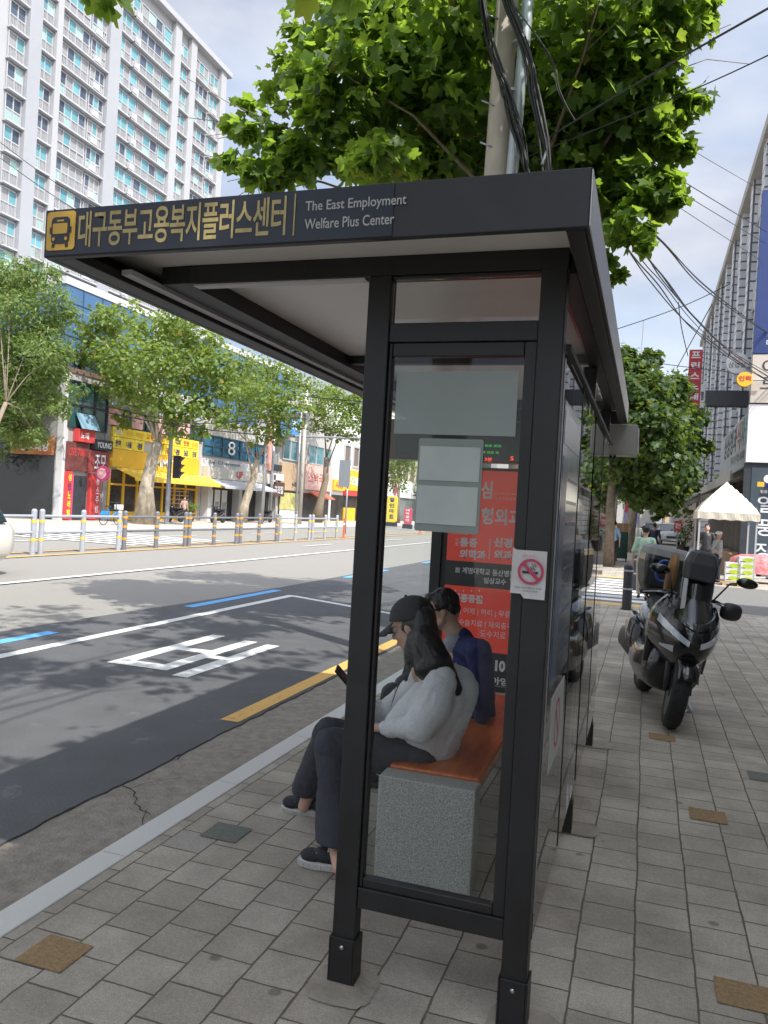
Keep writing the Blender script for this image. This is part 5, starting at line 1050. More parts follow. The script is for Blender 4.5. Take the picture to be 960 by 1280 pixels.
# --- yellow shop
YB0, YB1 = YA1+.02, fy(248.5, 620)
yb = building('yellow_shop_building', 'building with yellow sign boards and a yellow awning directly behind the tall pale tree', -40, FX, YB0, YB1, 7.6, conc_l)
z1_, z2_, z3_, z4_ = 6.15, 5.15, 4.62, 3.95
win_x(yb, FX, YB0+.15, YB1-.1, z2_+.05, z1_, ggreen, 9, 1, .06, s_dark)
for a, b_ in ((133, 148), (163, 176), (197, 208), (222, 235)): board_x(yb, 'pink_poster', FX, fy(a, 530), fy(b_, 540), z2_+.08, z1_-.02, s_pink, .13)
mb = MB(); mb.box(FX-.3, FX+.05, YB0, YB1, 6.3, 7.6); mb.build('grey_cladding', mat('clad_bluegrey', (.36, .39, .45), .6, var=.1, vscale=1), yb)
yy = np.linspace(YB0+.1, YB1-.6, 10)
for i in range(9):
    s1 = board_x(yb, 'yellow_sign_box', FX, yy[i]+.01, yy[i+1]-.01, z3_+.01, z2_, s_yel, .16)
    if i not in (3, 4): s2 = board_x(yb, 'yellow_sign_box', FX, yy[i]+.01, yy[i+1]-.01, z4_+.02, z3_-.02, s_yel, .16)
    w_ = (yy[i+1]-yy[i])
    text('sign_lettering', ['마사지', '심명', '비염', '교정', '신경', '통증', '치료', '한방', '의원'][i], [s_white, s_ora, s_ora, s_red, s_red, s_ora, s_blue, s_red, s_ora][i], s1, (FX+.175, yy[i]+w_*.15, z3_+.1), VY, VZ, w_*.7, .32, bold=.02)
    if i not in (3, 4): text('sign_lettering', ['한약', '나을', '경', '희', '안내', '경', '경', '365', '진료'][i], s_blue if i != 5 else s_red, s2, (FX+.175, yy[i]+w_*.25, z4_+.13), VY, VZ, w_*.5, .36, bold=.03)
ob = board_x(yb, 'orange_sign_board', FX, YB0+.12, YB1-.45, 2.95, z4_, s_ora, .2)
text('sign_lettering', 'MMTH', s_white, ob, (FX+.21, fy(190, 575), 3.2), VY, VZ, 2.6, .5, bold=.03)
mb = MB(); mb.prism([(FX+.2, YB0+.5, 2.93), (FX+1.5, YB0+.5, 2.45), (FX+1.5, YB0+.5, 2.25), (FX+1.46, YB0+.5, 2.25), (FX+1.44, YB0+.5, 2.40), (FX+.2, YB0+.5, 2.86)], (0, YB1-YB0+.2, 0)); mb.build('awning', C_('awning_yellow', (.72, .48, .06), rough=.8), yb)
mb = MB(); mb.box(FX+.01, FX+.03, YB0+.1, YB1-.5, .5, 2.8); mb.build('shop_glass', mat('shop_glass', (.05, .045, .04), .1, var=.5, vscale=1.2, spec=.8), yb)
mb = MB()
for y in np.linspace(YB0+.1, YB1-.5, 8): mb.box(FX+.031, FX+.12, y-.07, y+.07, 0, 2.85)
mb.box(FX+.032, FX+.09, YB0+.1, YB1-.5, .02, .5); mb.box(FX+.032, FX+.09, YB0+.1, YB1-.5, 1.95, 2.05); mb.build('shop_frame', s_ora, yb)
mb = MB()
for y in np.linspace(YB1-3.9, YB1-1.5, 6): mb.box(FX+.125, FX+.14, y-.02, y+.02, .75, 1.9)
for z in (.8, 1.05, 1.3, 1.55, 1.8): mb.box(FX+.125, FX+.138, YB1-4, YB1-1.4, z, z+.05)
mb.build('shelf_display', wood, yb)
# --- white building with blue windows
YC0, YC1 = YB1+.02, fy(337, 620)
wc = building('white_building', 'low white building with a strip of blue windows and grey awnings across the road', -40, FX, YC0, YC1, 5.75, whitew, parapet=1.15, roofm=C_('fascia_beige', (.52, .50, .46), var=.1, vscale=.8))
win_x(wc, FX, YC0+.1, YC1-.3, 4.35, 5.7, mat('strip_blue', (.035, .13, .22), .07, spec=.9, var=.2, vscale=.6), 8, 2, .05, mat('frame_blue', (.05, .09, .13), .4))
text('window_decal', '8', s_white, wc, (FX+.14, fy(283, 560), 4.6), VY, VZ, 1.0, .95, bold=.0)
board_x(wc, 'beige_fascia', FX, YC0+.1, YC1-.1, 2.85, 3.6, C_('fascia_beige2', (.50, .47, .41), var=.08, vscale=1), .5)
text('sign_lettering', 'LJF', s_red, wc, (FX+.52, fy(288, 590), 2.95), VY, VZ, .9, .55, bold=.03); text('sign_lettering', 'by Charmon', s_dark, wc, (FX+.03, fy(262, 575), 3.8), VY, VZ, 4.2, .28)
mb = MB(); mb.prism([(FX+.5, YC0+.1, 2.8), (FX+1.9, YC0+.1, 2.35), (FX+1.9, YC0+.1, 2.2), (FX+1.86, YC0+.1, 2.2), (FX+1.84, YC0+.1, 2.3), (FX+.5, YC0+.1, 2.72)], (0, 7.6, 0)); mb.build('awning', C_('awning_grey', (.40, .40, .43), rough=.8), wc)
mb = MB(); mb.box(FX+.01, FX+.05, YC0+.3, YC1-.2, .0, 2.7); mb.build('shopfront', mat('shopfront_dark', (.035, .032, .03), .15, var=.5, vscale=1, spec=.7), wc)
for i in range(3): y = YC0+.9+i*.95; mb = MB(); mb.box(FX+.06, FX+.09, y, y+.7, .3, 2.1); q = mb.build('menu_poster', s_white, wc); mb = MB(); mb.box(FX+.091, FX+.095, y+.08, y+.62, .5, 1.3); mb.build('poster_print', C_('print_grey', (.35, .37, .38), var=.4, vscale=6), q)
for y in (YC0+.15, YC0+4.3, YC1-2.4): mb = MB(); mb.box(FX+.05, FX+.6, y, y+.45, 0, 2.8); mb.build('pillar', whitew, wc)
mb = MB(); mb.box(FX+.05, FX+.2, YC1-.9, YC1-.1, 3.9, 8.4); mb.build('vertical_banner', C_('banner_salmon', (.62, .30, .24), var=.1, vscale=2), wc)
# --- peach shop building
YD0, YD1 = fy(346, 620), fy(412, 620)
pd = building('peach_shop_building', 'pale building with windows above a peach shop board across the road', -40, FX, YD0, YD1, 9.5, conc_l)
win_x(pd, FX, YD0+.6, YD0+4.6, 5.0, 6.6, gteal, 3, 1, .1); win_x(pd, FX, YD0+5.6, YD1-.4, 5.0, 6.6, gteal, 3, 1, .1)
q = board_x(pd, 'beige_board', FX, YD0+.1, YD0+4.6, 2.5, 4.7, wood, .2); text('sign_lettering', '식당', s_dark, q, (FX+.22, YD0+2.2, 2.8), VY, VZ, 1.2, .4, bold=.02)
q = board_x(pd, 'peach_sign', FX, YD0+4.7, YD1-.1, 2.7, 4.9, s_peach, .25); text('sign_lettering', '소박국밥', s_red, q, (FX+.27, YD0+5.4, 3.3), VY, VZ, 4.4, .9, bold=.0)
mb = MB(); mb.box(FX+.01, FX+.05, YD0+.3, YD1-.3, 0, 2.4); mb.build('shopfront', MATS['shopfront_dark'], pd)
mb = MB(); mb.box(FX+.06, FX+.1, YD0+.4, YD0+4.4, .9, 2.3); mb.build('yellow_film', C_('film_yellow', (.45, .42, .16), var=.3, vscale=2), pd); mb = MB(); mb.box(FX+.1, FX+.14, YD0+.4, YD0+4.4, .0, .85); mb.build('low_wall', s_white, pd)
mb = MB(); mb.prism([(FX+.25, YD0+5.6, 2.6), (FX+1.4, YD0+5.6, 2.0), (FX+1.38, YD0+5.6, 1.95), (FX+.25, YD0+5.6, 2.5)], (0, 3.4, 0)); mb.build('awning', C_('awning_red', (.50, .12, .06), rough=.8), pd)
q = board_x(pd, 'blue_banner', FX, YD0-.6, YD0+1.0, 6.8, 8.9, C_('banner_blue', (.08, .25, .50)), 1.2)
text('sign_lettering', 'PC', s_white, q, (FX+1.21, YD0-.3, 7.3), VY, VZ, .9, .8, bold=.02)
# alley signs between
al = thing('alley_sign', (FX-.5, fy(341), 0), 'stack of small brown sign boards at the alley mouth beside the white building', 'sign')
mb = MB(); mb.tube([(FX+.4, YC1+.3, 0), (FX+.4, YC1+.3, 5.4)], .06); mb.build('pole', steel, al)
for i, (z, h, w_) in enumerate(((3.9, .5, 1.0), (3.2, .5, 1.3), (1.95, 1.1, 1.5))): mb = MB(); mb.box(FX+.3, FX+.5, YC1-.4, YC1-.4+w_*1.3, z, z+h); b1_ = mb.build('board', [s_dark, s_white, s_brown][i], al)
text('sign_lettering', '고깃집', s_white, b1_, (FX+.51, YC1-.25, 2.15), VY, VZ, 1.5, .6, bold=.02)
# --- tiled building with the karaoke hall sign, then a building with slanting concrete fins
YE0, YE1 = YD1+.05, fy(470, 620)
te = building('tiled_building', 'white tiled building with yellow sign and orange shopfront just left of the black post', -42, FX, YE0, YE1, 11, s_white)
for i in range(4): win_x(te, FX, YE0+3+i*2.4, YE0+4.6+i*2.4, 5.4, 7.4, C_('recess_brown', (.16, .13, .11)), 1, 1, .2)
q = board_x(te, 'yellow_sign', FX, YE0+3.2, YE1-.2, 3.0, 5.0, s_ora, .3); text('sign_lettering', '오늘노래마을', s_white, q, (FX+.32, YE0+4.2, 3.5), VY, VZ, 7.5, 1.0, bold=.03)
board_x(te, 'red_strip', FX, YE0+3.2, YE1-.2, 2.5, 2.95, s_red, .35); q = board_x(te, 'orange_sign', FX, YE0+.1, YE0+3.0, 2.9, 3.9, s_ora, .3)
text('sign_lettering', '사랑', s_red, q, (FX+.32, YE0+.5, 3.1), VY, VZ, 2, .6, bold=.03)
mb = MB(); mb.box(FX+.01, FX+.06, YE0+.3, YE1-.3, 0, 2.45); mb.build('shopfront', MATS['shopfront_dark'], te)
mb = MB(); mb.box(FX+.07, FX+.2, YE0+3.4, YE0+6.4, 0, 1.3); mb.box(FX+.07, FX+.2, YE0+8.2, YE1-.5, 0, 1.2); mb.box(FX+.08, FX+.18, YE0+7.1, YE0+7.7, 0, 2.4); mb.build('orange_panels', s_ora, te)
YF0, YF1 = YE1+.1, fy(540, 625)
ff = building('fin_building', 'cream building with slanting concrete fins seen through the shelter glass', -44, FX, YF0, YF1, 12, mat('cream_wall', (.55, .50, .42), .8, var=.06, vscale=.6))
for i in range(9):
    y = YF0+1.5+i*2.7
    mb = MB(); mb.prism([(FX+.02, y, 5.0), (FX+.02, y+1.6, 5.0), (FX+.02, y+2.2, 8.6), (FX+.02, y+.4, 8.6)], (.05, 0, 0)); mb.build('recess', MATS['recess_brown'], ff)
mb = MB(); mb.box(FX+.02, FX+.3, YF0+.4, YF1-.4, 2.8, 4.6); mb.build('sign_board', s_white, ff); mb = MB(); mb.box(FX+.02, FX+.1, YF0+.4, YF1-.4, 0, 2.7); mb.build('shopfront', C_('front_grey', (.16, .17, .17), var=.5, vscale=.6), ff)
mb = MB(); mb.lathe((FX+.31, YF0+5.6, 3.7), [(.75, 0), (.75, .05)], 24, (1, 0, 0)); mb.build('emblem', s_mag, ff); text('sign_lettering', '노래', s_dark, ff, (FX+.32, YF0+13, 3.0), VY, VZ, 4, 1.2, bold=.02)
q = building('dark_building', 'dark grey building beyond the cream one seen beside the notices', -46, FX, YF1+.3, YF1+30, 15, C_('wall_slate', (.17, .17, .18), var=.2, vscale=.5))
mb = MB(); mb.box(FX+.1, FX+1.4, YF1+.6, YF1+.9, 5.5, 12.5); v = mb.build('vertical_sign', s_dark, q)
for i, ch in enumerate('명품노래'): text('sign_lettering', ch, s_white, v, (FX+.25, YF1+.59, 10.8-i*1.6), VX, VZ, 1.0, 1.2, bold=.02)
building('far_building', 'plain grey block closing the far end of the avenue on the left', -50, -26, YF1+36, YF1+80, 20, conc_g)
building('far_building', 'distant pale block at the end of the street above the parked cars', -20, 2.5, 230, 250, 13, conc_l); building('far_building', 'distant beige block right of the far pale one', 4, 20, 190, 230, 11, wood)
# free standing banners
for px0, px1, pt, m_, lab, tx in ((484, 496, 620, s_yel, 'yellow standing banner on the far sidewalk just right of the black post', '할인마트'), (505.5, 515, 635, C_('banner_red', (.55, .08, .12)), 'pinkish red standing banner on the far sidewalk beside the cream building', '대박할인')):
    p0 = atz((px0+px1)/2, 661 if px0 > 500 else 658, 0); Y = p0.y; a = aty(px0, 640, Y); b_ = aty(px1, 640, Y); t_ = aty(px0, pt, Y)
    B = thing('standing_banner', (p0.x, Y, 0), lab, 'banner'); mb = MB(); mb.rbox(a.x, b_.x, Y-.12, Y+.12, .35, t_.z, .15, 'y'); q = mb.build('panel', m_, B); mb = MB(); mb.box(a.x-.05, b_.x+.05, Y-.2, Y+.2, 0, .35); mb.build('base', s_dark, B)
    for i, ch in enumerate(tx): text('lettering', ch, s_white if px0 > 500 else s_blue, q, (a.x+(b_.x-a.x)*.25, Y-.125, t_.z-(t_.z-.5)*(i+1)/4.3), VX, VZ, (b_.x-a.x)*.5, (t_.z-.5)*.17, bold=.03)
# --- apartment tower
AX = -57.0
def ay(px, py=130): return atx(px, py, AX).y
AY1 = ay(281, 100); AH = 58.0; AY0 = 12
AP = thing('apartment_block', (AX-6, (AY0+AY1)/2, 0), 'tall white apartment block with rows of teal windows and balconies', 'building')
apw = mat('apartment_white', (.36, .36, .365), .8, var=.04, vscale=.15); apg = mat('apartment_grey', (.31, .315, .33), .8, var=.05, vscale=.2)
mb = MB(); mb.box(AX-14, AX, AY0, AY1, 0, AH); mb.build('wall', apw, AP)
mb = MB(); mb.box(AX-14.3, AX+.9, AY0, AY1+.5, AH+.002, AH+.7); mb.build('roof_cornice', apw, AP)
BAY = [(5, 25, 2, 'w'), (43, 60, 2, 'w'), (70, 106, 4, 'w'), (109, 127, 3, 'b'), (143, 158, 2, 'w'), (159, 168, 1, 'b'), (170, 197, 3, 'w'), (199, 209, 1, 'w'), (219, 230, 2, 'w'), (240, 257, 3, 'w'), (260, 270, 2, 'b')]
EXTRA = [(-40, -22, 2, 'w'), (-80, -50, 3, 'w'), (-120, -95, 2, 'w')]
paneL = mat('pane_grey', (.27, .27, .265), .3, var=.1, vscale=.4); paneT = mat('pane_teal', (.12, .30, .33), .12, var=.3, vscale=.12, spec=.8); paneD = mat('pane_dark', (.07, .09, .12), .12, var=.4, vscale=.15); paneM = mat('pane_mint', (.33, .52, .47), .3)
ac_m = mat('ac_white', (.55, .55, .55), .6)
rw = random.Random(5); nparts = 0; rest = MB(); FH = 2.8
for (p0, p1, nx, kd) in EXTRA+BAY:
    y0, y1 = ay(p0), ay(p1)
    for fl in range(21):
        z0 = 1.0+fl*FH; 
        if z0+2.4 > AH-.4: continue
        vis = z0 > 18 and p1 > 0
        mb = MB() if (vis and nparts < 99) else rest
        dpt = .25 if kd == 'b' else .0
        X0 = AX+.02
        n_ = nx; e = np.linspace(y0, y1, n_+1)
        for i in range(n_):
            pm = rw.choice([paneT, paneT, paneD, paneT, paneL, paneM]) if n_ > 1 else paneT
            if i in (0, n_-1) and n_ > 2: pm = rw.choice([paneD, paneL, paneL, paneD])
            mb.use(pm).box(X0, X0+.06, e[i], e[i+1], z0+1.15, z0+2.35)
            mb.use(paneL if rw.random() < .85 else paneM).box(X0, X0+.06, e[i], e[i+1], z0+.1, z0+1.12)
        mb.use(frw)
        for q in e: mb.box(X0+.061, X0+.16, q-.04, q+.04, z0+.05, z0+2.4)
        for z in (z0+.08, z0+1.14, z0+2.38): mb.box(X0+.062, X0+.155, y0, y1, z-.05, z+.05)
        mb.box(X0, X0+.55, y0-.15, y1+.15, z0-.18, z0-.02)
        if kd == 'b':
            mb.box(X0+.56, X0+.60, y0, y0+(y1-y0)*.6, z0+.0, z0+.1); mb.box(X0+.56, X0+.60, y0, y0+(y1-y0)*.6, z0+.75, z0+.82); mb.use(ac_m).box(X0+.17, X0+.55, y0+.2, y0+1.1, z0+.02, z0+.68)
            for q in np.linspace(y0, y0+(y1-y0)*.6, 6): mb.use(frw).box(X0+.56, X0+.60, q-.02, q+.02, z0+.1, z0+.75)
        elif rw.random() < .75:
            mb.use(frw)
            for q in np.linspace(y0, y1, int(n_*5)+1): mb.box(X0+.17, X0+.19, q-.018, q+.018, z0+.15, z0+1.05)
        if mb is not rest: mb.build('window', None, AP, fix=False); nparts += 1
o = rest.build('windows', None, AP, fix=False); o['kind'] = 'stuff'
for a, b_ in ((26, 42), (61, 68), (128, 142), (210, 218), (231, 238), (270.5, 277)):
    mb = MB(); mb.box(AX+.02, AX+.6, ay(a), ay(b_), 0, AH); mb.build('pier', apw if b_-a < 12 else apg, AP)
# ------------------------------------------------------------------ median barrier
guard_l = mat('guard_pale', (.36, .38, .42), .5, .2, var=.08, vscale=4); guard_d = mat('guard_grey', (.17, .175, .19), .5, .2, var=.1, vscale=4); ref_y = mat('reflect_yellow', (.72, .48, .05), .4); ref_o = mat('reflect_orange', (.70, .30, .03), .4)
secs = [([-60, 42], 0), ([52, 104, 149], 0), ([156, 196, 232], 1), ([237, 268, 296], 1), ([301, 324, 346], 1), ([350.5, 369.6, 387], 0), ([391, 406.5, 421], 0)]
labs = ['pale grey barrier section at the left edge beside the white car', 'pale grey barrier section in front of the karaoke entrance', 'dark grey barrier section in front of the tall pale tree', 'dark grey barrier section in front of the yellow shop window', 'dark grey barrier section below the leaning forked tree', 'pale barrier section in front of the concrete utility pole', 'last pale barrier section next to the orange marker post']
xf = lambda y: -14.62 if y > 18 else -14.62
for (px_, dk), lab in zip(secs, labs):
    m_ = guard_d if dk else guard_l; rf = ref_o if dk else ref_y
    ys_ = []
    for p in px_:
        # meet of the pixel's ray with the barrier line
        d = ray(p, 660); t = -14.7/d.x; ys_.append(d.y*t)
    B = thing('median_barrier', (-14.7, ys_[0], -.12), lab, 'barrier', 'barrier sections along the median')
    if px_[0] < 0: ys_ = [ys_[1]-3, ys_[1]]
    for y in ys_:
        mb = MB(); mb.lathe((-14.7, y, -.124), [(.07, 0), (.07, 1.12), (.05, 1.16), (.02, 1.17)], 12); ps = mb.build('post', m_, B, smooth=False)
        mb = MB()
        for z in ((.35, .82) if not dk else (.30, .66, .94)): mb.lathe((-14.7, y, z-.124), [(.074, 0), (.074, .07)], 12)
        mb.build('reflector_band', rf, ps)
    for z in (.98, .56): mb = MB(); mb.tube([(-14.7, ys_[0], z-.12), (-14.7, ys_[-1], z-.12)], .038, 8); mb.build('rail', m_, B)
dl = thing('marker_post', (-14.7, fy(430, 660, -14.7), -.12), 'orange flexible marker post at the end of the median barrier', 'marker post')
y = fy(430, 660, -14.7); mb = MB(); mb.lathe((-14.7, y, -.12), [(.12, 0), (.12, .03), (.05, .05), (.045, 1.0), (.03, 1.03)], 12); mb.build('tube', C_('delineator', (.70, .12, .05)), dl); mb = MB(); mb.lathe((-14.7, y, .55), [(.05, 0), (.05, .1)], 12); mb.build('band', s_white, dl)
y = fy(525, 665, -14.7); dl = thing('marker_post', (-14.7, y, -.12), 'orange flexible marker post seen through the shelter glass under the notices', 'marker post'); mb = MB(); mb.lathe((-14.7, y, -.12), [(.12, 0), (.12, .03), (.05, .05), (.045, .9), (.03, .93)], 12); mb.build('tube', MATS['delineator'], dl)
# ------------------------------------------------------------------ poles across the road
polem = mat('pole_galv', (.34, .35, .37), .45, .4, var=.1, vscale=4); cpole = mat('pole_concrete', (.46, .43, .38), .85, var=.12, vscale=6, bump=.15, bscale=40)
sp = thing('signal_pole', atz(208, 655), 'grey steel pole with a black traffic signal seen from the side beside the pale tree', 'traffic signal')
b0 = atz(208, 655); mb = MB(); mb.tube([b0, b0+Vector((0, 0, 7.0))], [.13, .10], 12); mb.build('pole', polem, sp)
h0 = aty(221, 584, b0.y); mb = MB(); mb.box(h0.x-.14, h0.x+.16, b0.y-.16, b0.y+.16, h0.z-.6, h0.z+.62); sh_ = mb.build('signal_head', s_dark, sp)
for i in range(3): z = h0.z+.42-i*.40; mb = MB(); mb.prism([(h0.x+.16, b0.y-.12, z-.14), (h0.x+.16, b0.y-.12, z+.16), (h0.x+.44, b0.y-.12, z+.13)], (0, .24, 0)); mb.build('visor', s_dark, sh_)
def pole(label, px, py, h, r, m, kindn='pole', Y=None):
    b0 = atz(px, py); B = thing(kindn, b0, label, 'pole'); mb = MB(); mb.tube([b0, b0+Vector((0, 0, h))], [r, r*.75], 12); mb.build('shaft', m, B, smooth=True); return B, b0
B, b0 = pole('grey steel pole by the alley signs with a long arm to the right', 337, 652, 7.4, .12, polem, 'mast_arm_pole')
e = aty(460, 548, b0.y); s0 = Vector((b0.x, b0.y, aty(345, 545, b0.y).z)); mb = MB(); mb.tube([s0, Vector((e.x, b0.y, e.z))], [.10, .07], 10); mb.build('arm', polem, B)
B, b0 = pole('slim grey pole just left of the concrete utility pole across the road', 369, 655, 8.2, .08, polem, 'steel_pole')
B, b0 = pole('tall pale concrete utility pole in front of the peach shop across the road', 374, 655, 10.5, .17, cpole, 'utility_pole')
a = aty(387, 520, b0.y); c2 = aty(286, 517, b0.y); m2 = aty(338, 519, b0.y)
mb = MB(); mb.tube([Vector((a.x, b0.y-.25, a.z)), Vector((c2.x, b0.y-.25, c2.z))], [.10, .07], 10); mb.build('arm', polem, B); mb = MB(); mb.rbox(m2.x, a.x, b0.y-.6, b0.y-.1, a.z-.28, a.z+.18, .08, 'x'); mb.build('lamp_housing', C_('housing_grey', (.13, .14, .17)), B)
B, b0 = pole('thin sign pole with a grey board beside the orange marker post', 431, 668, 3.4, .05, polem, 'sign_pole'); t_ = aty(431, 595, b0.y); mb = MB(); mb.box(t_.x-.32, t_.x+.32, b0.y-.07, b0.y-.05, t_.z-.6, t_.z+.85); mb.build('board', C_('board_grey', (.20, .22, .23)), B)
B, b0 = pole('slim pale pole behind the leaning forked tree', 327, 655, 7.6, .11, polem, 'steel_pole')
# ------------------------------------------------------------------ right side of this sidewalk
tile_m = None
def tile_mat():
    m = bpy.data.materials.new('tile_wall'); m.use_nodes = True; n = m.node_tree; b = n.nodes['Principled BSDF']; L = n.links; g = n.nodes.new('ShaderNodeNewGeometry')
    sp = n.nodes.new('ShaderNodeSeparateXYZ'); L.new(g.outputs['Position'], sp.inputs[0]); cb = n.nodes.new('ShaderNodeCombineXYZ')
    ad = n.nodes.new('ShaderNodeMath'); ad.operation = 'ADD'; L.new(sp.outputs[0], ad.inputs[0]); L.new(sp.outputs[1], ad.inputs[1]); L.new(ad.outputs[0], cb.inputs[0]); L.new(sp.outputs[2], cb.inputs[1])
    br = n.nodes.new('ShaderNodeTexBrick'); br.offset = 0; br.inputs['Scale'].default_value = 1; br.inputs['Brick Width'].default_value = .62; br.inputs['Row Height'].default_value = .36; br.inputs['Mortar Size'].default_value = .035
    br.inputs['Color1'].default_value = (.66, .66, .68, 1); br.inputs['Color2'].default_value = (.58, .59, .62, 1); br.inputs['Mortar'].default_value = (.12, .12, .13, 1); L.new(cb.outputs[0], br.inputs['Vector']); L.new(br.outputs[0], b.inputs['Base Color']); b.inputs['Roughness'].default_value = .4; return m
tile_m = tile_mat()
BX = 3.0; BY0, BY1 = 27.6, 62
tb_ = thing('tiled_office_building', (8, 45, 0), 'long white tiled building with shop signs on the right beyond the side street', 'building')
mb = MB(); mb.box(BX+.55, 20, BY0, BY1, 0, 14.6); mb.build('wall', tile_m, tb_)
mb = MB()
k_ = 0
for y in np.arange(BY0+1.2, BY1, 3.4):
    mb = MB(); mb.box(BX+.1, BX+.549, y, y+.8, 3.8, 14.6); mb.build('pier', tile_m, tb_)
    for z in (4.1, 7.4, 10.7):
        y2 = min(y+3.4, BY1); mb = MB(); mb.box(BX+.28, BX+.548, y+.81, y2, z+2.2, z+3.1); mb.build('spandrel', whitew, tb_)
        if y2-y > 2: win_x(tb_, BX+.55, y+.85, y2-.05, z+.45, z+2.15, gdark, 2, 1, .07, out=-1)
mb = MB(); mb.box(BX-.02, BX+.8, BY0+.02, BY1, 14.61, 15.0); mb.build('parapet', conc_l, tb_)
mb = MB(); mb.box(BX-.05, BX+.5, 33, BY1, 3.3, 3.75); mb.build('ledge', mat('ledge_cream', (.50, .47, .40), .8, var=.1, vscale=1), tb_)
# end wall with stacked sign boards facing the side street
EY = BY0
xw = lambda px, py: aty(px, py, EY-.2).x
zw = lambda py, px=940: aty(px, py, EY-.2).z
X1 = 9.0; xl = xw(934, 540)
q = board_y(tb_, 'black_sign', EY, xl-.02, X1, .25, zw(579), s_dark, .22); gm = mat('sign_slate', (.05, .07, .085), .45, var=.15, vscale=2)
mb = MB(); mb.box(xl+.2, xl+1.15, EY-.235, EY-.225, .6, zw(584)); p1 = mb.build('slate_panel', gm, q)
for i, ch in enumerate('일풍장터'): text('sign_lettering', ch, s_white, p1, (xl+.42, EY-.237, zw(640+i*29)), VX, VZ, .52, .52, bold=.01)
mb = MB(); mb.lathe((xl+.68, EY-.236, zw(598)), [(.13, 0), (.13, .01)], 20, (0, -1, 0)); mb.build('emblem', s_white, p1); mb = MB(); mb.box(xl+.38, xl+.58, EY-.24, EY-.236, zw(608), zw(602)); mb.build('emblem', s_ora, p1); mb = MB(); mb.box(xl+.78, xl+.98, EY-.24, EY-.236, zw(608), zw(602)); mb.build('emblem', s_red, p1); mb = MB(); mb.box(xl+.585, xl+.775, EY-.242, EY-.237, zw(609), zw(601)); mb.build('emblem', s_blue, p1)
text('sign_lettering', '일풍장터', s_white, p1, (xl+.48, EY-.237, zw(616)), VX, VZ, .40, .10, bold=.01)
w1 = board_y(tb_, 'white_board', EY, xl, X1, zw(578), zw(506), s_white, .30)
w2 = board_y(tb_, 'beige_sign', EY, xl+.02, X1, zw(504), zw(444), C_('sign_beige', (.50, .44, .38), var=.05), .34)
text('sign_lettering', '이노\n드림', s_dark, w2, (xl+.28, EY-.345, zw(489)), VX, VZ, 1.3, zw(450)-zw(489), bold=.0)
w3 = board_y(tb_, 'blue_sign', EY, xl+.03, X1, zw(443), zw(241), s_blue, .36); text('sign_lettering', '미래 아트', s_white, w3, (xl+.38, EY-.365, zw(434)), VX, VZ, 1.2, .2)
text('sign_lettering', '1층', s_white, w3, (xl+.42, EY-.365, zw(424)), VX, VZ, .6, .5, bold=.02)
board_y(tb_, 'brown_board', EY, xl+.25, X1, zw(195), 14.5, wood, .3); mb = MB(); mb.box(xl+1.5, xl+2.3, EY-.9, EY-.31, zw(570), zw(553)); mb.build('bracket_sign', wood, tb_)
# shop fascia along the sidewalk with coloured letters
fs_ = thing('shop_fascia_sign', (BX, 33, 3.6), 'grey white fascia sign with black and coloured Korean letters above the awning on the right', 'sign')
mb = MB(); mb.box(BX+.0, BX+.09, BY0+.1, 38.5, zw(578)-.05, zw(508)); mb.build('panel', mat('fascia_panel', (.45, .46, .47), .5, var=.08, vscale=.7), fs_)
for i, ch in enumerate('싱싱청과식자원'):
    cm_ = [s_dark, s_dark, s_dark, s_dark, s_red, C_('letter_green', (.06, .35, .12)), C_('letter_blue', (.03, .16, .45))][i]
    text('sign_lettering', ch, cm_, fs_, (BX-.005, 36.6-i*1.25, zw(550)), -VY, VZ, 1.05, 1.0, bold=.02)
text('sign_lettering', '정육 수산 채소 02-000', s_dark, fs_, (BX-.005, 33.5, zw(568)), -VY, VZ, 4.5, .35)
# awning
aw = thing('shop_awning', (BX-.6, 36, 2.4), 'long dark striped folding awning sloping over the sidewalk shopfront', 'awning')
mb = MB(); mb.prism([(BX, 28.2, 3.35), (BX-1.35, 28.2, 2.62), (BX-1.35, 28.2, 2.40), (BX-1.33, 28.2, 2.40), (BX-1.31, 28.2, 2.60), (BX, 28.2, 3.29)], (0, 16, 0)); mb.build('canopy', mat('awning_tan', (.20, .18, .16), .8, var=0, vscale=3, col2=(.09, .085, .08), stretch=(6, .2, 6)), aw)
mb = MB(); mb.box(BX-1.38, BX-1.33, 28.2, 44.2, 2.585, 2.65); mb.build('front_bar', s_dark, aw)
mb = MB(); mb.box(BX+.1, BX+.54, BY0+.3, 45, .0, 3.2); mb.build('shop_front', mat('stall_front', (.10, .075, .06), .6, var=.7, vscale=1.3), tb_)
for i in range(7): y = 29+i*2.1; mb = MB(); mb.box(BX-.65, BX-.02, y, y+1.7, 0, .75); q = mb.build('display_counter', [wood, s_white, C_('crate_green', (.05, .20, .08))][i % 3], tb_)
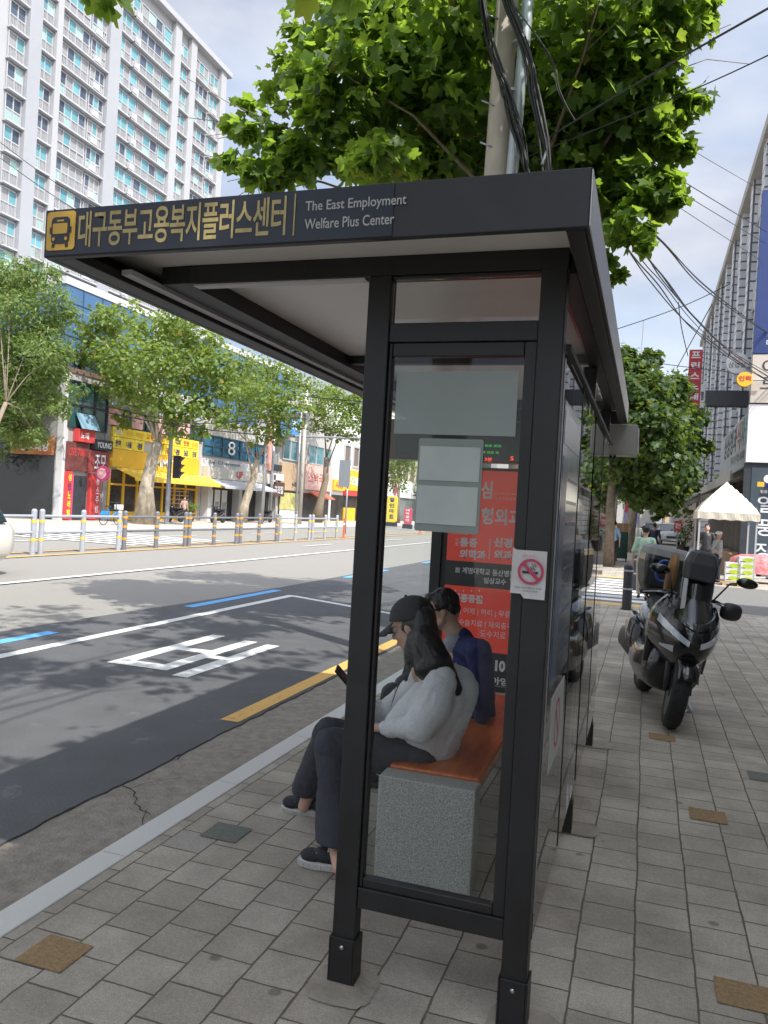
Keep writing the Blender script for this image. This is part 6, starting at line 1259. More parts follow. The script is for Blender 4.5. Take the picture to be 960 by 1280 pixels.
# projecting signs
def proj_sign(name, label, px0, px1, py0, py1, Y, m, cat='sign', t=.25):
    a = aty(px0, (py0+py1)/2, Y); b_ = aty(px1, (py0+py1)/2, Y); zt = aty((px0+px1)/2, py0, Y).z; zb_ = aty((px0+px1)/2, py1, Y).z
    B = thing(name, ((a.x+b_.x)/2, Y, zb_), label, cat); mb = MB(); mb.box(a.x, b_.x, Y, Y+t, zb_, zt); q = mb.build('board', m, B)
    mb = MB(); mb.tube([(b_.x-.05, Y+t/2, zt-.2), (max(BX+.2, b_.x+.3), Y+t/2, zt-.2)], .03); mb.tube([(b_.x-.05, Y+t/2, zb_+.2), (max(BX+.2, b_.x+.3), Y+t/2, zb_+.2)], .03); mb.build('bracket', steel, B)
    return B, q, a.x, b_.x, zb_, zt
B, q, xa, xb, zb_, zt = proj_sign('projecting_sign', 'tall red and white vertical karaoke sign rising above the sidewalk tree', 859.5, 876, 437, 530, 44, s_red)
hh = (zt-zb_)/7.1
for i, ch in enumerate('프린스노래방'):
    if i in (2,): pass
    mb = MB(); mb.box(xa+.04, xb-.04, 43.985, 43.995, zt-hh*(i+1)+.03, zt-hh*i-.03); mb.build('letter_panel', s_red if i % 2 == 0 else C_('panel_wine', (.40, .04, .05)), q)
    text('sign_lettering', ch, s_white, q, (xa+.10, 43.98, zt-hh*(i+1)+.10), VX, VZ, (xb-xa)-.2, hh-.2, bold=.03)
mb = MB(); mb.box(xa, xb, 43.98, 43.999, zb_, zb_+hh); mb.build('foot_panel', s_pink, q); text('sign_lettering', '디럭', s_dark, q, (xa+.12, 43.975, zb_+.15), VX, VZ, xb-xa-.24, hh*.5, bold=.01)
B, q, xa, xb, zb_, zt = proj_sign('projecting_sign', 'small white and blue vertical sign right of the red karaoke sign', 874, 880, 480, 530, 47, s_white); 
for i, ch in enumerate('영단추'): text('sign_lettering', ch, s_blue, q, (xa+.05, 46.98, zt-.9*(i+1)), VX, VZ, xb-xa-.1, .5, bold=.03)
B, q, xa, xb, zb_, zt = proj_sign('projecting_sign', 'dark vertical sign half hidden behind the sidewalk tree', 862, 872, 548, 566, 52, s_dark); text('sign_lettering', 'K', s_white, q, (xa+.12, 51.98, zb_+.3), VX, VZ, .4, .5)
B, q, xa, xb, zb_, zt = proj_sign('projecting_sign', 'dark grey box sign projecting from the tiled wall above the fascia', 882, 936, 488, 507, 29.5, C_('box_slate', (.06, .062, .07), var=.1), t=.5)
def round_sign(label, px, py, rpx, Y, m, tx, tm, tx2=None):
    c = aty(px, py, Y); r = rpx*(c-camo.location).length/985; B = thing('round_sign', c-Vector((0, 0, r)), label, 'sign')
    mb = MB(); mb.lathe(c, [(r*.96, 0), (r, .03), (r, .16), (r*.96, .19)], 32, (0, 1, 0)); q = mb.build('disc', m, B); mb = MB(); mb.tube([c+Vector((r*.8, .1, 0)), (BX+.3, Y+.1, c.z)], .03); mb.build('bracket', steel, B)
    if tx2: text('sign_lettering', tx2, s_red, q, (c.x-r*.4, Y-.005, c.z+r*.25), VX, VZ, r*.8, r*.4, bold=.0); text('sign_lettering', tx, tm, q, (c.x-r*.78, Y-.005, c.z-r*.4), VX, VZ, r*1.5, r*.5, bold=.0)
    else: text('sign_lettering', tx, tm, q, (c.x-r*.75, Y-.005, c.z-r*.25), VX, VZ, r*1.5, r*.7, bold=.03); 
round_sign('round white sign with black and red brush lettering on the tiled wall', 922, 454, 12, 28.3, s_white, '삼겹살', s_dark, '오늘'); round_sign('small round orange sign below the round white one', 931, 474, 8.5, 27.0, s_ora, '인력', s_red)
# pale blue banner up the wall
B, q, xa, xb, zb_, zt = proj_sign('projecting_sign', 'pale grey blue panel high on the tiled wall beside the blue sign', 930, 938, 300, 380, 27.9, C_('panel_paleblue', (.38, .46, .58), var=.1)) if False else (None,)*6
# wall continuing beyond: other buildings along this side
b2 = building('brick_building', 'brownish building beyond the tiled one on the right', 3.4, 18, 62.3, 84, 9, C_('brick_brown', (.28, .21, .17), var=.15, vscale=2))
b3 = building('grey_building', 'grey building far down the right side of the street', 3.4, 18, 84.5, 120, 12, conc_g); building('pale_building', 'pale building furthest along the right side of the street', 4.5, 18, 120.5, 175, 10, conc_l)
for B_, y0 in ((b2, 63), (b3, 86)):
    for i in range(5): win_x(B_, 3.4, y0+i*4, y0+i*4+2.6, 4.5, 6.3, gdark, 2, 1, .08, out=-1)
# near building beside the sidewalk, outside the view: it throws the shade the scooter stands in
nb = building('sidewalk_building', 'beige tiled shop building beside the photographer whose shadow covers the sidewalk', 3.9, 16, -16, 13.6, 9.9, mat('near_wall', (.5, .47, .43), .8, var=.1, vscale=1.5), parapet=.4)
for i in range(6):
    y = -14+i*4.6; mb = MB(); mb.box(3.86, 3.895, y, y+3.6, .3, 2.7); mb.build('shop_window', gdark, nb); mb = MB(); mb.box(3.7, 3.89, y-.1, y+3.8, 2.9, 3.7); mb.build('sign_panel', [s_brown, s_dark, wood][i % 3], nb)
    for z in (4.6, 7.6): win_x(nb, 3.9, y+.4, y+3.2, z, z+1.6, gdark, 2, 1, .07, out=-1)
# ------------------------------------------------------------------ tent
TY0, TY1 = 22.9, 24.7
tx0 = aty(874, 645, TY0).x; tx1 = aty(947.5, 650, TY0).x; zev = aty(908, 641, TY0).z; zvb = aty(908, 647.5, TY0).z; zap = aty(908, 602, (TY0+TY1)/2).z
TN = thing('canopy_tent', ((tx0+tx1)/2, (TY0+TY1)/2, 0), 'cream pop up canopy tent standing by the fruit boxes in front of the black sign', 'tent')
cloth = mat('tent_cream', (.56, .51, .42), .85, var=.05, vscale=2)
mb = MB(); N = 14; vs = []; fs = []; cxm, cym = (tx0+tx1)/2, (TY0+TY1)/2; hx, hy = (tx1-tx0)/2+.05, (TY1-TY0)/2+.05
for i in range(N+1):
    for j in range(N+1):
        u_, v_ = -1+2*i/N, -1+2*j/N; m_ = max(abs(u_), abs(v_)); z = zev+(zap-zev)*((1-m_)**.85)-.05*math.sin(math.pi*min(1, m_))*(1-min(abs(u_), abs(v_))/max(m_, .01)); 
        vs.append((cxm+u_*hx, cym+v_*hy, z+.008*mnoise.noise(Vector((u_*5, v_*5, 0)))))
for i in range(N):
    for j in range(N): a = i*(N+1)+j; fs.append((a, a+1, a+N+2, a+N+1))
mb.add(vs, fs); o = mb.build('roof', cloth, TN); q = o.modifiers.new('s', 'SOLIDIFY'); q.thickness = .01
mb = MB()
for (xa, ya), (xb, yb_) in (((cxm-hx, cym-hy), (cxm+hx, cym-hy)), ((cxm+hx, cym-hy), (cxm+hx, cym+hy)), ((cxm+hx, cym+hy), (cxm-hx, cym+hy)), ((cxm-hx, cym+hy), (cxm-hx, cym-hy))):
    n_ = 24; pts = [(xa+(xb-xa)*i/n_, ya+(yb_-ya)*i/n_) for i in range(n_+1)]
    mb.add([(x+.006*math.sin(i*1.7), y+.006*math.sin(i*1.3), zev+.005) for i, (x, y) in enumerate(pts)]+[(x+.012*math.sin(i*1.9+1), y+.012*math.sin(i*1.1), zvb-.05+.012*math.sin(i*1.3)) for i, (x, y) in enumerate(pts)], [(i, i+1, n_+2+i, n_+1+i) for i in range(n_)])
mb.build('valance', cloth, TN, fix=False)
for x in (tx0+.02, tx1-.02):
    for y in (TY0+.02, TY1-.02): mb = MB(); mb.box(x-.022, x+.022, y-.022, y+.022, 0, zev-.02); mb.box(x-.05, x+.05, y-.05, y+.05, 0, .012); mb.build('leg', frw, TN)
# fruit boxes in two stacks
fb = mat('fruit_box_white', (.62, .62, .60), .7, var=.08, vscale=6); fg = C_('print_lime', (.42, .52, .04), var=.2, vscale=9)
def carton(x, y, z, w, label):
    B = thing('fruit_box', (x, y, z), label, 'box', 'fruit boxes stacked beside the tent'); mb = MB(); mb.box(x-w/2, x+w/2, y-.17, y+.17, z+.002, z+.168); mb.build('carton', fb, B, bevel=.004)
    mb = MB(); mb.poly([(x+.0+.42*w*math.cos(t)*.9+.03, y-.1715, z+.085+.06*math.sin(t)) for t in [2*math.pi*i/14 for i in range(14)]]); mb.build('printed_oval', fg, B, fix=False)
    mb = MB(); mb.box(x-w*.45, x-w*.1, y-.1722, y-.171, z+.03, z+.05); mb.build('printed_line', s_dark, B)
xb0 = aty(915, 720, 23.3).x; xb1 = aty(932, 720, 23.4).x
for i in range(4): carton(xb1, 23.4, .12+i*.17, .40, ['bottom box of the taller white and lime stack by the tent pole', 'second box from below in the taller stack by the tent pole', 'third box from below in the taller stack by the tent pole', 'topmost box of the taller stack by the tent pole'][i])
for i in range(3): carton(xb0, 23.3, .12+i*.17, .38, ['bottom box of the shorter white and lime stack behind the scooter mirror', 'middle box of the shorter stack behind the scooter mirror', 'topmost box of the shorter stack behind the scooter mirror'][i])
pal = thing('pallet', ((xb0+xb1)/2, 23.35, 0), 'low wooden pallet under the two stacks of fruit boxes', 'pallet'); mb = MB()
mb.box(xb0-.3, xb1+.3, 23.1, 23.6, .08, .118); mb.build('deck', wood, pal)
for x in (xb0-.2, (xb0+xb1)/2, xb1+.2): mb = MB(); mb.box(x-.05, x+.05, 23.1, 23.6, .0, .0795); mb.build('bearer', wood, pal)
# red patterned cloth heap over a table
rc = thing('cloth_covered_table', (4.0, 25.2, 0), 'low table under a red patterned cloth in front of the black sign', 'table')
clm = mat('cloth_red', (.50, .05, .06), .85, var=0, vscale=9, col2=(.55, .30, .30)); mb = MB(); n_ = 26; c0 = aty(944, 705, 25.2)
prof = [(.15, .82), (.55, .80), (.85, .70), (1.0, .42), (1.06, .28)]; vs = []; fs = []
for j, (r, z) in enumerate(prof):
    for i in range(n_): t = 2*math.pi*i/n_; k_ = 1+.06*math.sin(i*2.4)*(j > 1); vs.append((c0.x+r*.78*k_*math.cos(t), 25.2+r*.5*k_*math.sin(t), z+.04*mnoise.noise(Vector((i*.6, j, 0)))))
for j in range(len(prof)-1):
    for i in range(n_): fs.append((j*n_+i, j*n_+(i+1) % n_, (j+1)*n_+(i+1) % n_, (j+1)*n_+i))
fs.append(list(range(n_))); mb.add(vs, fs); mb.build('cloth', clm, rc, smooth=True)
for dx in (-.5, .5):
    for dy in (-.3, .3): mb = MB(); mb.box(c0.x+dx-.03, c0.x+dx+.03, 25.2+dy-.03, 25.2+dy+.03, 0, .7); mb.build('leg', steel, rc)
# ------------------------------------------------------------------ bollards
bol = mat('bollard_dark', (.035, .037, .042), .45, var=.15, vscale=6); bgr = C_('bollard_band', (.40, .40, .40))
for (px, py, h, r, lab) in ((783, 762, .80, .085, 'dark grey bollard nearest the scooter at the end of the pavers'), (795, 737, .80, .085, 'dark grey bollard across the zebra crossing behind the nearer one')):
    p = atz(px, py); B = thing('bollard', p, lab, 'bollard', 'bollards at the crossing'); mb = MB(); mb.lathe(p, [(r*1.25, 0), (r*1.25, .02), (r, .025), (r, h-.03), (r*.9, h), (r*.5, h+.012)], 20); mb.build('shaft', bol, B)
    for z in (.86, .45): mb = MB(); mb.lathe(p, [(r+.003, h*z), (r+.003, h*z+.03)], 20); mb.build('band', bgr, B)
# ------------------------------------------------------------------ red crates, green trolley, cardboard box beyond the crossing
cr = C_('crate_red', (.55, .03, .03), var=.1, vscale=8); Yc = 30.5; c0 = aty(760, 700, Yc)
for i in range(5):
    B = thing('plastic_crate', (c0.x, Yc, .0+i*.17), ['bottom dark red crate of the stack beyond the crossing', 'second crate from the bottom of the red stack', 'middle crate of the red stack beyond the crossing', 'fourth crate from the bottom of the red stack', 'topmost bright red crate of the stack'][i], 'crate', 'red crates stacked beyond the crossing')
    mb = MB(); z = .002+i*.17; x, y, w, d = c0.x, Yc, .26, .18
    mb.box(x-w, x+w, y-d, y+d, z, z+.02); mb.box(x-w, x+w, y-d, y-d+.02, z+.02, z+.15); mb.box(x-w, x+w, y+d-.02, y+d, z+.02, z+.15); mb.box(x-w, x-w+.02, y-d+.02, y+d-.02, z+.02, z+.15); mb.box(x+w-.02, x+w, y-d+.02, y+d-.02, z+.02, z+.15)
    mb.build('body', cr if i else C_('crate_dark', (.22, .02, .03)), B); mb = MB(); mb.box(x-w-.015, x+w+.015, y-d-.015, y-d+.02, z+.151, z+.168); mb.box(x-w-.015, x+w+.015, y+d-.02, y+d+.015, z+.151, z+.168); mb.build('rim', cr, B)
tc0 = aty(777, 690, 32); B = thing('hand_cart', (tc0.x, 32, 0), 'dark green wrapped hand cart carrying a brown cardboard box by the tree', 'cart')
mb = MB(); rloft(mb, [[(tc0.x+p[0], 32+p[1], .12) for p in rring(.22, -.2, .2, 0, .06)], [(tc0.x+p[0], 32+p[1], 1.15) for p in rring(.20, -.18, .18, 0, .06)]]); mb.build('wrapped_load', mat('load_green', (.02, .07, .05), .7, var=.4, vscale=8), B); mb = MB(); mb.lathe((tc0.x-.2, 31.8, .08), [(.08, 0), (.08, .04)], 14, (1, 0, 0)); mb.build('wheel', rub, B); mb = MB(); mb.lathe((tc0.x+.16, 31.8, .08), [(.08, 0), (.08, .04)], 14, (1, 0, 0)); mb.build('wheel', rub, B)
B = thing('cardboard_box', (tc0.x, 32, 1.16), 'brown cardboard box on top of the green hand cart', 'box'); mb = MB(); mb.box(tc0.x-.24, tc0.x+.2, 31.85, 32.2, 1.16, 1.48); mb.build('carton', C_('cardboard', (.36, .20, .10), rough=.85), B); mb = MB(); mb.box(tc0.x-.03, tc0.x+.02, 31.846, 31.849, 1.16, 1.48); mb.build('tape', wood, B)
p = atz(786, 712); gs = thing('street_banner', aty(786, 690, 50), 'red white and blue advertising banner hanging between poles down the sidewalk', 'banner')
a = aty(782, 629, 50); b_ = aty(797, 655, 50); mb = MB(); mb.box(a.x, b_.x, 50, 50.04, (a.z+b_.z)/2+.05, a.z); mb.build('upper_cloth', s_red, gs); mb = MB(); mb.box(a.x, b_.x, 50, 50.04, b_.z, (a.z+b_.z)/2+.04); mb.build('lower_cloth', C_('banner_violet', (.32, .30, .60), var=.3, vscale=4), gs)
for x in (a.x-.05, b_.x+.05): mb = MB(); mb.tube([(x, 50.1, 0), (x, 50.1, a.z+.8)], .05); mb.build('pole', frw, gs)
B = thing('sign_board', aty(852, 672, 40), 'small red sign board on a stand beside the shop plants', 'sign'); a = aty(843, 651, 40); b_ = aty(852, 664, 40); mb = MB(); mb.box(a.x, b_.x, 40, 40.05, b_.z, a.z); q = mb.build('board', s_red, B); mb = MB(); mb.tube([((a.x+b_.x)/2, 40.03, 0), ((a.x+b_.x)/2, 40.03, b_.z)], .03); mb.build('stand', steel, B); text('lettering', '할인', s_white, q, (a.x+.06, 39.99, b_.z+.12), VX, VZ, b_.x-a.x-.12, .25, bold=.02)
# blue parking sign on a pole, road side of the far tree
B, b0 = pole('grey pole with a round blue sign beside the trunk beyond the crossing', 766, 700, 5.5, .05, polem, 'sign_pole'); c = aty(768, 608, b0.y); mb = MB(); mb.lathe((c.x, b0.y-.08, c.z), [(.3, 0), (.3, .02)], 24, (0, -1, 0)); mb.build('disc', s_blue, B)
B, b0 = pole('tall slim pole with an antenna top above the far tree', 787, 676, 13, .09, polem, 'steel_pole'); b0 = B.location
mb = MB(); mb.tube([(b0.x, b0.y, 13), (b0.x+.1, b0.y, 17.5)], .04, 6); mb.box(b0.x-.5, b0.x+.5, b0.y-.05, b0.y+.05, 12.6, 12.75); mb.build('mast', polem, B)
# ------------------------------------------------------------------ big utility pole behind the shelter and its cables
PY_ = 8.0
UP = thing('utility_pole', (-1.7, PY_, 0), 'pale concrete utility pole with a steel conduit and hanging black cables behind the shelter roof', 'pole')
c1 = aty(620, 217, PY_); c2 = aty(634.5, 0, PY_); sl_ = (c2-c1)/(c2.z-c1.z); base = c1-sl_*c1.z; topp = c1+sl_*(10.5-c1.z)
UP.location = base
mb = MB(); mb.tube([base, topp], [.145, .095], 24); up_s = mb.build('shaft', mat('near_pole_concrete', (.40, .35, .30), .85, var=.1, vscale=3, bump=.2, bscale=90), UP, smooth=True)
d1_ = aty(640, 217, PY_-.12); d2_ = aty(660, 0, PY_-.12); s2_ = (d2_-d1_)/(d2_.z-d1_.z); mb = MB(); mb.tube([d1_-s2_*(d1_.z), d2_, d2_+s2_*3], .062, 16); mb.build('conduit', mat('conduit_galv', (.42, .46, .50), .4, .5, var=.1, vscale=5), UP, smooth=True)
for py in (27, 54, 115):
    e = aty(652-(py-27)*.13, py, PY_-.12); mb = MB(); mb.lathe(e-Vector((0, 0, .015)), [(.068, 0), (.068, .03)], 18, s2_); mb.build('clamp', steel, UP)
for px, py in ((617, 24), (614, 133), (612, 185)): e = aty(px+6, py, PY_-.1); mb = MB(); mb.tube([e, e+Vector((-.14, -.06, .045))], .009, 8); mb.build('step_bolt', steel, UP, smooth=True)
cab = mat('cable_black', (.012, .012, .012), .5)
def bundle(parent, name, pts, n, spread, r, seed, Yv=None):
    rr = random.Random(seed); mb = MB()
    for k in range(n):
        ph_ = rr.uniform(0, 6.28); o_ = Vector((rr.gauss(0, spread), rr.gauss(0, spread), rr.gauss(0, spread*.5))); P = []
        for i, p in enumerate(pts):
            P.append(Vector(p)+o_*(.5+.8*abs(math.sin(ph_+i*.9)))+Vector((rr.gauss(0, spread*.35), 0, 0)))
        Q = []
        for i in range(len(P)-1):   # smooth
            p0, p1, p2, p3 = P[max(i-1, 0)], P[i], P[i+1], P[min(i+2, len(P)-1)]
            for j in range(6):
                t = j/6; Q.append(.5*((2*p1)+(p2-p0)*t+(2*p0-5*p1+4*p2-p3)*t*t+(3*p1-p0-3*p2+p3)*t**3))
        Q.append(P[-1]); mb.tube(Q, r*rr.uniform(.7, 1.3), 5)
    return mb.build(name, cab, parent, smooth=True)
Yb = 7.75
bundle(UP, 'cable_bundle', [aty(598, -60, Yb), aty(604, 0, Yb), aty(612, 50, Yb), aty(622, 85, Yb), aty(632, 110, Yb), aty(642, 150, Yb), aty(655, 195, Yb), aty(664, 240, Yb), aty(668, 300, Yb)], 11, .030, .011, 1)
bundle(UP, 'cable_bundle', [aty(622, -60, Yb), aty(634, 0, Yb), aty(648, 40, Yb), aty(662, 80, Yb), aty(668, 115, Yb), aty(674, 150, Yb), aty(682, 190, Yb), aty(688, 250, Yb)], 7, .022, .012, 2)
bundle(UP, 'loose_cable', [aty(640, 0, Yb), aty(690, 70, Yb), aty(700, 110, Yb), aty(712, 135, Yb), aty(722, 150, Yb)], 2, .012, .006, 3)
bundle(UP, 'loose_cable', [aty(628, 95, Yb), aty(628, 120, Yb), aty(640, 140, Yb), aty(652, 165, Yb), aty(660, 215, Yb)], 3, .02, .007, 4)
mb = MB(); mb.tube([aty(684, 172, Yb), aty(685, 182, Yb), aty(682, 196, Yb), aty(678, 206, Yb)], .022, 8); mb.build('grey_joint', alu, UP, smooth=True)
def cable(label, P, r, n=1, spread=.0, seed=0, grp=None):
    B = thing('overhead_cable', P[0], label, 'cable', grp); return bundle(B, 'cable', P, n, spread, r, seed)
cable('thick black cable bundle running from the tree down to the tiled building', [aty(740, 215, 9.2), aty(800, 312, 12.5), aty(830, 352, 15), aty(868, 400, 19), aty(915, 442, 23), aty(975, 480, 27.5)], .013, 6, .07, 11)
cable('thinner looping black cable above the thick bundle on the right', [aty(790, 270, 10), aty(830, 302, 13), aty(880, 355, 18), aty(930, 395, 24), aty(975, 425, 29)], .010, 3, .05, 12)
for k_, (a, b_) in enumerate((((700, 120), (958, 290)), ((690, 130), (958, 305)), ((640, 110), (950, 325)), ((720, 90), (955, 240)))):
    cable(['uppermost of the four thin wires crossing the sky right of the tree', 'second of the thin wires crossing the sky right of the tree', 'lowest of the four thin wires crossing the sky right of the tree', 'thin wire ending nearest the top of the tiled wall'][k_], [aty(*a, 9), aty((a[0]+b_[0])/2, (a[1]+b_[1])/2+6, 15), aty(*b_, 26)], .008, 1, 0, 20+k_)
cable('wire rising to the top right corner of the view', [aty(640, 200, 8.2), aty(800, 102, 7), aty(1000, -12, 5.5)], .008, 1, 0, 30); cable('second thinner wire rising to the right edge', [aty(650, 200, 8.2), aty(860, 115, 7.5), aty(1000, 50, 6)], .005, 1, 0, 31)
cable('faint wire slanting up across the pale sky at right', [aty(760, 415, 40), aty(860, 380, 40), aty(960, 330, 40)], .02, 1, 0, 32); cable('wire crossing level behind the red karaoke sign', [aty(795, 450, 36), aty(860, 459, 38), aty(960, 470, 40)], .02, 1, 0, 33); cable('wire slanting down left of the red karaoke sign', [aty(890, 380, 30), aty(868, 420, 34), aty(846, 460, 38)], .02, 1, 0, 34)
cable('steep wire dropping left of the red karaoke sign', [aty(848, 378, 30), aty(852, 410, 32), aty(860, 445, 36)], .016, 1, 0, 35)
for k_, (pts, Y, lab) in enumerate((([(-10, 170), (60, 222), (160, 285)], 30, 'upper wire crossing in front of the white apartment block'), ([(-10, 190), (60, 240), (140, 290)], 30, 'lower wire crossing in front of the white apartment block'),
    ([(-10, 474), (120, 505), (230, 528), (330, 528), (460, 552)], 33, 'black wire sagging in front of the tall pale tree crown'), ([(-10, 480), (100, 508), (220, 532), (340, 545)], 33, 'second wire just under the first before the tall pale tree'),
    ([(90, 450), (180, 488), (260, 522)], 36, 'short wire passing through the pale tree crown'), ([(-10, 362), (60, 378), (100, 395)], 30, 'wire crossing the light green tree at the left'), ([(280, 480), (350, 492), (460, 503)], 50, 'wire running behind the forked tree crown')) ):
    cable(lab, [aty(x, y, Y) for x, y in pts], .028 if k_ > 1 else .02, 1, 0, 40+k_)
# ------------------------------------------------------------------ people walking, simple but whole figures
def figure(label, x, y, head_h, heading, top, bottom, hairc=hair_m, h=1.62, pose='walk', seed=0, arms=None, hat=None):
    B = thing('person', (x, y, 0), label, 'person'); s = h/1.7; f = Vector((math.sin(heading), math.cos(heading), 0)); l = Vector((-f.y, f.x, 0)); o = Vector((x, y, 0))
    P = lambda a, b, z: o+l*a*s+f*b*s+Vector((0, 0, z*s))
    st_ = .16 if pose == 'walk' else .02
    b = MB(); P3, R3 = head(b, P(0, .02, 1.60), f, s=s*.98); b.cap(P(0, 0, 1.42), .05*s, P(0, 0, 1.52), .05*s); b.cap(P(0, 0, .95), .13*s, P(0, 0, 1.32), .13*s)
    for q in (-1, 1):
        hd_ = P(q*.27, .05+.10*q*(pose == 'walk')+(.2 if pose == 'reach' else 0), .80 if pose != 'reach' else 1.0); el_ = P(q*.25, -.03, 1.10)
        b.cap(P(0, 0, 1.38), .05*s, P(q*.17, 0, 1.38), .05*s); b.cap(P(q*.17, 0, 1.38), .045*s, el_, .036*s); b.cap(el_, .035*s, hd_, .024*s)
        hand(b, hd_, (hd_-el_), -l*q, .3, -q, s*.9)
        b.cap(P(q*.09, 0, .92), .08*s, P(q*.09, q*st_*.6, .50), .055*s); b.cap(P(q*.09, q*st_*.6, .50), .052*s, P(q*.09, q*st_, .09), .036*s); b.cap(P(q*.09, q*st_-.04, .04), .035*s, P(q*.10, q*st_+.14, .035), .032*s)
    bo = remesh(b, 'body', skin, B, .012, 2); face_bits(P3, R3, bo, s*.98)
    c = MB(); c.cap(P(0, 0, .92), .155*s, P(0, 0, 1.30), .15*s); c.cap(P(-.14, 0, 1.385), .065*s, P(.14, 0, 1.385), .065*s)
    for q in (-1, 1): c.cap(P(q*.17, 0, 1.38), .064*s, P(q*.25, -.03, 1.12), .054*s)
    remesh(c, 'shirt', top, B, .014, 4, .008, 9)
    c = MB(); c.cap(P(-.05, 0, .90), .13*s, P(.05, 0, .90), .13*s)
    for q in (-1, 1): c.cap(P(q*.09, 0, .88), .10*s, P(q*.09, q*st_*.6, .50), .08*s); c.cap(P(q*.09, q*st_*.6, .50), .078*s, P(q*.09, q*st_, .14), .066*s)
    remesh(c, 'trousers', bottom, B, .014, 4, .006, 9)
    for q in (-1, 1): c = MB(); c.cap(P(q*.09, q*st_-.05, .042), .042*s, P(q*.10, q*st_+.15, .036), .038*s); remesh(c, 'shoe', canv, B, .012, 2)
    c = MB(); c.ell(P3(0, -.022, .045), (.085*s, .096*s, .080*s), R3); c.ell(P3(0, -.045, .0), (.080*s, .07*s, .07*s), R3)
    if seed % 2: c.ell(P3(0, -.02, .05), (.105*s, .105*s, .085*s), R3)
    remesh(c, 'hair', hairc, B, .010, 2, .012, 26)
    if hat: c = MB(); c.ell(P3(0, -.01, .07), (.10*s, .12*s, .07*s), R3); c.build('hat', hat, B, smooth=True, fix=False)
    return B
gp = aty(806, 690, 17.2)
figure('woman with curly hair and green patterned blouse walking away beyond the scooter', gp.x, 17.2, 1.6, .05, mat('blouse_green', (.20, .42, .26), .8, var=0, vscale=26, col2=(.50, .56, .46)), mat('trousers_beige', (.42, .37, .30), .85), h=1.50, seed=1)
gp = aty(817, 680, 33); figure('distant person in dark clothes walking away down the sunlit sidewalk', gp.x, 33, 1.6, .1, C_('shirt_navy', (.03, .035, .07)), dark, h=1.55)
gp = aty(766, 690, 29); figure('person in a pale blue shirt by the tree trunk beyond the crossing', gp.x, 29.2, 1.6, .4, C_('shirt_skyblue', (.30, .45, .60)), dark, h=1.55)
gp = aty(884, 680, 26); figure('vendor in dark clothes standing under the shop awning behind the tent', gp.x, 26.3, 1.6, 3.3, C_('shirt_dark', (.03, .03, .03)), dark, h=1.62, pose='stand')
gp = aty(893, 690, 24.6); figure('person with a white cap bending over the boxes under the tent', gp.x+.05, 24.2, 1.6, 2.2, C_('shirt_grey', (.30, .30, .31)), dark, h=1.42, pose='reach', hat=s_white)
pf = atz(202, 658); figure('person in a patterned brown top standing on the far sidewalk by the menu posters', -26.6, 41.5, 1.6, 2.2, mat('top_patterned', (.35, .16, .12), .8, var=0, vscale=18, col2=(.5, .4, .36)), dark, h=1.5, pose='stand')
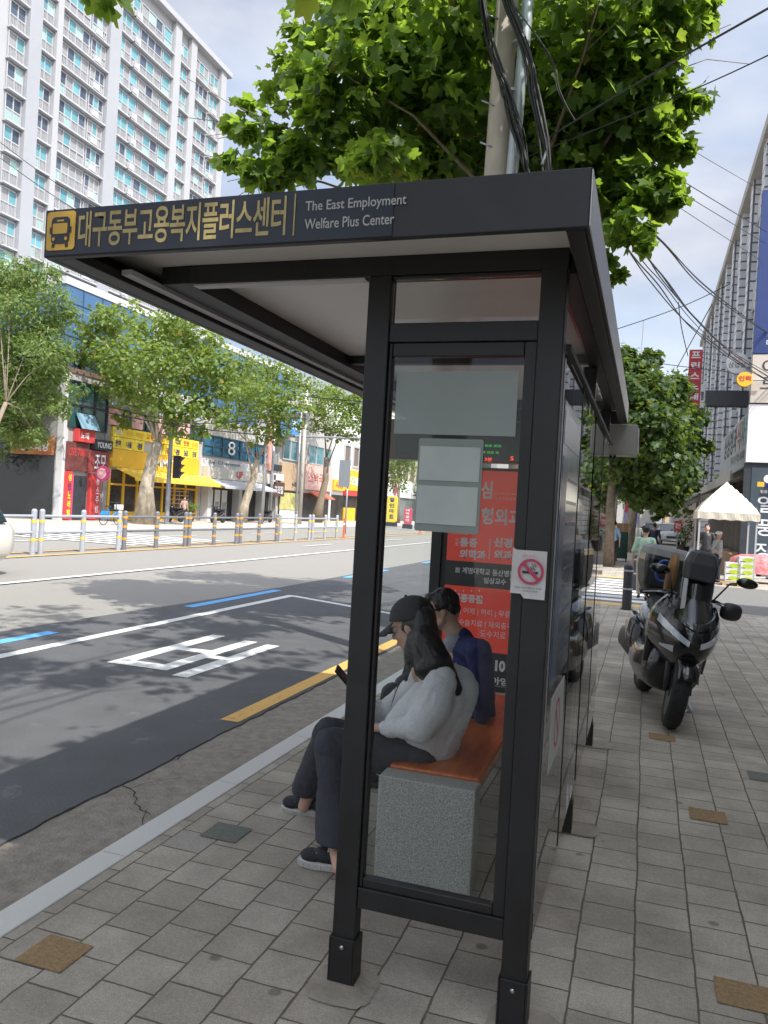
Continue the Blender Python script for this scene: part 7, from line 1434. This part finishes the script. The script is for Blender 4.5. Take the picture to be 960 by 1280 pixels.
# ------------------------------------------------------------------ cars
def car(label, x, y, rotz, paint_, L=4.6, Wd=1.85, Hh=1.65, name='parked_car', cat='car', grp=None, z0=0., lamps=True):
    B = thing(name, (x, y, z0), label, cat, grp); X = Matrix.Translation((x, y, z0)) @ Matrix.Rotation(rotz, 4, 'Z'); w = Wd/2
    mb = MB(); mb.X = X
    secs = [(-L/2, .72, .42, .78), (-L/2+.12, .86, .30, .92), (-L/2+.9, .94, .24, 1.02), (-L*.1, .97, .22, 1.05), (L*.25, .97, .22, 1.07), (L/2-.25, .94, .26, 1.08), (L/2-.03, .85, .36, 1.0), (L/2, .78, .45, .85)]
    n_ = 20; vs = []; fs = []
    for yy_, k_, za, zb2 in secs:
        for i in range(n_): t = 2*math.pi*i/n_; ct, st_ = math.cos(t), math.sin(t); vs.append((w*k_*math.copysign(abs(ct)**.35, ct), yy_, (za+zb2)/2+(zb2-za)/2*math.copysign(abs(st_)**.5, st_)))
    for k_ in range(len(secs)-1):
        for i in range(n_): fs.append((k_*n_+i, k_*n_+(i+1) % n_, (k_+1)*n_+(i+1) % n_, (k_+1)*n_+i))
    fs += [list(range(n_))[::-1], list(range((len(secs)-1)*n_, len(secs)*n_))]; mb.add(vs, fs); mb.build('body', paint_, B, smooth=True)
    mb = MB(); mb.X = X; rl = [[(a*w*.93, b_*1., 1.02) for a, b_ in ((-1, -L*.22), (1, -L*.22), (1, L*.44), (-1, L*.44))], [(a*w*.76, b_, Hh-.09) for a, b_ in ((-1, -L*.06), (1, -L*.06), (1, L*.37), (-1, L*.37))]]
    rloft(mb, rl); cb_ = mb.build('cabin', gdark, B, bevel=.03)
    mb = MB(); mb.X = X; rloft(mb, [[(a*w*.78, b_, Hh-.10) for a, b_ in ((-1, -L*.07), (1, -L*.07), (1, L*.38), (-1, L*.38))], [(a*w*.70, b_, Hh) for a, b_ in ((-1, -L*.03), (1, -L*.03), (1, L*.34), (-1, L*.34))]]); mb.build('roof', paint_, B, bevel=.02)
    for sx_ in (-1, 1):
        for yy_ in (-L*.31, L*.30):
            mb = MB(); mb.X = X; mb.lathe((sx_*(w-.12), yy_, .33), [(.22, -.11), (.32, -.11), (.33, 0), (.32, .11), (.22, .11)], 24, (1, 0, 0)); wl = mb.build('wheel', rub, B); mb = MB(); mb.X = X; mb.lathe((sx_*(w-.10), yy_, .33), [(.2, -.105), (.2, .105)], 16, (1, 0, 0)); mb.build('rim', alu, wl)
        mb = MB(); mb.X = X; mb.ell((sx_*w*.68, -L/2+.12, .74), (.2, .1, .09)); mb.build('headlight', lens, B, smooth=True)
        if lamps: mb = MB(); mb.X = X; mb.ell((sx_*w*.78, L/2-.10, .86), (.13, .09, .12)); mb.build('tail_light', s_red, B, smooth=True)
        mb = MB(); mb.X = X; mb.ell((sx_*(w+.08), -L*.14, 1.05), (.10, .05, .07)); mb.build('wing_mirror', paint_, B, smooth=True)
    mb = MB(); mb.X = X; mb.box(-.5, .5, -L/2-.02, -L/2+.05, .50, .66); mb.build('grille', s_dark, B); mb = MB(); mb.X = X; mb.box(-.26, .26, -L/2-.035, -L/2-.021, .36, .47); mb.build('number_plate', s_white, B)
    return B
carw = mat('car_white', (.62, .62, .60), .25, coat=.8); card = mat('car_dark', (.05, .055, .065), .25, coat=.8); cars_ = mat('car_silver', (.38, .39, .41), .3, .3, coat=.6)
cw = atx(7, 650, -11.4)
car('white car passing on the road at the left edge of the view', -12.3, cw.y-1.95, 0, mat('car_cream', (.66, .63, .55), .3, coat=.7), L=4.7, Hh=1.72, lamps=False, name='moving_car', z0=-.124)
q = aty(837, 668, 62); car('white parked car far down the street on the right', q.x, 62, .1, carw, Hh=1.6)
q = aty(823, 668, 70); car('dark parked car further off than the white one', q.x-.4, 74, .05, card, Hh=1.5)
for i, (x, y, m_) in enumerate(((-5, 62, cars_), (-5, 82, carw), (-9, 100, card))): car(['silver car in the near lane far down the avenue', 'white car in the near lane far down the avenue', 'dark car in the middle lane far down the avenue'][i], x, y, 0, m_, name='moving_car', z0=-.12)
# ------------------------------------------------------------------ bicycle and motorcycles across the road
bb = atz(140, 659); bx_, by_ = -23.9, bb.y; BK = thing('bicycle', (bx_, by_, 0), 'blue and white shared bicycle parked on the far sidewalk behind the barrier', 'bicycle')
blu_b = C_('bike_blue', (.02, .22, .55), rough=.35); y0_, y1_ = fy(121, 650, -23.9), fy(155, 650, -23.9)
if True:
    yA, yB = (y0_+y1_)/2-.52, (y0_+y1_)/2+.52
    for y in (yA, yB):
        mb = MB(); mb.tube([(bx_, y+.31*math.cos(t), .33+.31*math.sin(t)) for t in [2*math.pi*i/24 for i in range(25)]], .018, 6); wl = mb.build('wheel', rub, BK)
        mb = MB(); [mb.tube([(bx_, y, .33), (bx_, y+.30*math.cos(a), .33+.30*math.sin(a))], .004, 4) for a in np.linspace(0, 6.28, 13)]; mb.build('spokes', alu, wl)
    mb = MB(); mb.tube([(bx_, yA, .33), (bx_, yA+.42, .33), (bx_, yB-.12, .62), (bx_, yB, .33)], .035, 8); mb.tube([(bx_, yA+.42, .33), (bx_, yA+.30, .85)], .028, 8); mb.build('frame', blu_b, BK)
    mb = MB(); mb.tube([(bx_, yB-.10, .6), (bx_, yB-.2, 1.05)], .02); mb.tube([(bx_-.28, yB-.25, 1.08), (bx_+.28, yB-.25, 1.08)], .016); mb.build('handlebar', s_dark, BK); mb = MB(); mb.rbox(bx_-.1, bx_+.1, yA+.16, yA+.42, .86, .92, .04); mb.build('saddle', s_dark, BK)
    mb = MB(); mb.box(bx_-.14, bx_+.14, yB-.12, yB+.18, .75, .98); mb.build('basket', s_white, BK); mb = MB(); mb.prism([(bx_-.02, yA-.3, .5), (bx_-.02, yA-.1, .68), (bx_-.02, yA+.25, .66), (bx_-.02, yA+.3, .5)], (.04, 0, 0)); mb.build('rear_guard', blu_b, BK)
def motorbike(label, x, y):
    B = thing('motorcycle', (x, y, 0), label, 'motorcycle', None)
    for yy_ in (-.6, .6): mb = MB(); mb.lathe((x-.05, y+yy_, .27), [(.16, 0), (.26, 0), (.27, .05), (.26, .1), (.16, .1)], 20, (1, 0, 0)); mb.build('wheel', rub, B)
    mb = MB(); loft(mb, [(y-.5, x, .06, .5, .95), (y-.35, x, .17, .4, 1.0), (y-.15, x, .16, .3, .55), (y+.1, x, .16, .35, .75), (y+.6, x, .14, .5, .8), (y+.8, x, .06, .6, .75)]); mb.build('body', glossb, B, smooth=True); mb = MB(); mb.rbox(x-.14, x+.14, y, y+.65, .78, .86, .05); mb.build('seat', MATS['seat_vinyl'], B)
    mb = MB(); mb.tube([(x-.33, y-.35, 1.05), (x, y-.42, 1.02), (x+.33, y-.35, 1.05)], .015); mb.build('handlebar', s_dark, B)
motorbike('dark motorcycle parked at the foot of the grey pole across the road', -25.4, 43.5); motorbike('dark motorcycle parked beside the alley signs across the road', -25.6, 50.5); motorbike('dark scooter parked in front of the white building posters', -26.2, 40.0)
# potted shrub by the yellow shop
pb = thing('potted_shrub', (-26.9, fy(238, 640, -26.9), 0), 'round dark green shrub in a pot at the right end of the yellow shop', 'plant'); make_leaves('foliage', L_far, pb, [(Vector((-26.9, pb.location.y, .9)), (.5, .5, .45), 420)], .16, 'simple', np.random.RandomState(3)); mb = MB(); mb.lathe(pb.location, [(.22, 0), (.3, .45), (.27, .46), (.2, .4)], 16); mb.build('pot', s_brown, pb)
pb = thing('potted_shrub', aty(848, 690, 41), 'small green shrub in a pot beside the red sign board on the right', 'plant'); pb.location.z = 0; pl_ = pb.location; make_leaves('foliage', L_fine, pb, [(Vector((pl_.x+.2, pl_.y, 1.3)), (.45, .45, .7), 420)], .16, 'simple', np.random.RandomState(4)); mb = MB(); mb.lathe((pl_.x+.2, pl_.y, 0), [(.22, 0), (.3, .5), (.27, .5), (.2, .4)], 16); mb.build('pot', s_brown, pb)
